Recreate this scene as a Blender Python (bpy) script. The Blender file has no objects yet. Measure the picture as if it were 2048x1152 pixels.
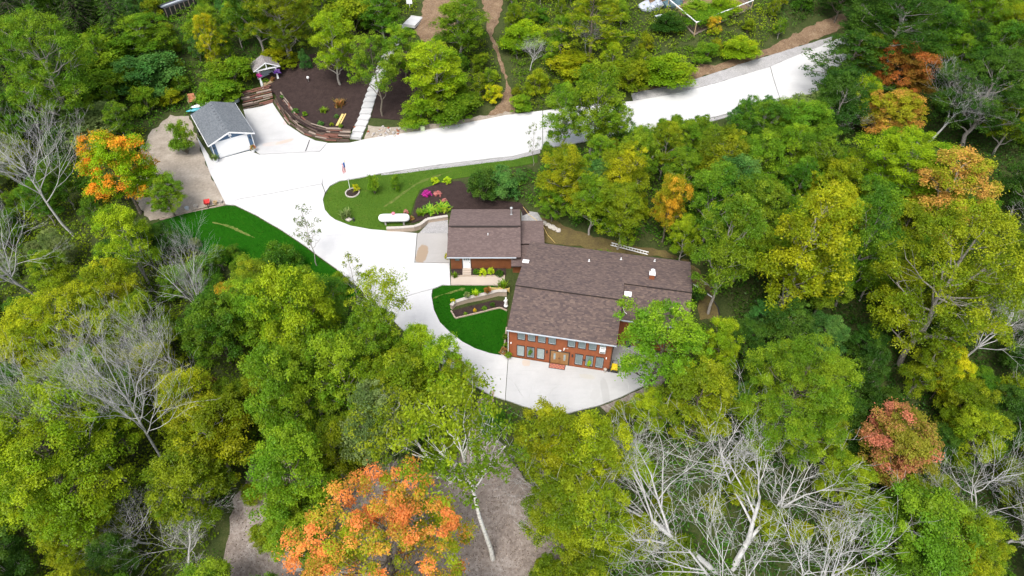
import bpy, math, random
import numpy as np
from mathutils import Vector, Matrix, noise as mnoise
from mathutils.geometry import delaunay_2d_cdt

scene = bpy.context.scene
R = math.radians
# ------------------------------------------------------------------ camera, sky, sun, exposure
cam_data = bpy.data.cameras.new('drone_camera')
cam_data.sensor_width = 36.0
cam_data.lens = 24.0
cam_data.clip_start = 0.5
cam_data.clip_end = 4000.0
cam = bpy.data.objects.new('drone_camera', cam_data)
scene.collection.objects.link(cam)
cam.location = (0, 0, 60)
cam.rotation_euler = (R(45.5), 0, 0)
scene.camera = cam

world = bpy.data.worlds.new('World')
scene.world = world
world.use_nodes = True
wn = world.node_tree
wn.nodes.clear()
sky = wn.nodes.new('ShaderNodeTexSky')
sky.sky_type = 'NISHITA'
sky.sun_disc = False
sky.sun_elevation = R(58)
sky.sun_rotation = R(200)
sky.air_density = 1.0
sky.dust_density = 4.0
sky.ozone_density = 1.0
bg = wn.nodes.new('ShaderNodeBackground')
bg.inputs['Strength'].default_value = 0.15
wo = wn.nodes.new('ShaderNodeOutputWorld')
# thin high cloud: the sky is paler than a clear one
haze_sat = wn.nodes.new('ShaderNodeHueSaturation')
haze_sat.inputs['Saturation'].default_value = 0.55
wn.links.new(sky.outputs[0], haze_sat.inputs['Color'])
wn.links.new(haze_sat.outputs[0], bg.inputs[0])
wn.links.new(bg.outputs[0], wo.inputs[0])

sun_data = bpy.data.lights.new('sun', 'SUN')
sun_data.energy = 1.35
sun_data.angle = R(24)
sun_data.color = (1.0, 0.96, 0.88)
sun = bpy.data.objects.new('sun', sun_data)
scene.collection.objects.link(sun)
sun.rotation_euler = (R(32), 0, R(-20))

scene.view_settings.view_transform = 'Standard'
scene.view_settings.look = 'None'
scene.view_settings.gamma = 1.0
scene.view_settings.exposure = 1.0
scene.view_settings.use_curve_mapping = False
scene.cycles.max_bounces = 6
scene.cycles.diffuse_bounces = 3
scene.cycles.transmission_bounces = 3
scene.cycles.use_denoising = True

# ------------------------------------------------------------------ site survey, metres (x right, y away, z up)
CTRL = [(11.25,48.12,0.0),(2.02,48.32,0.02),(7.55,47.28,0.0),(15.63,49.42,0.0),(13.59,51.28,0.0),(11.83,50.9,0.0),(10.76,47.77,0.0),(4.29,49.03,0.03),(4.25,47.98,0.0),(-1.36,49.19,0.1),(12.26,44.88,0.0),(6.74,43.3,-0.1),(-4.8,51.05,0.7),(-7.2,53.08,1.0),(-10.61,59.65,1.9),(-5.77,60.42,2.0),(-1.47,59.98,2.0),(-9.86,65.76,2.2),(-17.26,68.5,2.4),(-29.69,77.79,2.8),(-40.05,84.9,3.0),(-46.29,93.14,3.0),(-36.88,96.11,3.0),(-41.08,99.99,3.0),(-29.16,89.43,3.1),(-23.92,89.97,3.2),(-16.81,88.12,3.5),(-5.63,90.63,4.1),(5.79,91.62,4.8),(17.44,94.1,5.5),(29.48,97.26,6.3),(41.28,101.21,7.2),(52.77,107.87,8.2),(66.57,114.54,9.5),(79.43,124.89,10.5),(-18.26,76.36,3.0),(-12.29,79.47,3.3),(-21.96,73.39,2.7),(-8.46,74.83,3.3),(-4.34,73.85,3.2),(-1.7,80.29,4.0),(2.39,70.99,2.9),(5.54,67.03,2.8),(14.43,65.79,2.6),(21.98,61.45,2.3),(23.57,56.54,1.6),(21.48,50.65,0.3),(15.22,46.58,0.0),(18.14,50.9,0.0),(-0.24,57.37,1.6),(-0.82,54.66,1.0),(-3.84,57.47,1.5),(-0.46,50.65,0.3),(-31.21,101.68,5.2),(-38.39,104.1,4.8),(-41.16,105.43,5.0),(-27.09,108.13,7.2),(-19.33,115.22,9.2),(-17.03,119.06,10.2),(-22.1,94.09,4.2),(-19.81,102.74,6.4),(-13.69,96.48,5.0),(-10.45,110.13,8.0),(-1.95,103.27,7.0),(-2.08,116.74,10.3),(14.46,107.38,9.3),(15.24,118.03,11.5),(25.96,107.38,9.3),(32.96,111.14,11.0),(40.44,115.23,11.8),(28.29,118.93,12.0),(42.71,108.78,9.5),(54.07,117.15,11.0),(-60.44,106.19,5.5),(-51.82,104.48,4.6),(-55.33,96.95,3.4),(-71.42,113.31,6.5),(-83.97,121.34,6.5),(-94.99,128.99,7.0),(-86.26,107.17,5.0),(-77.49,88.31,2.5),(-68.18,93.78,3.5),(-58.06,87.54,3.0),(-52.32,86.21,3.0),(-44.08,78.97,2.8),(-40.09,75.06,2.7),(-45.47,72.11,2.0),(-52.68,72.27,1.0),(-59.53,70.89,-0.5),(-36.01,68.9,1.2),(-29.91,65.29,0.9),(-25.47,62.09,0.4),(-59.3,61.4,-2.5),(-47.92,57.06,-2.5),(-38.96,59.73,-0.8),(-19.51,56.77,0.5),(-12.9,51.48,0.2),(-24.95,52.17,-1.5),(-32.65,46.44,-3.5),(-46.49,44.09,-5.0),(-54.12,41.48,-6.0),(-47.22,30.99,-8.0),(-37.46,33.19,-7.0),(-27.05,34.92,-5.0),(-17.58,42.39,-2.5),(-6.84,45.82,-0.8),(-2.37,42.79,-1.2),(-4.86,36.75,-3.2),(-3.59,28.36,-5.5),(-14.04,34.65,-4.5),(-18.3,28.3,-6.5),(1.38,41.38,-1.0),(6.6,39.09,-2.2),(11.97,41.38,-1.0),(11.49,34.38,-4.0),(19.36,36.63,-3.0),(18.5,28.79,-6.5),(29.73,34.92,-5.0),(32.24,45.71,-2.5),(27.55,51.32,-0.5),(36.99,40.85,-5.0),(42.74,33.19,-7.0),(49.09,29.44,-8.0),(54.23,41.48,-6.0),(51.06,49.64,-3.0),(40.33,53.73,-1.5),(60.79,55.69,-1.0),(39.2,61.67,0.8),(34.23,67.73,2.2),(56.78,66.56,1.5),(68.45,73.9,4.0),(51.56,80.39,3.5),(25.51,74.43,3.6),(15.52,76.29,3.9),(8.95,80.9,4.0),(34.77,85.24,4.5),(48.1,93.98,6.0),(68.06,96.12,6.5),(78.2,95.22,7.0),(87.35,115.4,10.0),(53.33,98.71,6.8),(-260.0,-60.0,-8.0),(0.0,-60.0,-10.0),(260.0,-60.0,-10.0),(-260.0,120.0,3.0),(260.0,120.0,4.0),(-260.0,330.0,10.0),(0.0,330.0,16.0),(260.0,330.0,14.0),(-60.0,10.0,-9.0),(0.0,5.0,-8.0),(60.0,10.0,-9.0),(-150.0,60.0,-3.0),(150.0,60.0,-3.0),(-120.0,200.0,10.0),(0.0,220.0,15.0),(140.0,210.0,13.0)]
CONC = {'pad': [(-43.61,99.39),(-39.09,100.63),(-35.3,94.5),(-32.27,91.5),(-29.85,89.83),(-28.0,89.3),(-28.74,87.17),(-37.52,86.41),(-38.76,87.67)],'apron': [(-48.54,91.29),(-44.03,84.65),(-43.01,85.17),(-39.28,87.38),(-37.56,86.28),(-28.71,87.05),(-27.98,89.18),(-27.56,88.93),(-26.86,79.11),(-32.4,77.37),(-37.56,75.83),(-39.19,74.71),(-43.48,81.69)],'road_a': [(-27.98,89.18),(-24.58,89.28),(-22.75,89.85),(-17.08,90.68),(-11.79,91.61),(-5.71,93.18),(-1.09,94.21),(4.73,94.83),(4.48,85.89),(0.0,84.12),(-5.36,83.47),(-10.42,82.97),(-14.71,82.21),(-18.94,81.37),(-21.82,80.41),(-24.5,79.78),(-25.64,78.64),(-26.0,77.2),(-26.79,79.11)],'road_b': [(4.81,94.82),(12.15,95.79),(18.82,96.45),(24.84,97.8),(33.1,100.37),(41.8,103.92),(41.85,96.58),(36.83,94.91),(31.39,92.94),(19.03,89.8),(13.1,88.05),(4.56,85.89)],'road_c': [(41.91,104.03),(48.51,107.92),(53.45,110.74),(61.64,115.55),(71.78,121.72),(81.74,130.48),(92.32,141.38),(100.73,142.11),(87.9,126.62),(77.48,116.07),(67.02,108.41),(55.99,102.06),(48.47,98.18),(41.92,96.58)],'court': [(-39.19,74.71),(-37.53,75.74),(-32.37,77.27),(-26.83,79.0),(-26.05,77.09),(-26.06,75.62),(-25.42,73.6),(-24.53,72.4),(-23.65,71.61),(-21.37,70.37),(-18.72,69.57),(-16.42,69.19),(-12.43,68.68),(-12.27,63.46),(-7.84,63.24),(-7.5,59.55),(-8.48,59.63),(-9.59,59.01),(-14.09,57.62),(-17.61,58.72),(-22.31,63.45),(-27.18,67.55),(-30.95,70.46),(-34.74,72.99),(-37.96,74.67)],'old_pad': [(-12.36,68.68),(-8.43,68.63),(-7.79,63.33),(-12.21,63.54)],'lower_drive': [(-9.65,58.93),(-9.69,57.95),(-9.25,55.91),(-8.43,54.14),(-7.18,52.75),(-5.67,51.46),(-4.22,50.64),(-2.5,50.1),(-0.45,49.79),(-0.76,44.34),(-2.13,44.91),(-5.21,46.77),(-8.72,49.47),(-13.11,53.74),(-17.53,58.64),(-14.08,57.55)],'patio': [(-0.4,49.76),(10.76,47.73),(11.84,51.61),(15.93,51.59),(16.77,49.45),(15.95,46.96),(14.69,45.91),(11.95,44.41),(9.38,43.35),(5.64,42.37),(3.26,42.7),(1.13,43.49),(-0.71,44.34)],'walk': [(-7.52,60.96),(-2.4,60.9),(-0.86,60.92),(-0.97,59.52),(-2.32,59.59),(-5.73,59.65),(-7.44,59.59)]}
LAWN = {'upper': [(-16.41,69.1),(-18.7,69.48),(-21.35,70.28),(-23.63,71.52),(-25.01,72.81),(-25.84,74.4),(-26.06,76.03),(-25.61,78.52),(-24.47,79.66),(-21.8,80.29),(-18.91,81.13),(-14.66,81.73),(-10.37,82.36),(-5.33,82.72),(0.0,83.5),(3.71,84.44),(3.67,82.65),(-0.29,81.44),(-3.11,80.38),(-5.58,79.79),(-8.03,79.43),(-10.11,78.7),(-12.79,77.22),(-13.28,75.09),(-13.58,72.59),(-13.87,70.69),(-14.8,70.06)],'lower': [(-8.47,59.55),(-5.73,59.57),(-2.32,59.55),(-1.57,58.64),(-3.38,58.03),(-5.35,57.57),(-7.19,56.26),(-7.23,55.76),(-6.64,54.68),(-4.37,55.39),(-2.32,56.08),(-1.43,56.29),(-0.53,55.88),(-0.64,53.98),(-0.81,51.95),(-1.03,50.82),(-1.48,50.08),(-2.5,50.16),(-4.22,50.7),(-5.68,51.52),(-7.18,52.81),(-8.37,54.21),(-9.19,55.91),(-9.63,57.95),(-9.58,58.93)],'west': [(-39.14,74.53),(-40.54,74.14),(-43.75,73.33),(-46.3,72.55),(-48.88,71.69),(-48.12,69.19),(-42.38,68.03),(-34.87,64.03),(-29.06,60.8),(-21.02,58.45),(-18.35,59.11),(-22.36,63.3),(-27.22,67.39),(-30.99,70.29),(-34.77,72.82),(-37.91,74.49)]}
MULCH = {'hill': [(-38.66,101.57),(-37.56,99.3),(-34.65,95.28),(-32.13,92.75),(-29.46,91.05),(-25.52,90.47),(-24.81,91.99),(-24.01,94.27),(-23.54,96.9),(-23.01,100.68),(-22.25,104.06),(-20.79,108.27),(-18.89,115.2),(-20.39,117.25),(-24.58,115.56),(-32.58,110.6),(-36.73,109.56),(-40.35,108.04),(-42.23,106.6),(-40.84,103.44)],'hill_east': [(-22.0,94.62),(-17.38,93.81),(-15.08,94.28),(-14.13,102.77),(-14.99,108.88),(-18.87,110.11),(-20.47,105.17),(-21.56,100.01)],'garden': [(-13.4,70.69),(-13.22,73.06),(-13.14,75.08),(-12.46,77.42),(-10.1,78.59),(-7.29,78.81),(-4.39,75.77),(-2.66,74.78),(1.09,74.3),(2.41,72.4),(1.4,71.76),(1.21,73.07),(-8.43,73.1),(-8.97,71.99),(-11.59,71.3),(-13.19,70.59)],'cabin_west': [(-7.54,62.35),(-6.16,62.32),(-6.11,61.15),(-7.47,61.17)],'cabin_east': [(-5.04,62.3),(-0.75,62.22),(-0.74,61.0),(-5.0,61.14)],'bed': [(-7.05,55.83),(-6.65,54.9),(-4.38,55.54),(-2.32,56.29),(-1.43,56.49),(-0.59,56.08),(-0.6,57.25),(-2.34,57.36),(-5.01,56.55)],'house_side': [(-0.41,53.65),(-0.52,51.3),(-0.68,50.11),(-1.2,50.22),(-0.92,51.28),(-0.7,53.64)]}
GRAVEL = {'shoulder': [(18.91,96.55),(24.85,97.91),(33.11,100.48),(41.82,104.02),(48.54,108.04),(53.65,110.86),(54.23,112.25),(47.96,109.31),(44.14,107.36),(38.69,105.0),(34.3,103.04),(30.06,101.43),(25.07,99.71),(21.01,98.76),(18.74,98.14)],'verge': [(4.11,85.77),(0.0,84.0),(-5.36,83.35),(-10.41,82.85),(-14.69,82.09),(-18.78,81.24),(-18.73,80.88),(-14.62,81.37),(-10.35,82.0),(-5.32,82.48),(0.0,83.25),(4.09,84.92)],'verge_east': [(36.78,94.68),(31.37,92.83),(19.02,89.69),(13.1,87.93),(13.05,87.34),(18.94,88.98),(31.24,92.14),(36.67,94.11)],'cabin_side': [(-12.17,68.77),(-8.37,68.72),(-8.53,71.33),(-11.01,70.74)],'patio_edge': [(16.82,49.38),(16.04,46.83),(14.73,45.78),(11.99,44.29),(9.43,43.24),(10.18,42.57),(12.77,43.35),(14.98,44.69),(16.91,46.68),(17.63,49.47)],'cabin_east': [(1.28,73.07),(3.42,72.36),(4.16,70.4),(1.26,70.81)]}
DIRT = {'lot': [(-55.95,92.08),(-54.55,96.99),(-51.52,96.88),(-48.5,91.15),(-43.44,81.57),(-39.19,74.71),(-42.61,74.19),(-46.41,72.91),(-49.16,72.58),(-52.74,76.73),(-55.4,87.49)],'roadside': [(-22.53,89.94),(-17.05,90.46),(-11.77,91.37),(-5.71,92.95),(-1.08,93.99),(1.24,94.27),(-0.31,95.39),(-6.52,94.0),(-12.63,92.65),(-20.34,92.36),(-22.14,93.04)],'path': [(-4.34,94.0),(0.47,94.66),(0.08,98.66),(-1.54,103.23),(-2.84,109.29),(-4.2,114.41),(-5.25,122.66),(-6.8,129.12),(-2.2,128.76),(-1.66,119.44),(-3.32,113.04),(-1.57,106.73),(-0.73,102.03),(-1.89,97.16)],'upper_path': [(-16.73,115.13),(-15.58,123.32),(-17.01,129.95),(-5.88,129.04),(-8.28,120.04),(-11.35,111.36),(-13.74,108.9)],'shoulder_soil': [(18.74,98.14),(21.01,98.76),(25.07,99.71),(30.06,101.43),(34.3,103.04),(38.69,105.0),(44.14,107.36),(47.96,109.31),(58.01,115.17),(58.0,118.42),(48.74,112.98),(42.61,108.23),(37.18,105.89),(32.81,103.93),(30.42,104.18),(28.54,101.98),(23.49,99.71),(18.83,99.08)],'lane': [(-3.76,44.55),(-2.12,44.45),(-1.8,40.59),(-0.73,39.01),(1.33,36.13),(3.86,34.32),(5.24,30.69),(5.54,26.28),(-15.45,25.57),(-22.22,25.68),(-28.5,27.54),(-28.69,35.02),(-27.89,38.61),(-24.68,38.96),(-15.81,36.64),(-13.96,39.09),(-7.51,37.85),(-4.94,39.25)],'behind_house': [(1.4,71.76),(5.7,70.79),(8.21,68.64),(13.87,66.63),(19.43,65.2),(23.28,61.85),(24.27,58.76),(24.48,54.65),(22.09,54.56),(22.09,60.26),(22.19,63.48),(11.21,65.38),(2.06,67.16),(1.26,71.0)],'garden_soil': [(23.15,119.27),(28.29,118.92),(30.38,110.26),(40.86,117.32),(40.97,126.26),(23.19,127.28)]}
LINES = {'timber_front': [(-38.8,100.88,3.58),(-35.1,94.72,3.11),(-32.16,91.75,3.15),(-28.87,89.93,3.14),(-24.62,89.52,3.14)],'timber_back': [(-43.61,99.39,2.98),(-38.87,100.79,3.54)],'stairs': [(-23.87,90.18,3.24),(-23.66,91.48,3.49),(-23.38,92.94,3.83),(-23.08,94.39,4.19),(-22.89,96.09,4.61),(-22.7,97.91,5.07),(-22.38,100.07,5.63),(-21.95,102.87,6.34),(-21.37,105.82,7.02),(-20.63,109.15,7.76),(-19.78,112.67,8.58),(-18.86,115.85,9.37)],'block_wall': [(-16.42,69.19,2.51),(-14.7,69.15,2.54),(-12.75,69.31,2.57),(-11.99,69.75,2.63),(-11.21,70.74,2.76),(-8.52,71.24,2.87)],'lawn_wall': [(-7.18,56.05,1.43),(-6.8,56.64,1.5),(-5.33,57.2,1.52),(-3.25,57.74,1.57),(-1.69,58.2,1.71),(-0.6,58.1,1.72)],'bed_edge': [(-7.23,55.76,1.39),(-6.64,54.68,1.24),(-4.37,55.39,1.26),(-2.32,56.08,1.31),(-1.43,56.29,1.35),(-0.59,55.88,1.26)],'side_edge': [(-0.64,53.64,0.82),(-0.86,51.29,0.43),(-1.14,50.16,0.26)],'garden_fence': [(30.19,110.06,10.46),(40.95,116.91,12.13),(37.03,124.47,13.31),(26.85,117.83,11.76)],'yard_edge': [(-47.66,72.37,1.79),(-39.3,74.62,2.61)],'hose': [(1.49,73.44,3.17),(2.27,71.93,3.0),(3.19,70.94,2.94),(4.08,69.73,2.91),(4.61,67.99,2.83),(5.52,66.5,2.74)],'dry_upper': [(-17.38,73.8,2.89),(-16.29,75.0,3.0),(-14.96,76.67,3.11),(-13.6,78.4,3.21),(-11.75,79.77,3.34),(-8.5,81.22,3.61)],'dry_lower': [(-9.49,57.58,1.65),(-8.44,58.09,1.73),(-7.5,58.48,1.77),(-5.71,59.12,1.82)],'dry_west': [(-40.25,71.59,1.99),(-38.51,71.24,1.85),(-36.47,70.41,1.58),(-34.05,69.14,1.35)],'garden_bed': [(-7.46,61.04,2.05),(-0.86,60.96,2.13)]}
AT = {'propane': (-15.51,70.54,2.67),'flagpole': (-22.52,77.3,2.9),'ring': (-22.18,76.96,2.9),'yellow_bush': (-22.01,78.07,2.93),'rock': (-21.79,71.4,2.49),'lantern_black': (-21.09,71.26,2.51),'bushy_weed': (-22.5,72.46,2.58),'ladder0': (12.69,66.3,2.66),'ladder1': (17.21,64.62,2.53),'slab0': (4.03,70.41,2.95),'slab1': (6.25,68.49,2.92),'pipe0': (21.91,59.19,2.01),'pipe1': (24.11,57.5,1.73),'hose2a': (21.89,59.8,2.09),'hose2b': (24.48,54.65,1.01),'machine': (11.38,47.83,0.01),'lampdog': (10.48,47.69,0.01),'bin1': (13.35,51.13,0.0),'bin2': (14.29,51.33,0.02),'mat': (5.05,48.4,0.01),'statue': (-0.72,56.56,1.41),'planters': (-1.45,58.63,1.79),'chair': (-51.89,100.33,3.71),'kayak': (-50.37,98.29,3.34),'kettle': (-54.84,86.99,3.01),'stick0': (-30.86,87.69,2.99),'stick1': (-30.85,89.11,3.04),'boards': (-26.56,93.85,3.81),'rockpile': (-19.44,91.2,3.75),'utility': (-13.61,91.31,4.03),'globe': (-33.37,103.66,5.39),'pavilion0': (-41.49,103.79,4.33),'pavilion1': (-39.04,104.4,4.82),'redcan': (-41.64,74.16,2.53),'landing': (-17.21,116.95,9.68),'tarp1': (23.01,118.07,11.66),'tarp2': (24.97,118.57,11.8),'tarp3': (27.83,118.66,11.94),'table': (24.92,114.76,11.14),'trailer0': (-62.79,122.07,8.03),'trailer1': (-58.62,127.36,8.97),'pot_fl': (-43.36,84.39,2.99),'pot_fr': (-38.65,87.25,2.93),'hook': (-39.65,88.67,2.88),'pipe_low': (12.03,42.28,-0.66),'stones_low': (-20.27,28.31,-6.54),'sapl': (3.11,83.48,4.12),'wallpot1': (-5.32,56.98,1.49),'wallpot2': (-4.26,57.31,1.5),'wallpot3': (-2.95,57.59,1.55),'wallpot4': (-6.66,56.2,1.44),'pot_house': (-1.08,49.77,0.19),'pot_house2': (-0.68,49.72,0.17),'brick_edge': (-2.28,43.78,-0.94),'bench': (-18.06,120.82,10.53),'stump': (10.38,47.84,0.0),'pool': (-45.31,100.89,3.4),'stool1': (-39.97,74.6,2.62),'stool2': (-40.61,74.42,2.59),'crate1': (-44.31,73.36,2.3),'crate2': (-43.15,73.66,2.4),'tub': (-47.97,91.88,3.06)}
TONES = {'lime': ((0.165,0.295,0.008),(0.33,0.44,0.012)),'bright': ((0.115,0.245,0.01),(0.23,0.35,0.014)),'green': ((0.1,0.215,0.01),(0.2,0.305,0.014)),'mid': ((0.058,0.165,0.01),(0.13,0.25,0.012)),'deep': ((0.034,0.098,0.01),(0.072,0.15,0.014)),'dark': ((0.022,0.058,0.01),(0.05,0.095,0.014)),'olive': ((0.12,0.2,0.006),(0.25,0.31,0.01)),'gold': ((0.18,0.25,0.006),(0.35,0.375,0.01)),'yellow': ((0.28,0.36,0.006),(0.56,0.5,0.012)),'orange': ((0.3,0.33,0.01),(0.7,0.42,0.03)),'mapleorange': ((0.3,0.36,0.012),(0.82,0.27,0.07)),'rust': ((0.18,0.11,0.015),(0.4,0.13,0.03)),'salmon': ((0.32,0.36,0.015),(0.68,0.36,0.08)),'rose': ((0.22,0.23,0.02),(0.5,0.18,0.105)),'orangetop': ((0.22,0.38,0.006),(0.78,0.3,0.025)),'grey': ((0.13,0.2,0.05),(0.23,0.29,0.085)),'bluegreen': ((0.055,0.17,0.03),(0.115,0.25,0.045)),'magenta': ((0.55,0.02,0.3),(0.7,0.06,0.4)),'pink': ((0.5,0.16,0.16),(0.6,0.28,0.24)),'chart': ((0.32,0.52,0.015),(0.48,0.6,0.02)),'hosta': ((0.12,0.32,0.02),(0.34,0.46,0.03)),'brownorange': ((0.14,0.12,0.03),(0.46,0.2,0.07))}
LABELS = [
'tall feathery green tree standing before the dark evergreens in the top left corner',
'broad olive tree at the top edge behind the mulched hill',
'dark green tree at the top edge left of the broad olive tree',
'slender yellow leaved tree in the thicket left of the white pavilion',
'pale bare tree with a thick trunk beside the orange tipped maple',
'bare silver tree at the left edge below the pale thick trunked one',
'green maple with orange top beside the dirt lot',
'small green tree at the lower edge of the dirt lot beside the bank lawn',
'upright green bush on the dirt lot left of the grey garage',
'mid green tree at the left edge above the bare trees',
'rounded green tree in the thicket below the black trailer',
'wide light green thicket tree left of the rounded green one',
'mid green thicket tree in the middle of the top left wood',
'dull blue green bush mass above the yellow bushes',
'yellow green bush next to the wooden chair behind the garage',
'bright green bush in front of the pavilion thicket',
'green bush directly behind the grey garage roof',
'grey green bush bank above the pale bare tree',
'dark spruce in the very top left corner',
'dark spruce at the left edge behind the feathery tree',
'dark spruce at the top edge right of the feathery tree',
'deep green spruce at the top edge above the light thicket',
'yellow green tree with a bare pale trunk rising from the dark mulch',
'twin trunked green tree over the concrete steps',
'small narrow evergreen standing alone on the dark mulch',
'bright green tree beside the upper steps below the white landing',
'lime green many stemmed tree above the road, right of the steps',
'rounded green tree between the two dirt paths at the top',
'bright green shrub at the foot of the lime tree by the road',
'wide green shrub bank at the roadside right of the lime tree',
'yellow shrub at the edge of the brown path',
'olive thicket at the top edge behind the yellow green tree',
'mid green tree at the top edge left of the white landing',
'yellow tinged bush behind the white pavilion',
'broad olive pine with layered branches at the top edge',
'green tree with a faint orange crown tip standing over the road',
'mid sized green tree at the lower road edge right of the bright pair',
'tall bright green tree in front of the road, largest of the pair',
'thin nearly leafless sapling before the white road',
'low bright shrub at the foot of the brown path by the road',
'orange leaved bush against the fenced garden',
'green bush below the corner of the fenced garden',
'yellow green bush at the roadside below the fenced garden',
'lime scrub mound on the slope left of the bare soil',
'olive scrub mound above the tall bright tree',
'golden scrub on the slope above the road',
'lime scrub on the right bank of the brown path',
'dark bush left of the fenced garden',
'tall leafy vegetable patch inside the fenced garden',
'yellow green vegetable patch inside the fenced garden',
'airy dark pine reaching over the white road',
'big dark green tree at the top edge hiding the road bend',
'bright green tree at the top right corner',
'mid green tree right of the road bend',
'rust red tree in the upper right wood',
'salmon orange tree below the rust red one',
'leaning bare tree with forked pale limbs right of the salmon orange tree',
'dark green crown filling the upper right edge',
'small yellow green tree left of the salmon orange one',
'grey twiggy thicket below the roadside',
'grey leafless thicket tree below the roadside',
'small bare grey tree on the scrub slope by the footpath',
'small bare grey tree below the broad pine',
'wide yellow green crown in the upper right wood',
'orange crowned tree behind the large olive tree at right',
'very large olive green tree filling the right side',
'tall yellow green tree with a bare leaning trunk right of the house',
'thin dark tree between the two large crowns at right',
'golden bush tree at the foot of the large olive tree',
'rose pink maple at the lower right',
'large round bright green maple right of the patio',
'dense green round tree below the rose pink maple',
'leaning bare tree at the right edge below the olive tree',
'bare leaning tree at the lower right edge',
'second bare leaning tree at the lower right edge, nearest the corner',
'grey leafless tree at the right edge beside the orange crown',
'huge white bare tree spreading over the lower right',
'leafy green tree partly covering the right wing of the house',
'small yellow green tree to the right of the leafy one by the house',
'olive green tree at the corner of the lower patio',
'tall green tree with a bare trunk behind the right end of the house',
'orange leaved tree in the wood behind the ladder',
'olive green tree with yellow tints above the ladder',
'bright green bushy tree behind the middle of the house roof',
'golden green tree below the road at centre',
'green bushy tree at the mulch edge behind the passage roof',
'yellow green small tree by the right end of the ladder',
'dark rounded evergreen shrub above the flower bed',
'blue green shrub right of the dark rounded shrub',
'dark shrub tucked against the right end of the house',
'golden green tree at the left edge below the bare trees',
'golden crown behind the bare trees at left',
'lime green tree left of the lower lawn',
'tall bare tree with long trunk in the lower left wood',
'bare tree behind the tall bare one in the lower left wood',
'bare forked tree below the lower lawn',
'bare drooping tree right of the bare forked one',
'very large lime green tree in the lower left foreground',
'green crown beside the large lime tree',
'bright lime maple in the wood left of the curved drive',
'bright green maple below the lime maple',
'white trunked birch at the edge of the curved drive',
'thin almost leafless tree over the white drive',
'sparse small tree at the drive edge above the birch',
'fine leaved green tree below the birch',
'bright fine leaved tree between the birch and the bright lime maple',
'lime green tree just right of the birch by the drive',
'yellow green tree at the bend of the drive',
'olive tree at the lower end of the curved drive',
'grey green wispy tree above the orange maple',
'tall birch with a long white trunk in the foreground',
'small leaning birch left of the tall one',
'flaming orange maple in the foreground',
'golden olive tree below the patio',
'golden tree right of the golden olive one below the patio',
'olive tree beside the gravel lane in the foreground',
'dull olive tree left of the huge bare tree',
'golden olive tree in the lower left wood by the lane',
'olive tree near the foot of the bare trees',
'brown orange bush between the bare trees',
'olive weedy shrub on the left part of the gravel lane',
'golden weedy shrub at the left lane edge',
'grey green weeds beside the pale boulders',
'olive shrub at the foot of the leaning birch',
'green maple left of the flaming orange one',
'small green tree left of the orange maple at the bottom edge',
'small curved bare tree by the gravel lane',
'small bare tree in the lower left wood',
'orange yellow shrub below the lower lawn',
'green bush at the foot of the lower lawn',
'green thicket below the lower lawn',
'young leafy tree on the upper lawn, larger of the two',
'small bright young tree on the upper lawn',
'left chartreuse shrub at the top of the flower bed',
'right chartreuse shrub at the top of the flower bed',
'magenta flowering mound in the flower bed',
'pale pink flowering clump right of the magenta mound',
'small pink flower clump below the pale pink one',
'left clump of strappy green leaves behind the block wall',
'right clump of strappy green leaves beside the cabin roof',
'small dark leafy clump at the left end of the strappy leaves',
'coral flower clump beside the white tank',
'rosy flower clump right of the white tank',
'yellow flowering bush in the stone ring',
'grey green weedy clump on the edge of the upper lawn',
'bright green shrub below the cabin wall, left one',
'bright green shrub below the cabin wall, right one',
'dark shrub beside the cabin steps',
'dark spreading shrub at the right end of the cabin bed',
'green tuft at the left corner of the cabin bed',
'yellow plant beside the cabin corner',
'green fern clump behind the yellow timber planter',
'orange flower clump in the lawn bed',
'green clump in the lawn bed beside the orange flowers',
'small green clump at the left of the lawn bed',
'dark green clump in the lawn bed near the statue',
'green shrub along the left side of the house',
'dark shrub along the left side of the house, upper one',
'small blue green plant on top of the timber wall',
'wide blue green plant where the timber wall bends',
'green plant on the timber wall right of the wide one',
'dark emerald plant on the curved timber wall',
'grassy tuft on the mulch hill',
'small pale green plant by the yellow boards',
'tall rusty grass below the pale trunk on the mulch',
'dull plant above the timber wall',
'green plant at the right end of the timber wall']
LANDMARKS = ['white pavilion', 'grey garage roof', 'bare dirt lot', 'dark mulch slope', 'concrete steps', 'white step landing', 'footpath by the road', 'fenced vegetable garden', 'roadside gravel strip', 'flower bed', 'ladder', 'orange leaved tree by the ladder', 'rust red tree', 'salmon orange tree', 'wide yellow green crown at upper right', 'very large olive green tree', 'tall yellow green tree', 'rose pink maple', 'large round bright green maple', 'huge white bare tree', 'flaming orange maple', 'tall foreground birch', 'birch by the drive', 'bright lime maple', 'very large lime green tree', 'tall bare tree with long trunk', 'bare forked tree', 'orange tipped maple', 'pale thick trunked bare tree', 'bank lawn', 'gravel lane', 'lower patio', 'right end of the house', 'black trailer', 'feathery corner tree', 'slender yellow leaved tree', 'broad layered pine', 'tall bright tree by the road', 'road bend', 'leafy tree by the house', 'dense green tree at lower right', 'dark rounded shrub', 'lime roadside tree', 'golden green tree below the road', 'bright maple below the lime one']
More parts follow.
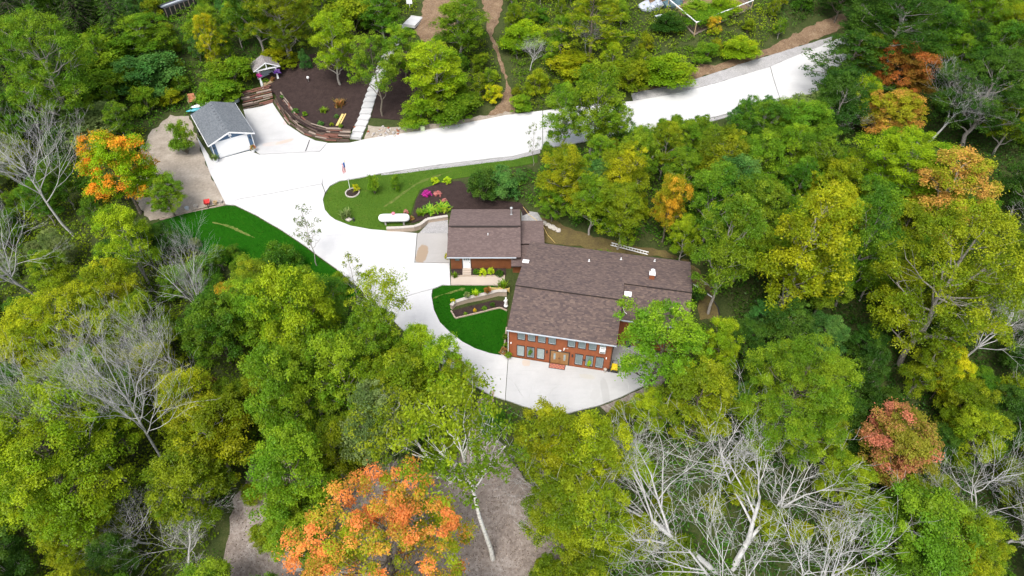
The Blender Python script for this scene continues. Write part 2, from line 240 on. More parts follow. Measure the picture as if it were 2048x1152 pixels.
FILL = [
('bush',-22.8,117.5,4.7,4.5,'green',1,5,3,1),
('ash',10.7,96.8,3.4,2.0,'lime',1,36,6,1),
('ash',80.3,102.3,10.8,6.3,'mid',2,38,0,2),
('maple',87.2,101.2,13.2,7.5,'deep',2,38,0,2),
('ash',92.4,104.1,9.0,5.2,'deep',2,38,0,2),
('bush',22.1,110.3,1.3,1.2,'olive',1,36,0,1),
('bush',-66.7,86.0,4.6,4.4,'deep',3,28,2,0),
('ash',-55.9,71.9,5.2,3.0,'mid',3,27,5,1),
('bush',-54.4,113.5,4.6,4.3,'green',4,35,4,0),
('maple',55.3,115.5,8.3,6.0,'deep',2,12,3,2),
('maple',83.7,118.4,12.3,7.5,'deep',2,38,1,2),
('ash',-109.8,149.5,14.4,7.5,'mid',5,34,3,2),
('ash',-101.5,138.3,10.9,6.3,'mid',5,33,4,2),
('ash',27.7,81.2,6.8,4.0,'green',6,8,6,1),
('ash',84.0,142.0,11.0,6.4,'deep',2,38,2,2),
('ash',-73.9,123.7,11.8,6.9,'deep',5,33,4,2),
('bush',-21.3,129.6,3.2,3.0,'bright',1,5,2,1),
('ash',-52.7,43.3,10.6,6.1,'mid',7,24,3,1),
('ash',-19.5,127.2,4.0,2.3,'olive',1,5,2,1),
('ash',59.1,106.7,9.0,5.2,'mid',2,12,3,1),
('bush',-56.5,127.2,2.6,2.5,'green',4,33,1,0),
('bush',-58.2,77.4,4.4,4.2,'mid',3,27,5,0),
('ash',45.0,84.5,13.2,7.5,'deep',2,13,4,1),
('spruce',-80.0,127.8,13.2,6.6,'deep',5,34,2,2),
('ash',73.3,68.4,8.9,5.1,'olive',8,15,1,2),
('ash',-85.1,125.6,13.1,7.5,'deep',5,34,2,2),
('bush',35.0,46.3,2.9,2.7,'green',8,18,0,0),
('maple',81.9,85.8,11.7,7.5,'deep',2,38,7,2),
('ash',-50.8,112.7,7.9,4.6,'green',4,35,2,0),
('maple',70.9,140.5,12.4,7.5,'deep',2,38,3,2),
('ash',62.7,109.3,13.8,7.5,'olive',2,38,3,1),
('ash',73.3,128.7,9.7,5.7,'deep',2,38,2,1),
('ash',41.6,87.2,6.0,3.5,'green',2,8,7,2),
('maple',40.2,50.7,6.0,4.3,'deep',8,18,1,2),
('ash',11.4,122.3,3.1,1.8,'olive',1,36,3,0),
('bush',19.4,125.9,2.9,2.8,'mid',1,36,1,1),
('ash',10.4,120.5,4.4,2.6,'gold',1,36,3,0),
('ash',10.8,72.1,7.8,4.5,'bluegreen',6,43,0,0),
('bush',58.6,134.6,3.9,3.7,'deep',2,7,1,2),
('bush',-50.5,140.4,3.2,3.1,'olive',4,33,1,2),
('ash',7.9,106.8,6.5,3.8,'green',1,36,5,1),
('spruce',-79.1,123.4,13.2,6.6,'deep',5,33,4,2),
('ash',57.8,127.5,8.5,4.9,'green',2,38,3,2),
('bush',-24.6,132.5,4.6,4.4,'bright',1,5,3,1),
('ash',8.1,120.0,5.4,3.1,'green',1,36,3,1),
('ash',-101.0,113.5,10.5,6.1,'deep',5,34,4,2),
('ash',86.3,113.1,9.6,5.5,'deep',2,38,0,2),
('bush',-11.2,133.6,4.5,4.3,'olive',1,5,1,2),
('bush',-20.2,137.6,3.6,3.4,'bright',1,42,2,2),
('ash',-79.3,138.6,14.8,7.5,'deep',5,33,3,2),
('ash',68.9,83.1,11.2,6.5,'olive',2,38,7,2),
('ash',73.0,90.4,12.5,7.3,'deep',2,38,7,2),
('spruce',-92.5,148.2,17.6,7.5,'dark',5,34,2,2),
('maple',98.2,140.6,10.6,7.5,'green',2,38,1,2),
('bush',23.5,68.4,2.7,2.5,'green',6,11,7,0),
('bush',60.4,130.5,2.9,2.8,'olive',2,38,3,2),
('ash',109.1,135.9,10.0,5.8,'mid',2,38,1,2),
('ash',-42.9,22.8,9.1,5.3,'deep',7,24,6,2),
('ash',6.1,24.2,9.9,5.8,'olive',9,30,7,2),
('ash',88.7,132.8,12.8,7.4,'deep',2,38,1,2),
('ash',-8.0,136.0,4.1,2.4,'bright',1,5,1,2),
('spruce',-109.0,134.8,17.1,7.5,'dark',5,34,3,2),
('ash',-88.3,100.4,10.4,6.0,'deep',5,27,3,2),
('bush',12.6,128.9,3.2,3.1,'mid',1,36,2,1),
('bush',14.1,135.2,4.8,4.5,'olive',1,36,2,1),
('bush',83.9,127.3,3.0,2.8,'green',2,38,1,1),
('maple',53.1,34.0,9.4,6.8,'olive',9,40,0,2),
('bush',-9.1,99.7,4.3,4.1,'lime',1,42,0,0),
('ash',78.0,84.0,8.7,5.0,'olive',2,38,7,2),
('ash',-63.0,97.3,4.4,2.5,'green',4,34,7,1),
('ash',-24.6,136.6,5.8,3.4,'lime',1,5,2,2),
('bush',-51.9,22.3,3.7,3.5,'olive',7,24,5,2),
('bush',62.3,124.1,3.5,3.4,'deep',2,38,3,2),
('bush',67.7,56.7,4.3,4.1,'olive',8,15,0,2),
('ash',-47.7,27.1,9.6,5.6,'deep',7,24,6,2),
('maple',78.8,118.2,11.5,7.5,'olive',2,38,1,1),
('ash',-94.8,106.2,11.4,6.6,'deep',5,35,4,2),
('ash',58.3,112.5,8.0,4.7,'deep',2,12,3,2),
('ash',-117.2,145.2,10.6,6.2,'deep',5,34,3,2),
('maple',-27.3,24.2,8.5,6.1,'green',7,20,4,2),
('bush',1.9,130.3,2.9,2.8,'olive',1,36,3,2),
('ash',-70.9,116.0,10.2,6.0,'deep',5,34,1,2),
('ash',74.3,99.0,9.2,5.3,'green',2,38,7,1),
('ash',-72.8,148.3,4.1,2.4,'grey',4,33,2,1),
('bush',16.9,70.7,2.9,2.7,'gold',6,11,4,0),
('bush',22.7,132.7,3.6,3.5,'olive',1,36,1,2),
('ash',8.5,96.9,3.2,1.9,'bright',1,37,4,0),
('maple',-32.9,50.8,10.9,7.5,'mid',7,26,6,1),
('spruce',-83.7,141.8,17.4,7.5,'deep',5,33,3,2),
('bush',49.9,118.0,4.0,3.8,'mid',2,7,0,2),
('ash',3.7,132.1,3.8,2.2,'olive',1,36,3,2),
('ash',30.8,132.5,6.3,3.7,'mid',1,7,3,2),
('bush',-57.8,97.0,4.5,4.3,'bright',4,27,2,2),
('ash',-59.5,36.9,10.0,5.8,'gold',7,24,4,2),
('ash',-73.0,140.3,5.5,3.2,'olive',4,33,3,1),
('bush',-0.5,133.8,3.7,3.5,'green',1,36,3,2),
('bush',-66.3,79.9,2.9,2.7,'mid',3,28,6,0),
('ash',52.1,37.1,5.3,3.1,'olive',9,40,1,2),
('ash',-60.5,47.4,8.9,5.2,'mid',7,24,3,2),
('spruce',-86.9,121.6,15.1,7.5,'dark',5,33,4,2),
('bush',86.1,107.5,3.3,3.2,'deep',2,38,0,2),
('ash',27.2,60.3,9.9,5.7,'green',6,32,1,1),
('ash',-47.7,143.3,7.7,4.5,'bright',4,33,1,2),
('ash',70.0,136.9,11.2,6.5,'deep',2,38,3,2),
('ash',4.8,33.5,7.0,4.1,'gold',9,31,6,2),
('spruce',-75.0,119.7,14.3,7.2,'deep',5,35,4,2),
('spruce',-85.7,110.7,13.6,6.8,'deep',5,34,3,1),
('bush',-11.0,111.8,2.2,2.1,'mid',1,5,0,1),
('ash',70.5,100.2,9.9,5.7,'deep',2,38,7,1),
('bush',27.9,134.3,3.4,3.2,'olive',1,7,3,2),
('ash',-64.8,146.1,6.8,4.0,'bluegreen',4,33,2,1),
('bush',-38.5,124.7,4.5,4.2,'olive',1,0,2,2),
('bush',45.3,56.4,3.3,3.2,'olive',8,15,5,1),
('bush',-23.9,25.0,2.7,2.6,'mid',10,20,5,2),
('spruce',-89.5,97.1,14.4,7.2,'mid',5,34,4,2),
('bush',-57.5,111.9,2.6,2.5,'olive',4,35,4,0),
('ash',-38.6,23.0,11.1,6.4,'olive',7,24,6,2),
('bush',-30.8,124.8,4.5,4.2,'lime',1,5,3,2),
('ash',26.5,72.5,12.3,7.1,'olive',6,11,1,1),
('maple',26.2,49.9,5.7,4.1,'deep',8,18,3,1),
('ash',-3.7,100.0,3.7,2.1,'bright',1,6,3,0),
('bush',-54.0,77.0,2.8,2.6,'deep',3,27,6,0),
('maple',-53.2,27.5,9.3,6.7,'gold',7,24,5,2),
('maple',-52.9,31.9,6.5,4.7,'mid',7,24,5,2),
('bush',-15.2,54.6,1.7,1.6,'olive',10,22,2,0),
('maple',-56.6,33.0,9.4,6.8,'gold',7,26,5,2),
('bush',-19.7,105.3,2.6,2.5,'lime',1,5,5,1),
('ash',-95.1,121.9,11.3,6.5,'dark',5,34,3,2),
('ash',55.0,103.2,6.0,3.5,'green',2,12,3,1),
('bush',-60.4,131.8,4.1,3.9,'bluegreen',4,33,2,0),
('maple',70.9,110.3,8.4,6.0,'mid',2,38,1,0),
('ash',62.9,47.7,8.2,4.8,'deep',8,15,7,2),
('ash',-78.5,143.1,14.6,7.5,'mid',5,33,3,2),
('ash',-31.1,122.2,3.3,1.9,'mid',1,5,4,2),
('maple',33.1,35.0,7.2,5.2,'olive',9,17,5,1),
('bush',12.4,22.2,3.4,3.2,'gold',9,19,5,2),
('bush',32.8,49.1,3.4,3.3,'green',8,18,2,1),
('spruce',-114.6,142.1,14.7,7.3,'deep',5,34,3,2),
('ash',70.8,94.6,13.0,7.5,'mid',2,38,7,1),
('ash',73.7,117.7,12.3,7.1,'green',2,38,2,1),
('ash',-45.4,38.7,7.3,4.2,'deep',7,24,0,0),
('ash',65.3,128.6,9.7,5.6,'olive',2,38,3,2),
('maple',44.2,29.5,8.2,5.9,'olive',9,40,0,1),
('maple',99.3,130.6,13.8,7.5,'olive',2,38,1,2),
('ash',68.2,98.0,9.1,5.3,'green',2,12,0,1),
('ash',13.6,117.9,5.7,3.3,'gold',1,36,2,0),
('maple',70.2,71.1,9.7,7.0,'olive',8,15,1,2),
('ash',86.3,94.7,9.8,5.7,'mid',2,12,0,2),
('bush',64.0,113.7,4.0,3.8,'deep',2,38,4,1),
('ash',-53.7,49.3,10.0,5.8,'gold',7,24,2,2),
('ash',76.4,131.4,8.1,4.7,'mid',2,38,2,1),
('bush',28.8,129.0,3.6,3.4,'mid',1,7,3,1),
('ash',-16.0,132.4,3.6,2.1,'mid',1,5,2,1),
('ash',20.6,78.7,8.8,5.1,'olive',6,11,2,1),
('bush',-15.1,109.9,1.7,1.6,'olive',1,5,6,0),
('bush',65.2,52.9,3.7,3.5,'deep',8,15,7,2),
('ash',49.5,59.2,8.2,4.7,'mid',8,15,4,0),
('spruce',-121.0,154.6,13.5,6.7,'dark',5,28,3,2),
('maple',39.9,82.1,10.1,7.3,'green',6,13,4,2),
('bush',-77.6,83.9,4.2,4.0,'green',3,28,4,1),
('ash',-39.2,123.1,4.2,2.5,'lime',1,0,2,2),
('ash',-33.0,114.1,4.0,2.3,'olive',1,3,2,1),
('ash',-101.6,152.1,10.4,6.0,'dark',5,34,2,2),
('ash',75.0,112.1,9.2,5.3,'green',2,38,1,1),
('bush',27.2,23.9,2.9,2.7,'olive',9,40,5,2),
('bush',66.4,93.1,4.5,4.3,'olive',2,12,7,1),
('bush',4.0,98.7,4.2,4.0,'gold',1,6,0,1),
('ash',23.8,126.1,4.2,2.4,'bright',1,36,1,1),
('ash',-22.1,139.9,5.8,3.4,'mid',1,5,2,2),
('ash',-31.7,128.5,5.1,2.9,'olive',1,5,3,2),
('bush',28.5,31.3,2.6,2.5,'gold',9,19,0,2),
('ash',-98.3,116.7,12.6,7.3,'dark',5,33,4,2),
('bush',-0.1,23.2,2.7,2.5,'olive',10,30,6,2),
('ash',-20.6,132.3,5.4,3.1,'olive',1,42,2,2),
('bush',-47.0,32.4,3.6,3.4,'olive',7,24,6,2),
('maple',97.8,120.8,12.8,7.5,'deep',2,12,1,2),
('ash',39.8,74.3,11.3,6.6,'green',6,14,4,2),
('bush',-65.6,137.3,4.7,4.5,'bluegreen',4,33,2,1),
('bush',-28.8,127.5,3.3,3.1,'mid',1,5,3,1),
('ash',15.6,100.6,6.4,3.7,'lime',1,37,2,1),
('ash',95.6,114.1,9.4,5.4,'deep',2,12,0,2),
('ash',6.3,103.6,4.7,2.7,'bright',1,36,5,1),
('ash',3.3,113.3,4.7,2.7,'bright',1,36,4,1),
('spruce',-82.6,103.9,13.3,6.7,'dark',5,34,3,1),
('bush',-85.9,86.9,3.8,3.6,'olive',3,28,4,2),
('bush',-61.0,65.7,4.0,3.8,'mid',3,28,6,2),
('bush',-77.5,80.6,3.6,3.4,'grey',3,28,4,2),
('maple',87.5,125.1,10.9,7.5,'green',2,12,1,2),
('bush',32.1,31.6,3.9,3.7,'gold',9,40,4,2),
('ash',-56.9,135.7,6.8,3.9,'olive',4,33,1,1),
('ash',21.2,128.1,6.5,3.7,'bright',1,7,3,2),
('ash',-13.5,134.0,4.5,2.6,'mid',1,42,2,2),
('ash',-20.7,43.5,12.3,7.1,'green',10,44,1,1),
('bush',65.5,133.6,2.7,2.5,'mid',2,38,3,2),
('spruce',-80.8,146.6,17.7,7.5,'mid',5,33,3,2),
('bush',-60.4,116.4,3.1,3.0,'olive',4,33,5,0),
('maple',58.8,35.3,8.8,6.3,'mid',9,40,0,2),
('bush',56.1,45.8,4.8,4.5,'olive',8,17,0,2),
('ash',-79.3,78.0,8.8,5.1,'grey',3,28,4,2),
('ash',27.5,69.0,11.2,6.5,'bluegreen',6,11,0,1),
('ash',31.6,59.9,8.8,5.1,'bright',6,16,4,0),
('bush',-26.5,51.6,2.8,2.7,'mid',10,23,5,0),
('ash',114.7,142.2,12.3,7.1,'deep',2,12,1,2),
('spruce',-84.6,136.9,16.4,7.5,'deep',5,35,3,2),
('ash',60.4,55.8,5.5,3.2,'olive',8,15,0,2),
('bush',59.5,122.0,4.4,4.2,'green',2,38,3,2),
('maple',62.9,41.5,7.2,5.2,'gold',9,17,0,2),
('ash',47.8,126.9,4.6,2.7,'lime',1,7,1,2),
('maple',99.2,136.4,10.2,7.3,'olive',2,12,1,2),
('bush',41.0,45.0,4.3,4.1,'deep',8,17,3,1),
('spruce',-94.9,142.0,13.3,6.7,'deep',5,28,2,2),
('maple',31.3,73.4,10.8,7.5,'bright',6,11,0,2),
('ash',97.2,133.4,9.6,5.6,'deep',2,13,1,2),
('ash',14.3,129.8,4.9,2.8,'mid',1,36,2,1),
('bush',-2.3,41.5,3.3,3.2,'mid',10,21,1,1),
('bush',35.4,93.1,2.7,2.6,'bluegreen',6,8,7,1),
('bush',-38.6,62.0,4.5,4.3,'mid',3,26,2,0),
('bush',106.6,138.3,3.5,3.3,'olive',2,38,1,2),
('bush',-57.7,120.9,1.4,1.4,'green',4,33,7,0),
('ash',-38.1,130.9,4.8,2.8,'lime',1,3,2,2),
('bush',20.4,103.8,3.1,3.0,'olive',1,37,1,1),
('bush',-69.7,76.8,3.1,2.9,'green',3,28,5,1),
('ash',-67.6,141.3,6.5,3.8,'green',4,33,2,1),
('maple',-22.9,34.1,4.3,3.1,'olive',10,20,4,2),
('bush',-71.7,67.8,4.3,4.1,'olive',3,28,5,2),
('ash',-33.9,121.9,5.8,3.4,'lime',1,0,1,2),
('ash',65.0,118.9,10.2,5.9,'deep',2,38,3,1),
('ash',23.8,120.8,4.1,2.4,'mid',1,36,1,1),
('ash',35.4,131.6,4.3,2.5,'gold',1,7,2,1),
('ash',50.1,120.9,8.2,4.8,'green',2,7,1,2),
('ash',103.9,143.2,10.8,6.3,'deep',2,7,0,2),
('ash',-43.1,121.7,4.5,2.6,'green',4,0,2,1),
('ash',5.9,77.8,4.7,2.7,'green',6,43,3,0),
('bush',32.8,134.8,4.7,4.5,'gold',1,7,2,2),
('ash',30.1,50.0,9.4,5.5,'deep',8,18,2,1),
('ash',-78.5,117.2,12.9,7.5,'mid',5,34,2,1),
('bush',22.0,107.1,2.7,2.5,'gold',1,36,7,1),
('ash',11.2,41.2,4.1,2.4,'gold',9,31,0,1),
('bush',6.1,124.3,4.2,4.0,'olive',1,36,3,1),
('spruce',-104.9,120.8,15.9,7.5,'deep',5,28,3,2),
('ash',-20.7,52.3,10.3,6.0,'mid',10,23,0,0),
('bush',-26.9,118.6,2.9,2.8,'gold',1,5,4,1),
('bush',-68.0,70.4,4.8,4.6,'mid',3,28,5,2),
('ash',-70.7,135.6,6.3,3.7,'bright',4,33,3,1),
('spruce',-69.4,99.0,14.9,7.5,'deep',5,34,1,0),
('ash',92.7,120.8,9.4,5.4,'green',2,38,1,2),
('ash',-0.7,122.4,6.3,3.7,'olive',1,5,1,2),
('bush',-43.5,136.9,4.5,4.3,'gold',1,35,1,2),
('maple',48.4,40.2,8.2,5.9,'olive',9,17,0,1),
('ash',59.3,42.2,6.9,4.0,'gold',9,17,0,2),
('bush',-70.1,62.4,3.9,3.7,'mid',3,24,3,2),
('ash',-33.0,41.6,11.3,6.5,'gold',7,44,4,2),
('bush',54.0,62.1,4.5,4.3,'olive',8,15,2,0),
('ash',16.8,76.4,9.4,5.4,'green',6,11,3,1),
('ash',-74.4,134.5,12.7,7.4,'deep',5,35,3,2),
('bush',-39.3,116.4,4.6,4.4,'olive',1,0,2,1),
('bush',-0.6,136.4,2.9,2.7,'lime',1,36,3,2),
('bush',-30.9,137.1,4.4,4.2,'gold',1,5,3,2),
('ash',-81.8,85.8,6.7,3.9,'mid',3,28,4,2),
('ash',102.7,130.1,8.8,5.1,'deep',2,38,1,2),
('maple',54.8,136.2,12.6,7.5,'mid',2,7,1,2),
('bush',52.1,56.8,2.9,2.8,'green',8,15,6,0),
('ash',-78.5,72.1,7.1,4.1,'green',3,28,4,2),
('maple',3.5,25.9,5.2,3.8,'olive',9,30,7,2),
('bush',-48.9,118.4,4.6,4.3,'bluegreen',4,35,1,0),
('bush',-39.2,140.4,3.6,3.4,'olive',1,5,3,2),
('ash',-89.0,139.0,11.3,6.6,'mid',5,34,2,2),
('bush',14.9,33.4,2.7,2.5,'olive',9,19,4,1),
('maple',-56.6,46.0,7.8,5.6,'mid',7,24,3,2),
('ash',-20.7,120.8,5.3,3.1,'olive',1,5,3,1),
('ash',-27.1,134.3,4.9,2.8,'gold',1,5,3,2),
('bush',-63.7,45.9,2.6,2.5,'mid',7,24,3,2),
('maple',51.6,26.8,7.9,5.7,'mid',9,17,7,2),
('ash',39.5,47.6,7.3,4.2,'deep',8,17,2,2),
('bush',-33.8,141.0,3.3,3.1,'lime',1,3,2,2),
('ash',21.0,102.0,3.9,2.3,'olive',1,37,1,1),
('ash',93.7,126.7,11.8,6.9,'mid',2,12,1,2),
('ash',-23.5,56.0,7.1,4.1,'green',10,23,1,0),
('ash',-50.1,59.4,7.1,4.1,'mid',3,26,4,2),
('ash',7.8,137.3,4.1,2.4,'gold',1,36,3,2),
('bush',45.2,78.8,4.4,4.2,'mid',6,14,4,1),
('ash',57.7,49.2,8.7,5.1,'deep',8,17,1,2),
('ash',32.6,89.7,3.4,2.0,'bluegreen',6,8,6,1),
('ash',66.8,90.1,9.6,5.6,'deep',2,12,0,1),
('maple',79.1,89.9,12.9,7.5,'green',2,38,0,2),
('ash',-5.0,98.4,4.2,2.4,'olive',1,6,4,0),
('ash',52.8,29.7,5.5,3.2,'deep',9,40,0,2),
('ash',-11.6,102.0,5.6,3.2,'lime',1,42,1,0),
('maple',47.6,64.3,9.5,6.8,'olive',8,14,6,1),
('bush',-53.9,134.0,3.0,2.9,'bluegreen',4,33,1,1),
('ash',37.0,84.0,9.0,5.2,'green',6,8,7,1),
('ash',-40.1,31.0,7.2,4.2,'olive',7,24,7,2),
('bush',12.8,110.7,2.7,2.6,'bright',1,36,6,0),
('ash',-89.6,134.0,12.8,7.4,'deep',5,28,2,2),
('bush',-55.8,123.8,2.7,2.6,'green',4,33,0,0),
('bush',-54.0,102.7,3.2,3.0,'green',4,35,5,1),
('ash',-108.5,145.2,11.1,6.4,'dark',5,28,2,2),
('bush',-38.0,120.3,4.7,4.4,'bright',1,0,1,1),
('bush',-55.9,106.8,2.9,2.7,'green',4,33,6,1),
('ash',-76.5,129.1,10.7,6.2,'deep',5,1,3,2),
('maple',40.4,70.2,10.1,7.3,'gold',6,16,2,1),
('ash',-83.7,98.2,10.5,6.1,'deep',5,2,3,2),
('bush',46.0,25.7,4.8,4.5,'mid',9,40,7,2),
('spruce',-89.0,104.9,14.1,7.0,'mid',5,28,3,2),
('ash',57.1,40.2,7.4,4.3,'gold',9,15,7,2),
('ash',34.5,66.5,8.0,4.7,'green',6,16,3,1),
('ash',-33.7,131.6,5.8,3.4,'olive',1,3,2,2),
('ash',5.0,120.6,4.5,2.6,'green',1,6,1,2),
('ash',-79.8,112.7,12.2,7.1,'deep',5,34,2,1),
('bush',94.7,111.5,2.5,2.4,'deep',2,38,0,2),
('ash',-61.9,52.0,8.3,4.8,'olive',7,24,3,2),
('bush',-52.3,66.2,3.8,3.6,'deep',3,27,6,2),
('ash',63.5,105.5,8.8,5.1,'green',2,38,4,0),
('ash',109.6,140.8,8.9,5.2,'mid',2,38,1,2),
('bush',70.3,66.5,2.8,2.6,'green',8,15,0,2),
('bush',-2.8,102.5,1.5,1.4,'lime',1,6,3,0),
('ash',-63.5,73.7,7.7,4.5,'mid',3,28,6,1),
('bush',15.2,24.1,3.0,2.8,'mid',9,19,6,2),
('bush',0.7,98.2,1.8,1.7,'olive',1,6,0,0),
('maple',79.2,140.2,10.7,7.5,'olive',2,38,2,2),
('bush',-21.3,59.5,3.2,3.0,'bright',10,23,1,1),
('bush',-69.2,57.7,3.8,3.6,'olive',3,24,3,2),
('bush',61.6,116.0,2.7,2.5,'deep',2,12,3,1),
('ash',-55.7,83.4,5.1,2.9,'green',3,27,2,0),
('bush',25.1,32.0,3.9,3.7,'olive',9,19,0,1),
('ash',-114.1,148.8,10.8,6.3,'dark',5,35,4,2),
('ash',-30.6,118.1,3.5,2.0,'olive',1,5,4,2),
('bush',-63.9,68.7,2.6,2.5,'grey',3,28,6,2),
('ash',44.4,134.5,4.9,2.9,'bright',1,7,1,2),
('bush',-48.6,69.2,3.1,2.9,'grey',3,27,6,1),
('spruce',-91.3,112.3,13.1,6.5,'dark',5,27,3,2),
('bush',-59.8,55.1,4.1,3.9,'olive',3,24,2,2),
('ash',-73.8,141.9,4.5,2.6,'green',4,33,3,1),
('bush',-61.4,87.7,2.5,2.4,'olive',3,27,3,0),
('bush',2.9,28.2,1.5,1.4,'gold',9,30,7,2),
('ash',-25.1,59.8,4.8,2.8,'green',10,23,2,1),
('ash',13.9,40.5,6.8,4.0,'lime',9,39,6,1),
('ash',23.4,85.3,5.5,3.2,'bright',6,11,2,1),
('bush',-53.7,37.0,2.7,2.6,'deep',7,24,5,1),
('ash',-101.5,124.7,11.2,6.5,'mid',5,27,3,2),
('bush',-5.2,104.8,3.1,3.0,'olive',1,6,3,0),
('ash',-29.5,138.7,4.0,2.3,'lime',1,5,3,2),
('ash',9.2,112.2,3.1,1.8,'lime',1,36,4,0),
('spruce',-100.2,128.6,12.1,6.1,'dark',5,35,4,2),
('ash',65.5,49.7,8.9,5.2,'green',8,15,7,2),
('maple',28.6,65.3,11.1,7.5,'green',6,16,3,1),
('bush',15.7,86.2,2.7,2.5,'green',6,37,7,1),
('bush',-71.5,84.3,4.5,4.2,'olive',3,28,4,0),
('maple',68.5,59.3,8.0,5.8,'bluegreen',8,15,0,2),
('ash',-21.7,115.2,4.4,2.5,'olive',1,5,4,0),
('spruce',-91.2,116.6,17.0,7.5,'dark',5,1,3,2),
('bush',25.3,134.9,3.4,3.3,'olive',1,8,3,2),
('ash',49.4,52.4,8.0,4.7,'mid',8,15,6,1),
('ash',-74.9,72.7,8.7,5.0,'mid',3,28,5,2),
('ash',24.3,43.2,5.2,3.0,'bluegreen',8,18,4,1),
('bush',-64.1,121.6,4.3,4.1,'olive',4,33,4,0),
('ash',-26.6,44.0,7.5,4.4,'olive',10,44,4,0),
('ash',-42.7,29.5,8.1,4.7,'gold',7,24,6,2),
('bush',-68.1,131.2,3.4,3.2,'green',4,33,3,1),
('ash',-90.0,144.1,10.3,6.0,'dark',5,33,3,2),
('maple',68.9,121.8,12.8,7.5,'green',2,38,2,1),
('ash',-41.4,51.6,10.5,6.1,'olive',7,25,2,1),
('ash',-50.5,35.6,7.5,4.4,'gold',7,24,5,1),
('ash',-1.8,130.3,6.0,3.5,'lime',1,36,3,2),
('ash',-108.2,140.0,13.3,7.5,'mid',5,35,4,2),
('ash',-40.8,133.1,3.4,2.0,'gold',1,0,2,2),
('ash',-56.1,60.5,8.5,4.9,'olive',3,28,6,2),
('ash',61.4,51.0,9.5,5.5,'bluegreen',8,15,7,2),
('maple',-58.9,40.9,6.6,4.8,'olive',7,24,4,2),
('bush',-74.6,64.7,4.3,4.1,'green',3,28,5,2),
('spruce',-105.7,148.4,15.0,7.5,'dark',5,33,3,2),
('spruce',-106.7,130.4,12.4,6.2,'deep',5,27,3,2),
('bush',14.6,26.4,3.3,3.1,'lime',9,19,5,2),
('ash',-43.6,46.8,8.7,5.0,'gold',7,25,4,0),
('ash',-78.8,98.7,10.2,5.9,'deep',5,34,4,1),
('maple',32.3,39.6,6.4,4.6,'olive',9,18,7,1),
('ash',33.9,86.7,7.4,4.3,'mid',6,8,7,1),
('maple',35.2,51.1,6.5,4.7,'bluegreen',8,18,1,1),
('ash',87.6,140.3,12.6,7.3,'green',2,38,2,2),
('ash',-66.7,104.7,7.9,4.6,'bright',4,34,0,1),
('bush',22.9,34.7,4.0,3.8,'olive',9,19,1,0),
('spruce',-84.7,147.6,13.0,6.5,'deep',5,0,3,2),
('maple',36.6,56.9,8.7,6.2,'green',8,16,7,0),
('bush',-47.1,66.9,4.7,4.4,'deep',3,26,3,1),
('spruce',-100.3,148.0,17.3,7.5,'deep',5,1,3,2),
('bush',-34.3,63.1,2.8,2.6,'green',3,29,6,1),
('bush',-66.9,59.9,3.0,2.8,'mid',3,25,3,2),
('bush',27.8,84.3,2.7,2.6,'bright',6,11,1,1),
('ash',57.9,58.3,9.8,5.7,'olive',8,15,0,1),
('bush',-10.4,114.0,1.6,1.5,'olive',1,5,0,1),
('bush',-35.8,65.6,2.5,2.3,'mid',3,29,5,0),
('bush',-46.5,122.6,3.2,3.1,'green',4,35,1,1),
('ash',-39.2,136.0,6.1,3.5,'bright',1,0,2,2),
('ash',4.4,21.7,5.0,2.9,'mid',9,30,7,2),
('ash',-13.5,106.0,3.7,2.1,'olive',1,42,2,0),
('ash',-3.1,22.2,9.2,5.3,'mid',10,30,6,2),
('maple',90.9,108.1,10.2,7.4,'green',2,12,0,2),
('bush',-65.5,77.5,3.0,2.8,'green',3,28,6,0),
('ash',-86.5,92.8,4.2,2.4,'deep',3,34,5,2),
('ash',-71.0,81.0,8.6,5.0,'olive',3,28,4,1),
('ash',-15.6,39.1,7.3,4.2,'bright',10,20,2,2),
('ash',6.8,127.8,5.5,3.2,'lime',1,36,3,1),
('maple',51.6,46.2,5.9,4.2,'mid',8,17,1,2),
('bush',32.2,44.0,3.0,2.9,'green',8,18,7,0),
('bush',17.6,115.2,4.2,4.0,'bright',1,36,1,0),
('ash',-40.4,53.5,4.2,2.5,'mid',3,25,1,1),
('ash',36.6,24.9,9.5,5.5,'mid',9,40,6,1),
('ash',-42.7,131.3,3.1,1.8,'gold',1,35,1,2),
('spruce',-73.0,98.1,12.3,6.2,'mid',5,34,4,0),
('ash',44.7,131.9,5.8,3.3,'green',1,8,2,2),
('bush',18.2,87.1,2.4,2.3,'bluegreen',6,37,7,1),
('bush',25.7,120.9,2.6,2.5,'bright',1,7,3,1),
('ash',27.1,47.2,6.3,3.7,'deep',8,18,3,1),
('ash',-59.3,141.7,5.4,3.1,'olive',4,35,2,2),
('ash',42.9,59.0,9.3,5.4,'green',8,16,0,1),
('ash',101.0,126.0,9.3,5.4,'deep',2,12,1,2),
('bush',-66.0,65.2,3.0,2.9,'grey',3,28,5,2),
('ash',-57.5,55.4,7.5,4.3,'mid',3,24,2,2),
('bush',16.0,29.1,4.0,3.8,'olive',9,19,5,1),
('ash',-58.2,130.3,7.7,4.5,'bluegreen',4,35,2,1),
('bush',42.2,77.4,3.9,3.6,'mid',6,16,2,2),
('ash',-70.0,145.8,4.0,2.3,'green',4,35,3,2),
('spruce',-72.0,102.9,15.0,7.5,'deep',5,34,2,0),
('maple',-30.0,57.7,7.5,5.4,'olive',10,23,3,1),
('ash',43.4,35.1,5.4,3.1,'olive',9,40,1,1),
('bush',-26.5,124.2,3.4,3.2,'olive',1,5,3,1),
('spruce',-92.3,102.4,16.9,7.5,'deep',5,34,4,2),
('bush',13.0,124.8,3.1,3.0,'olive',1,37,2,2),
('ash',75.3,71.5,5.5,3.2,'olive',8,14,0,2),
('ash',22.1,72.8,9.1,5.3,'green',6,11,1,0),
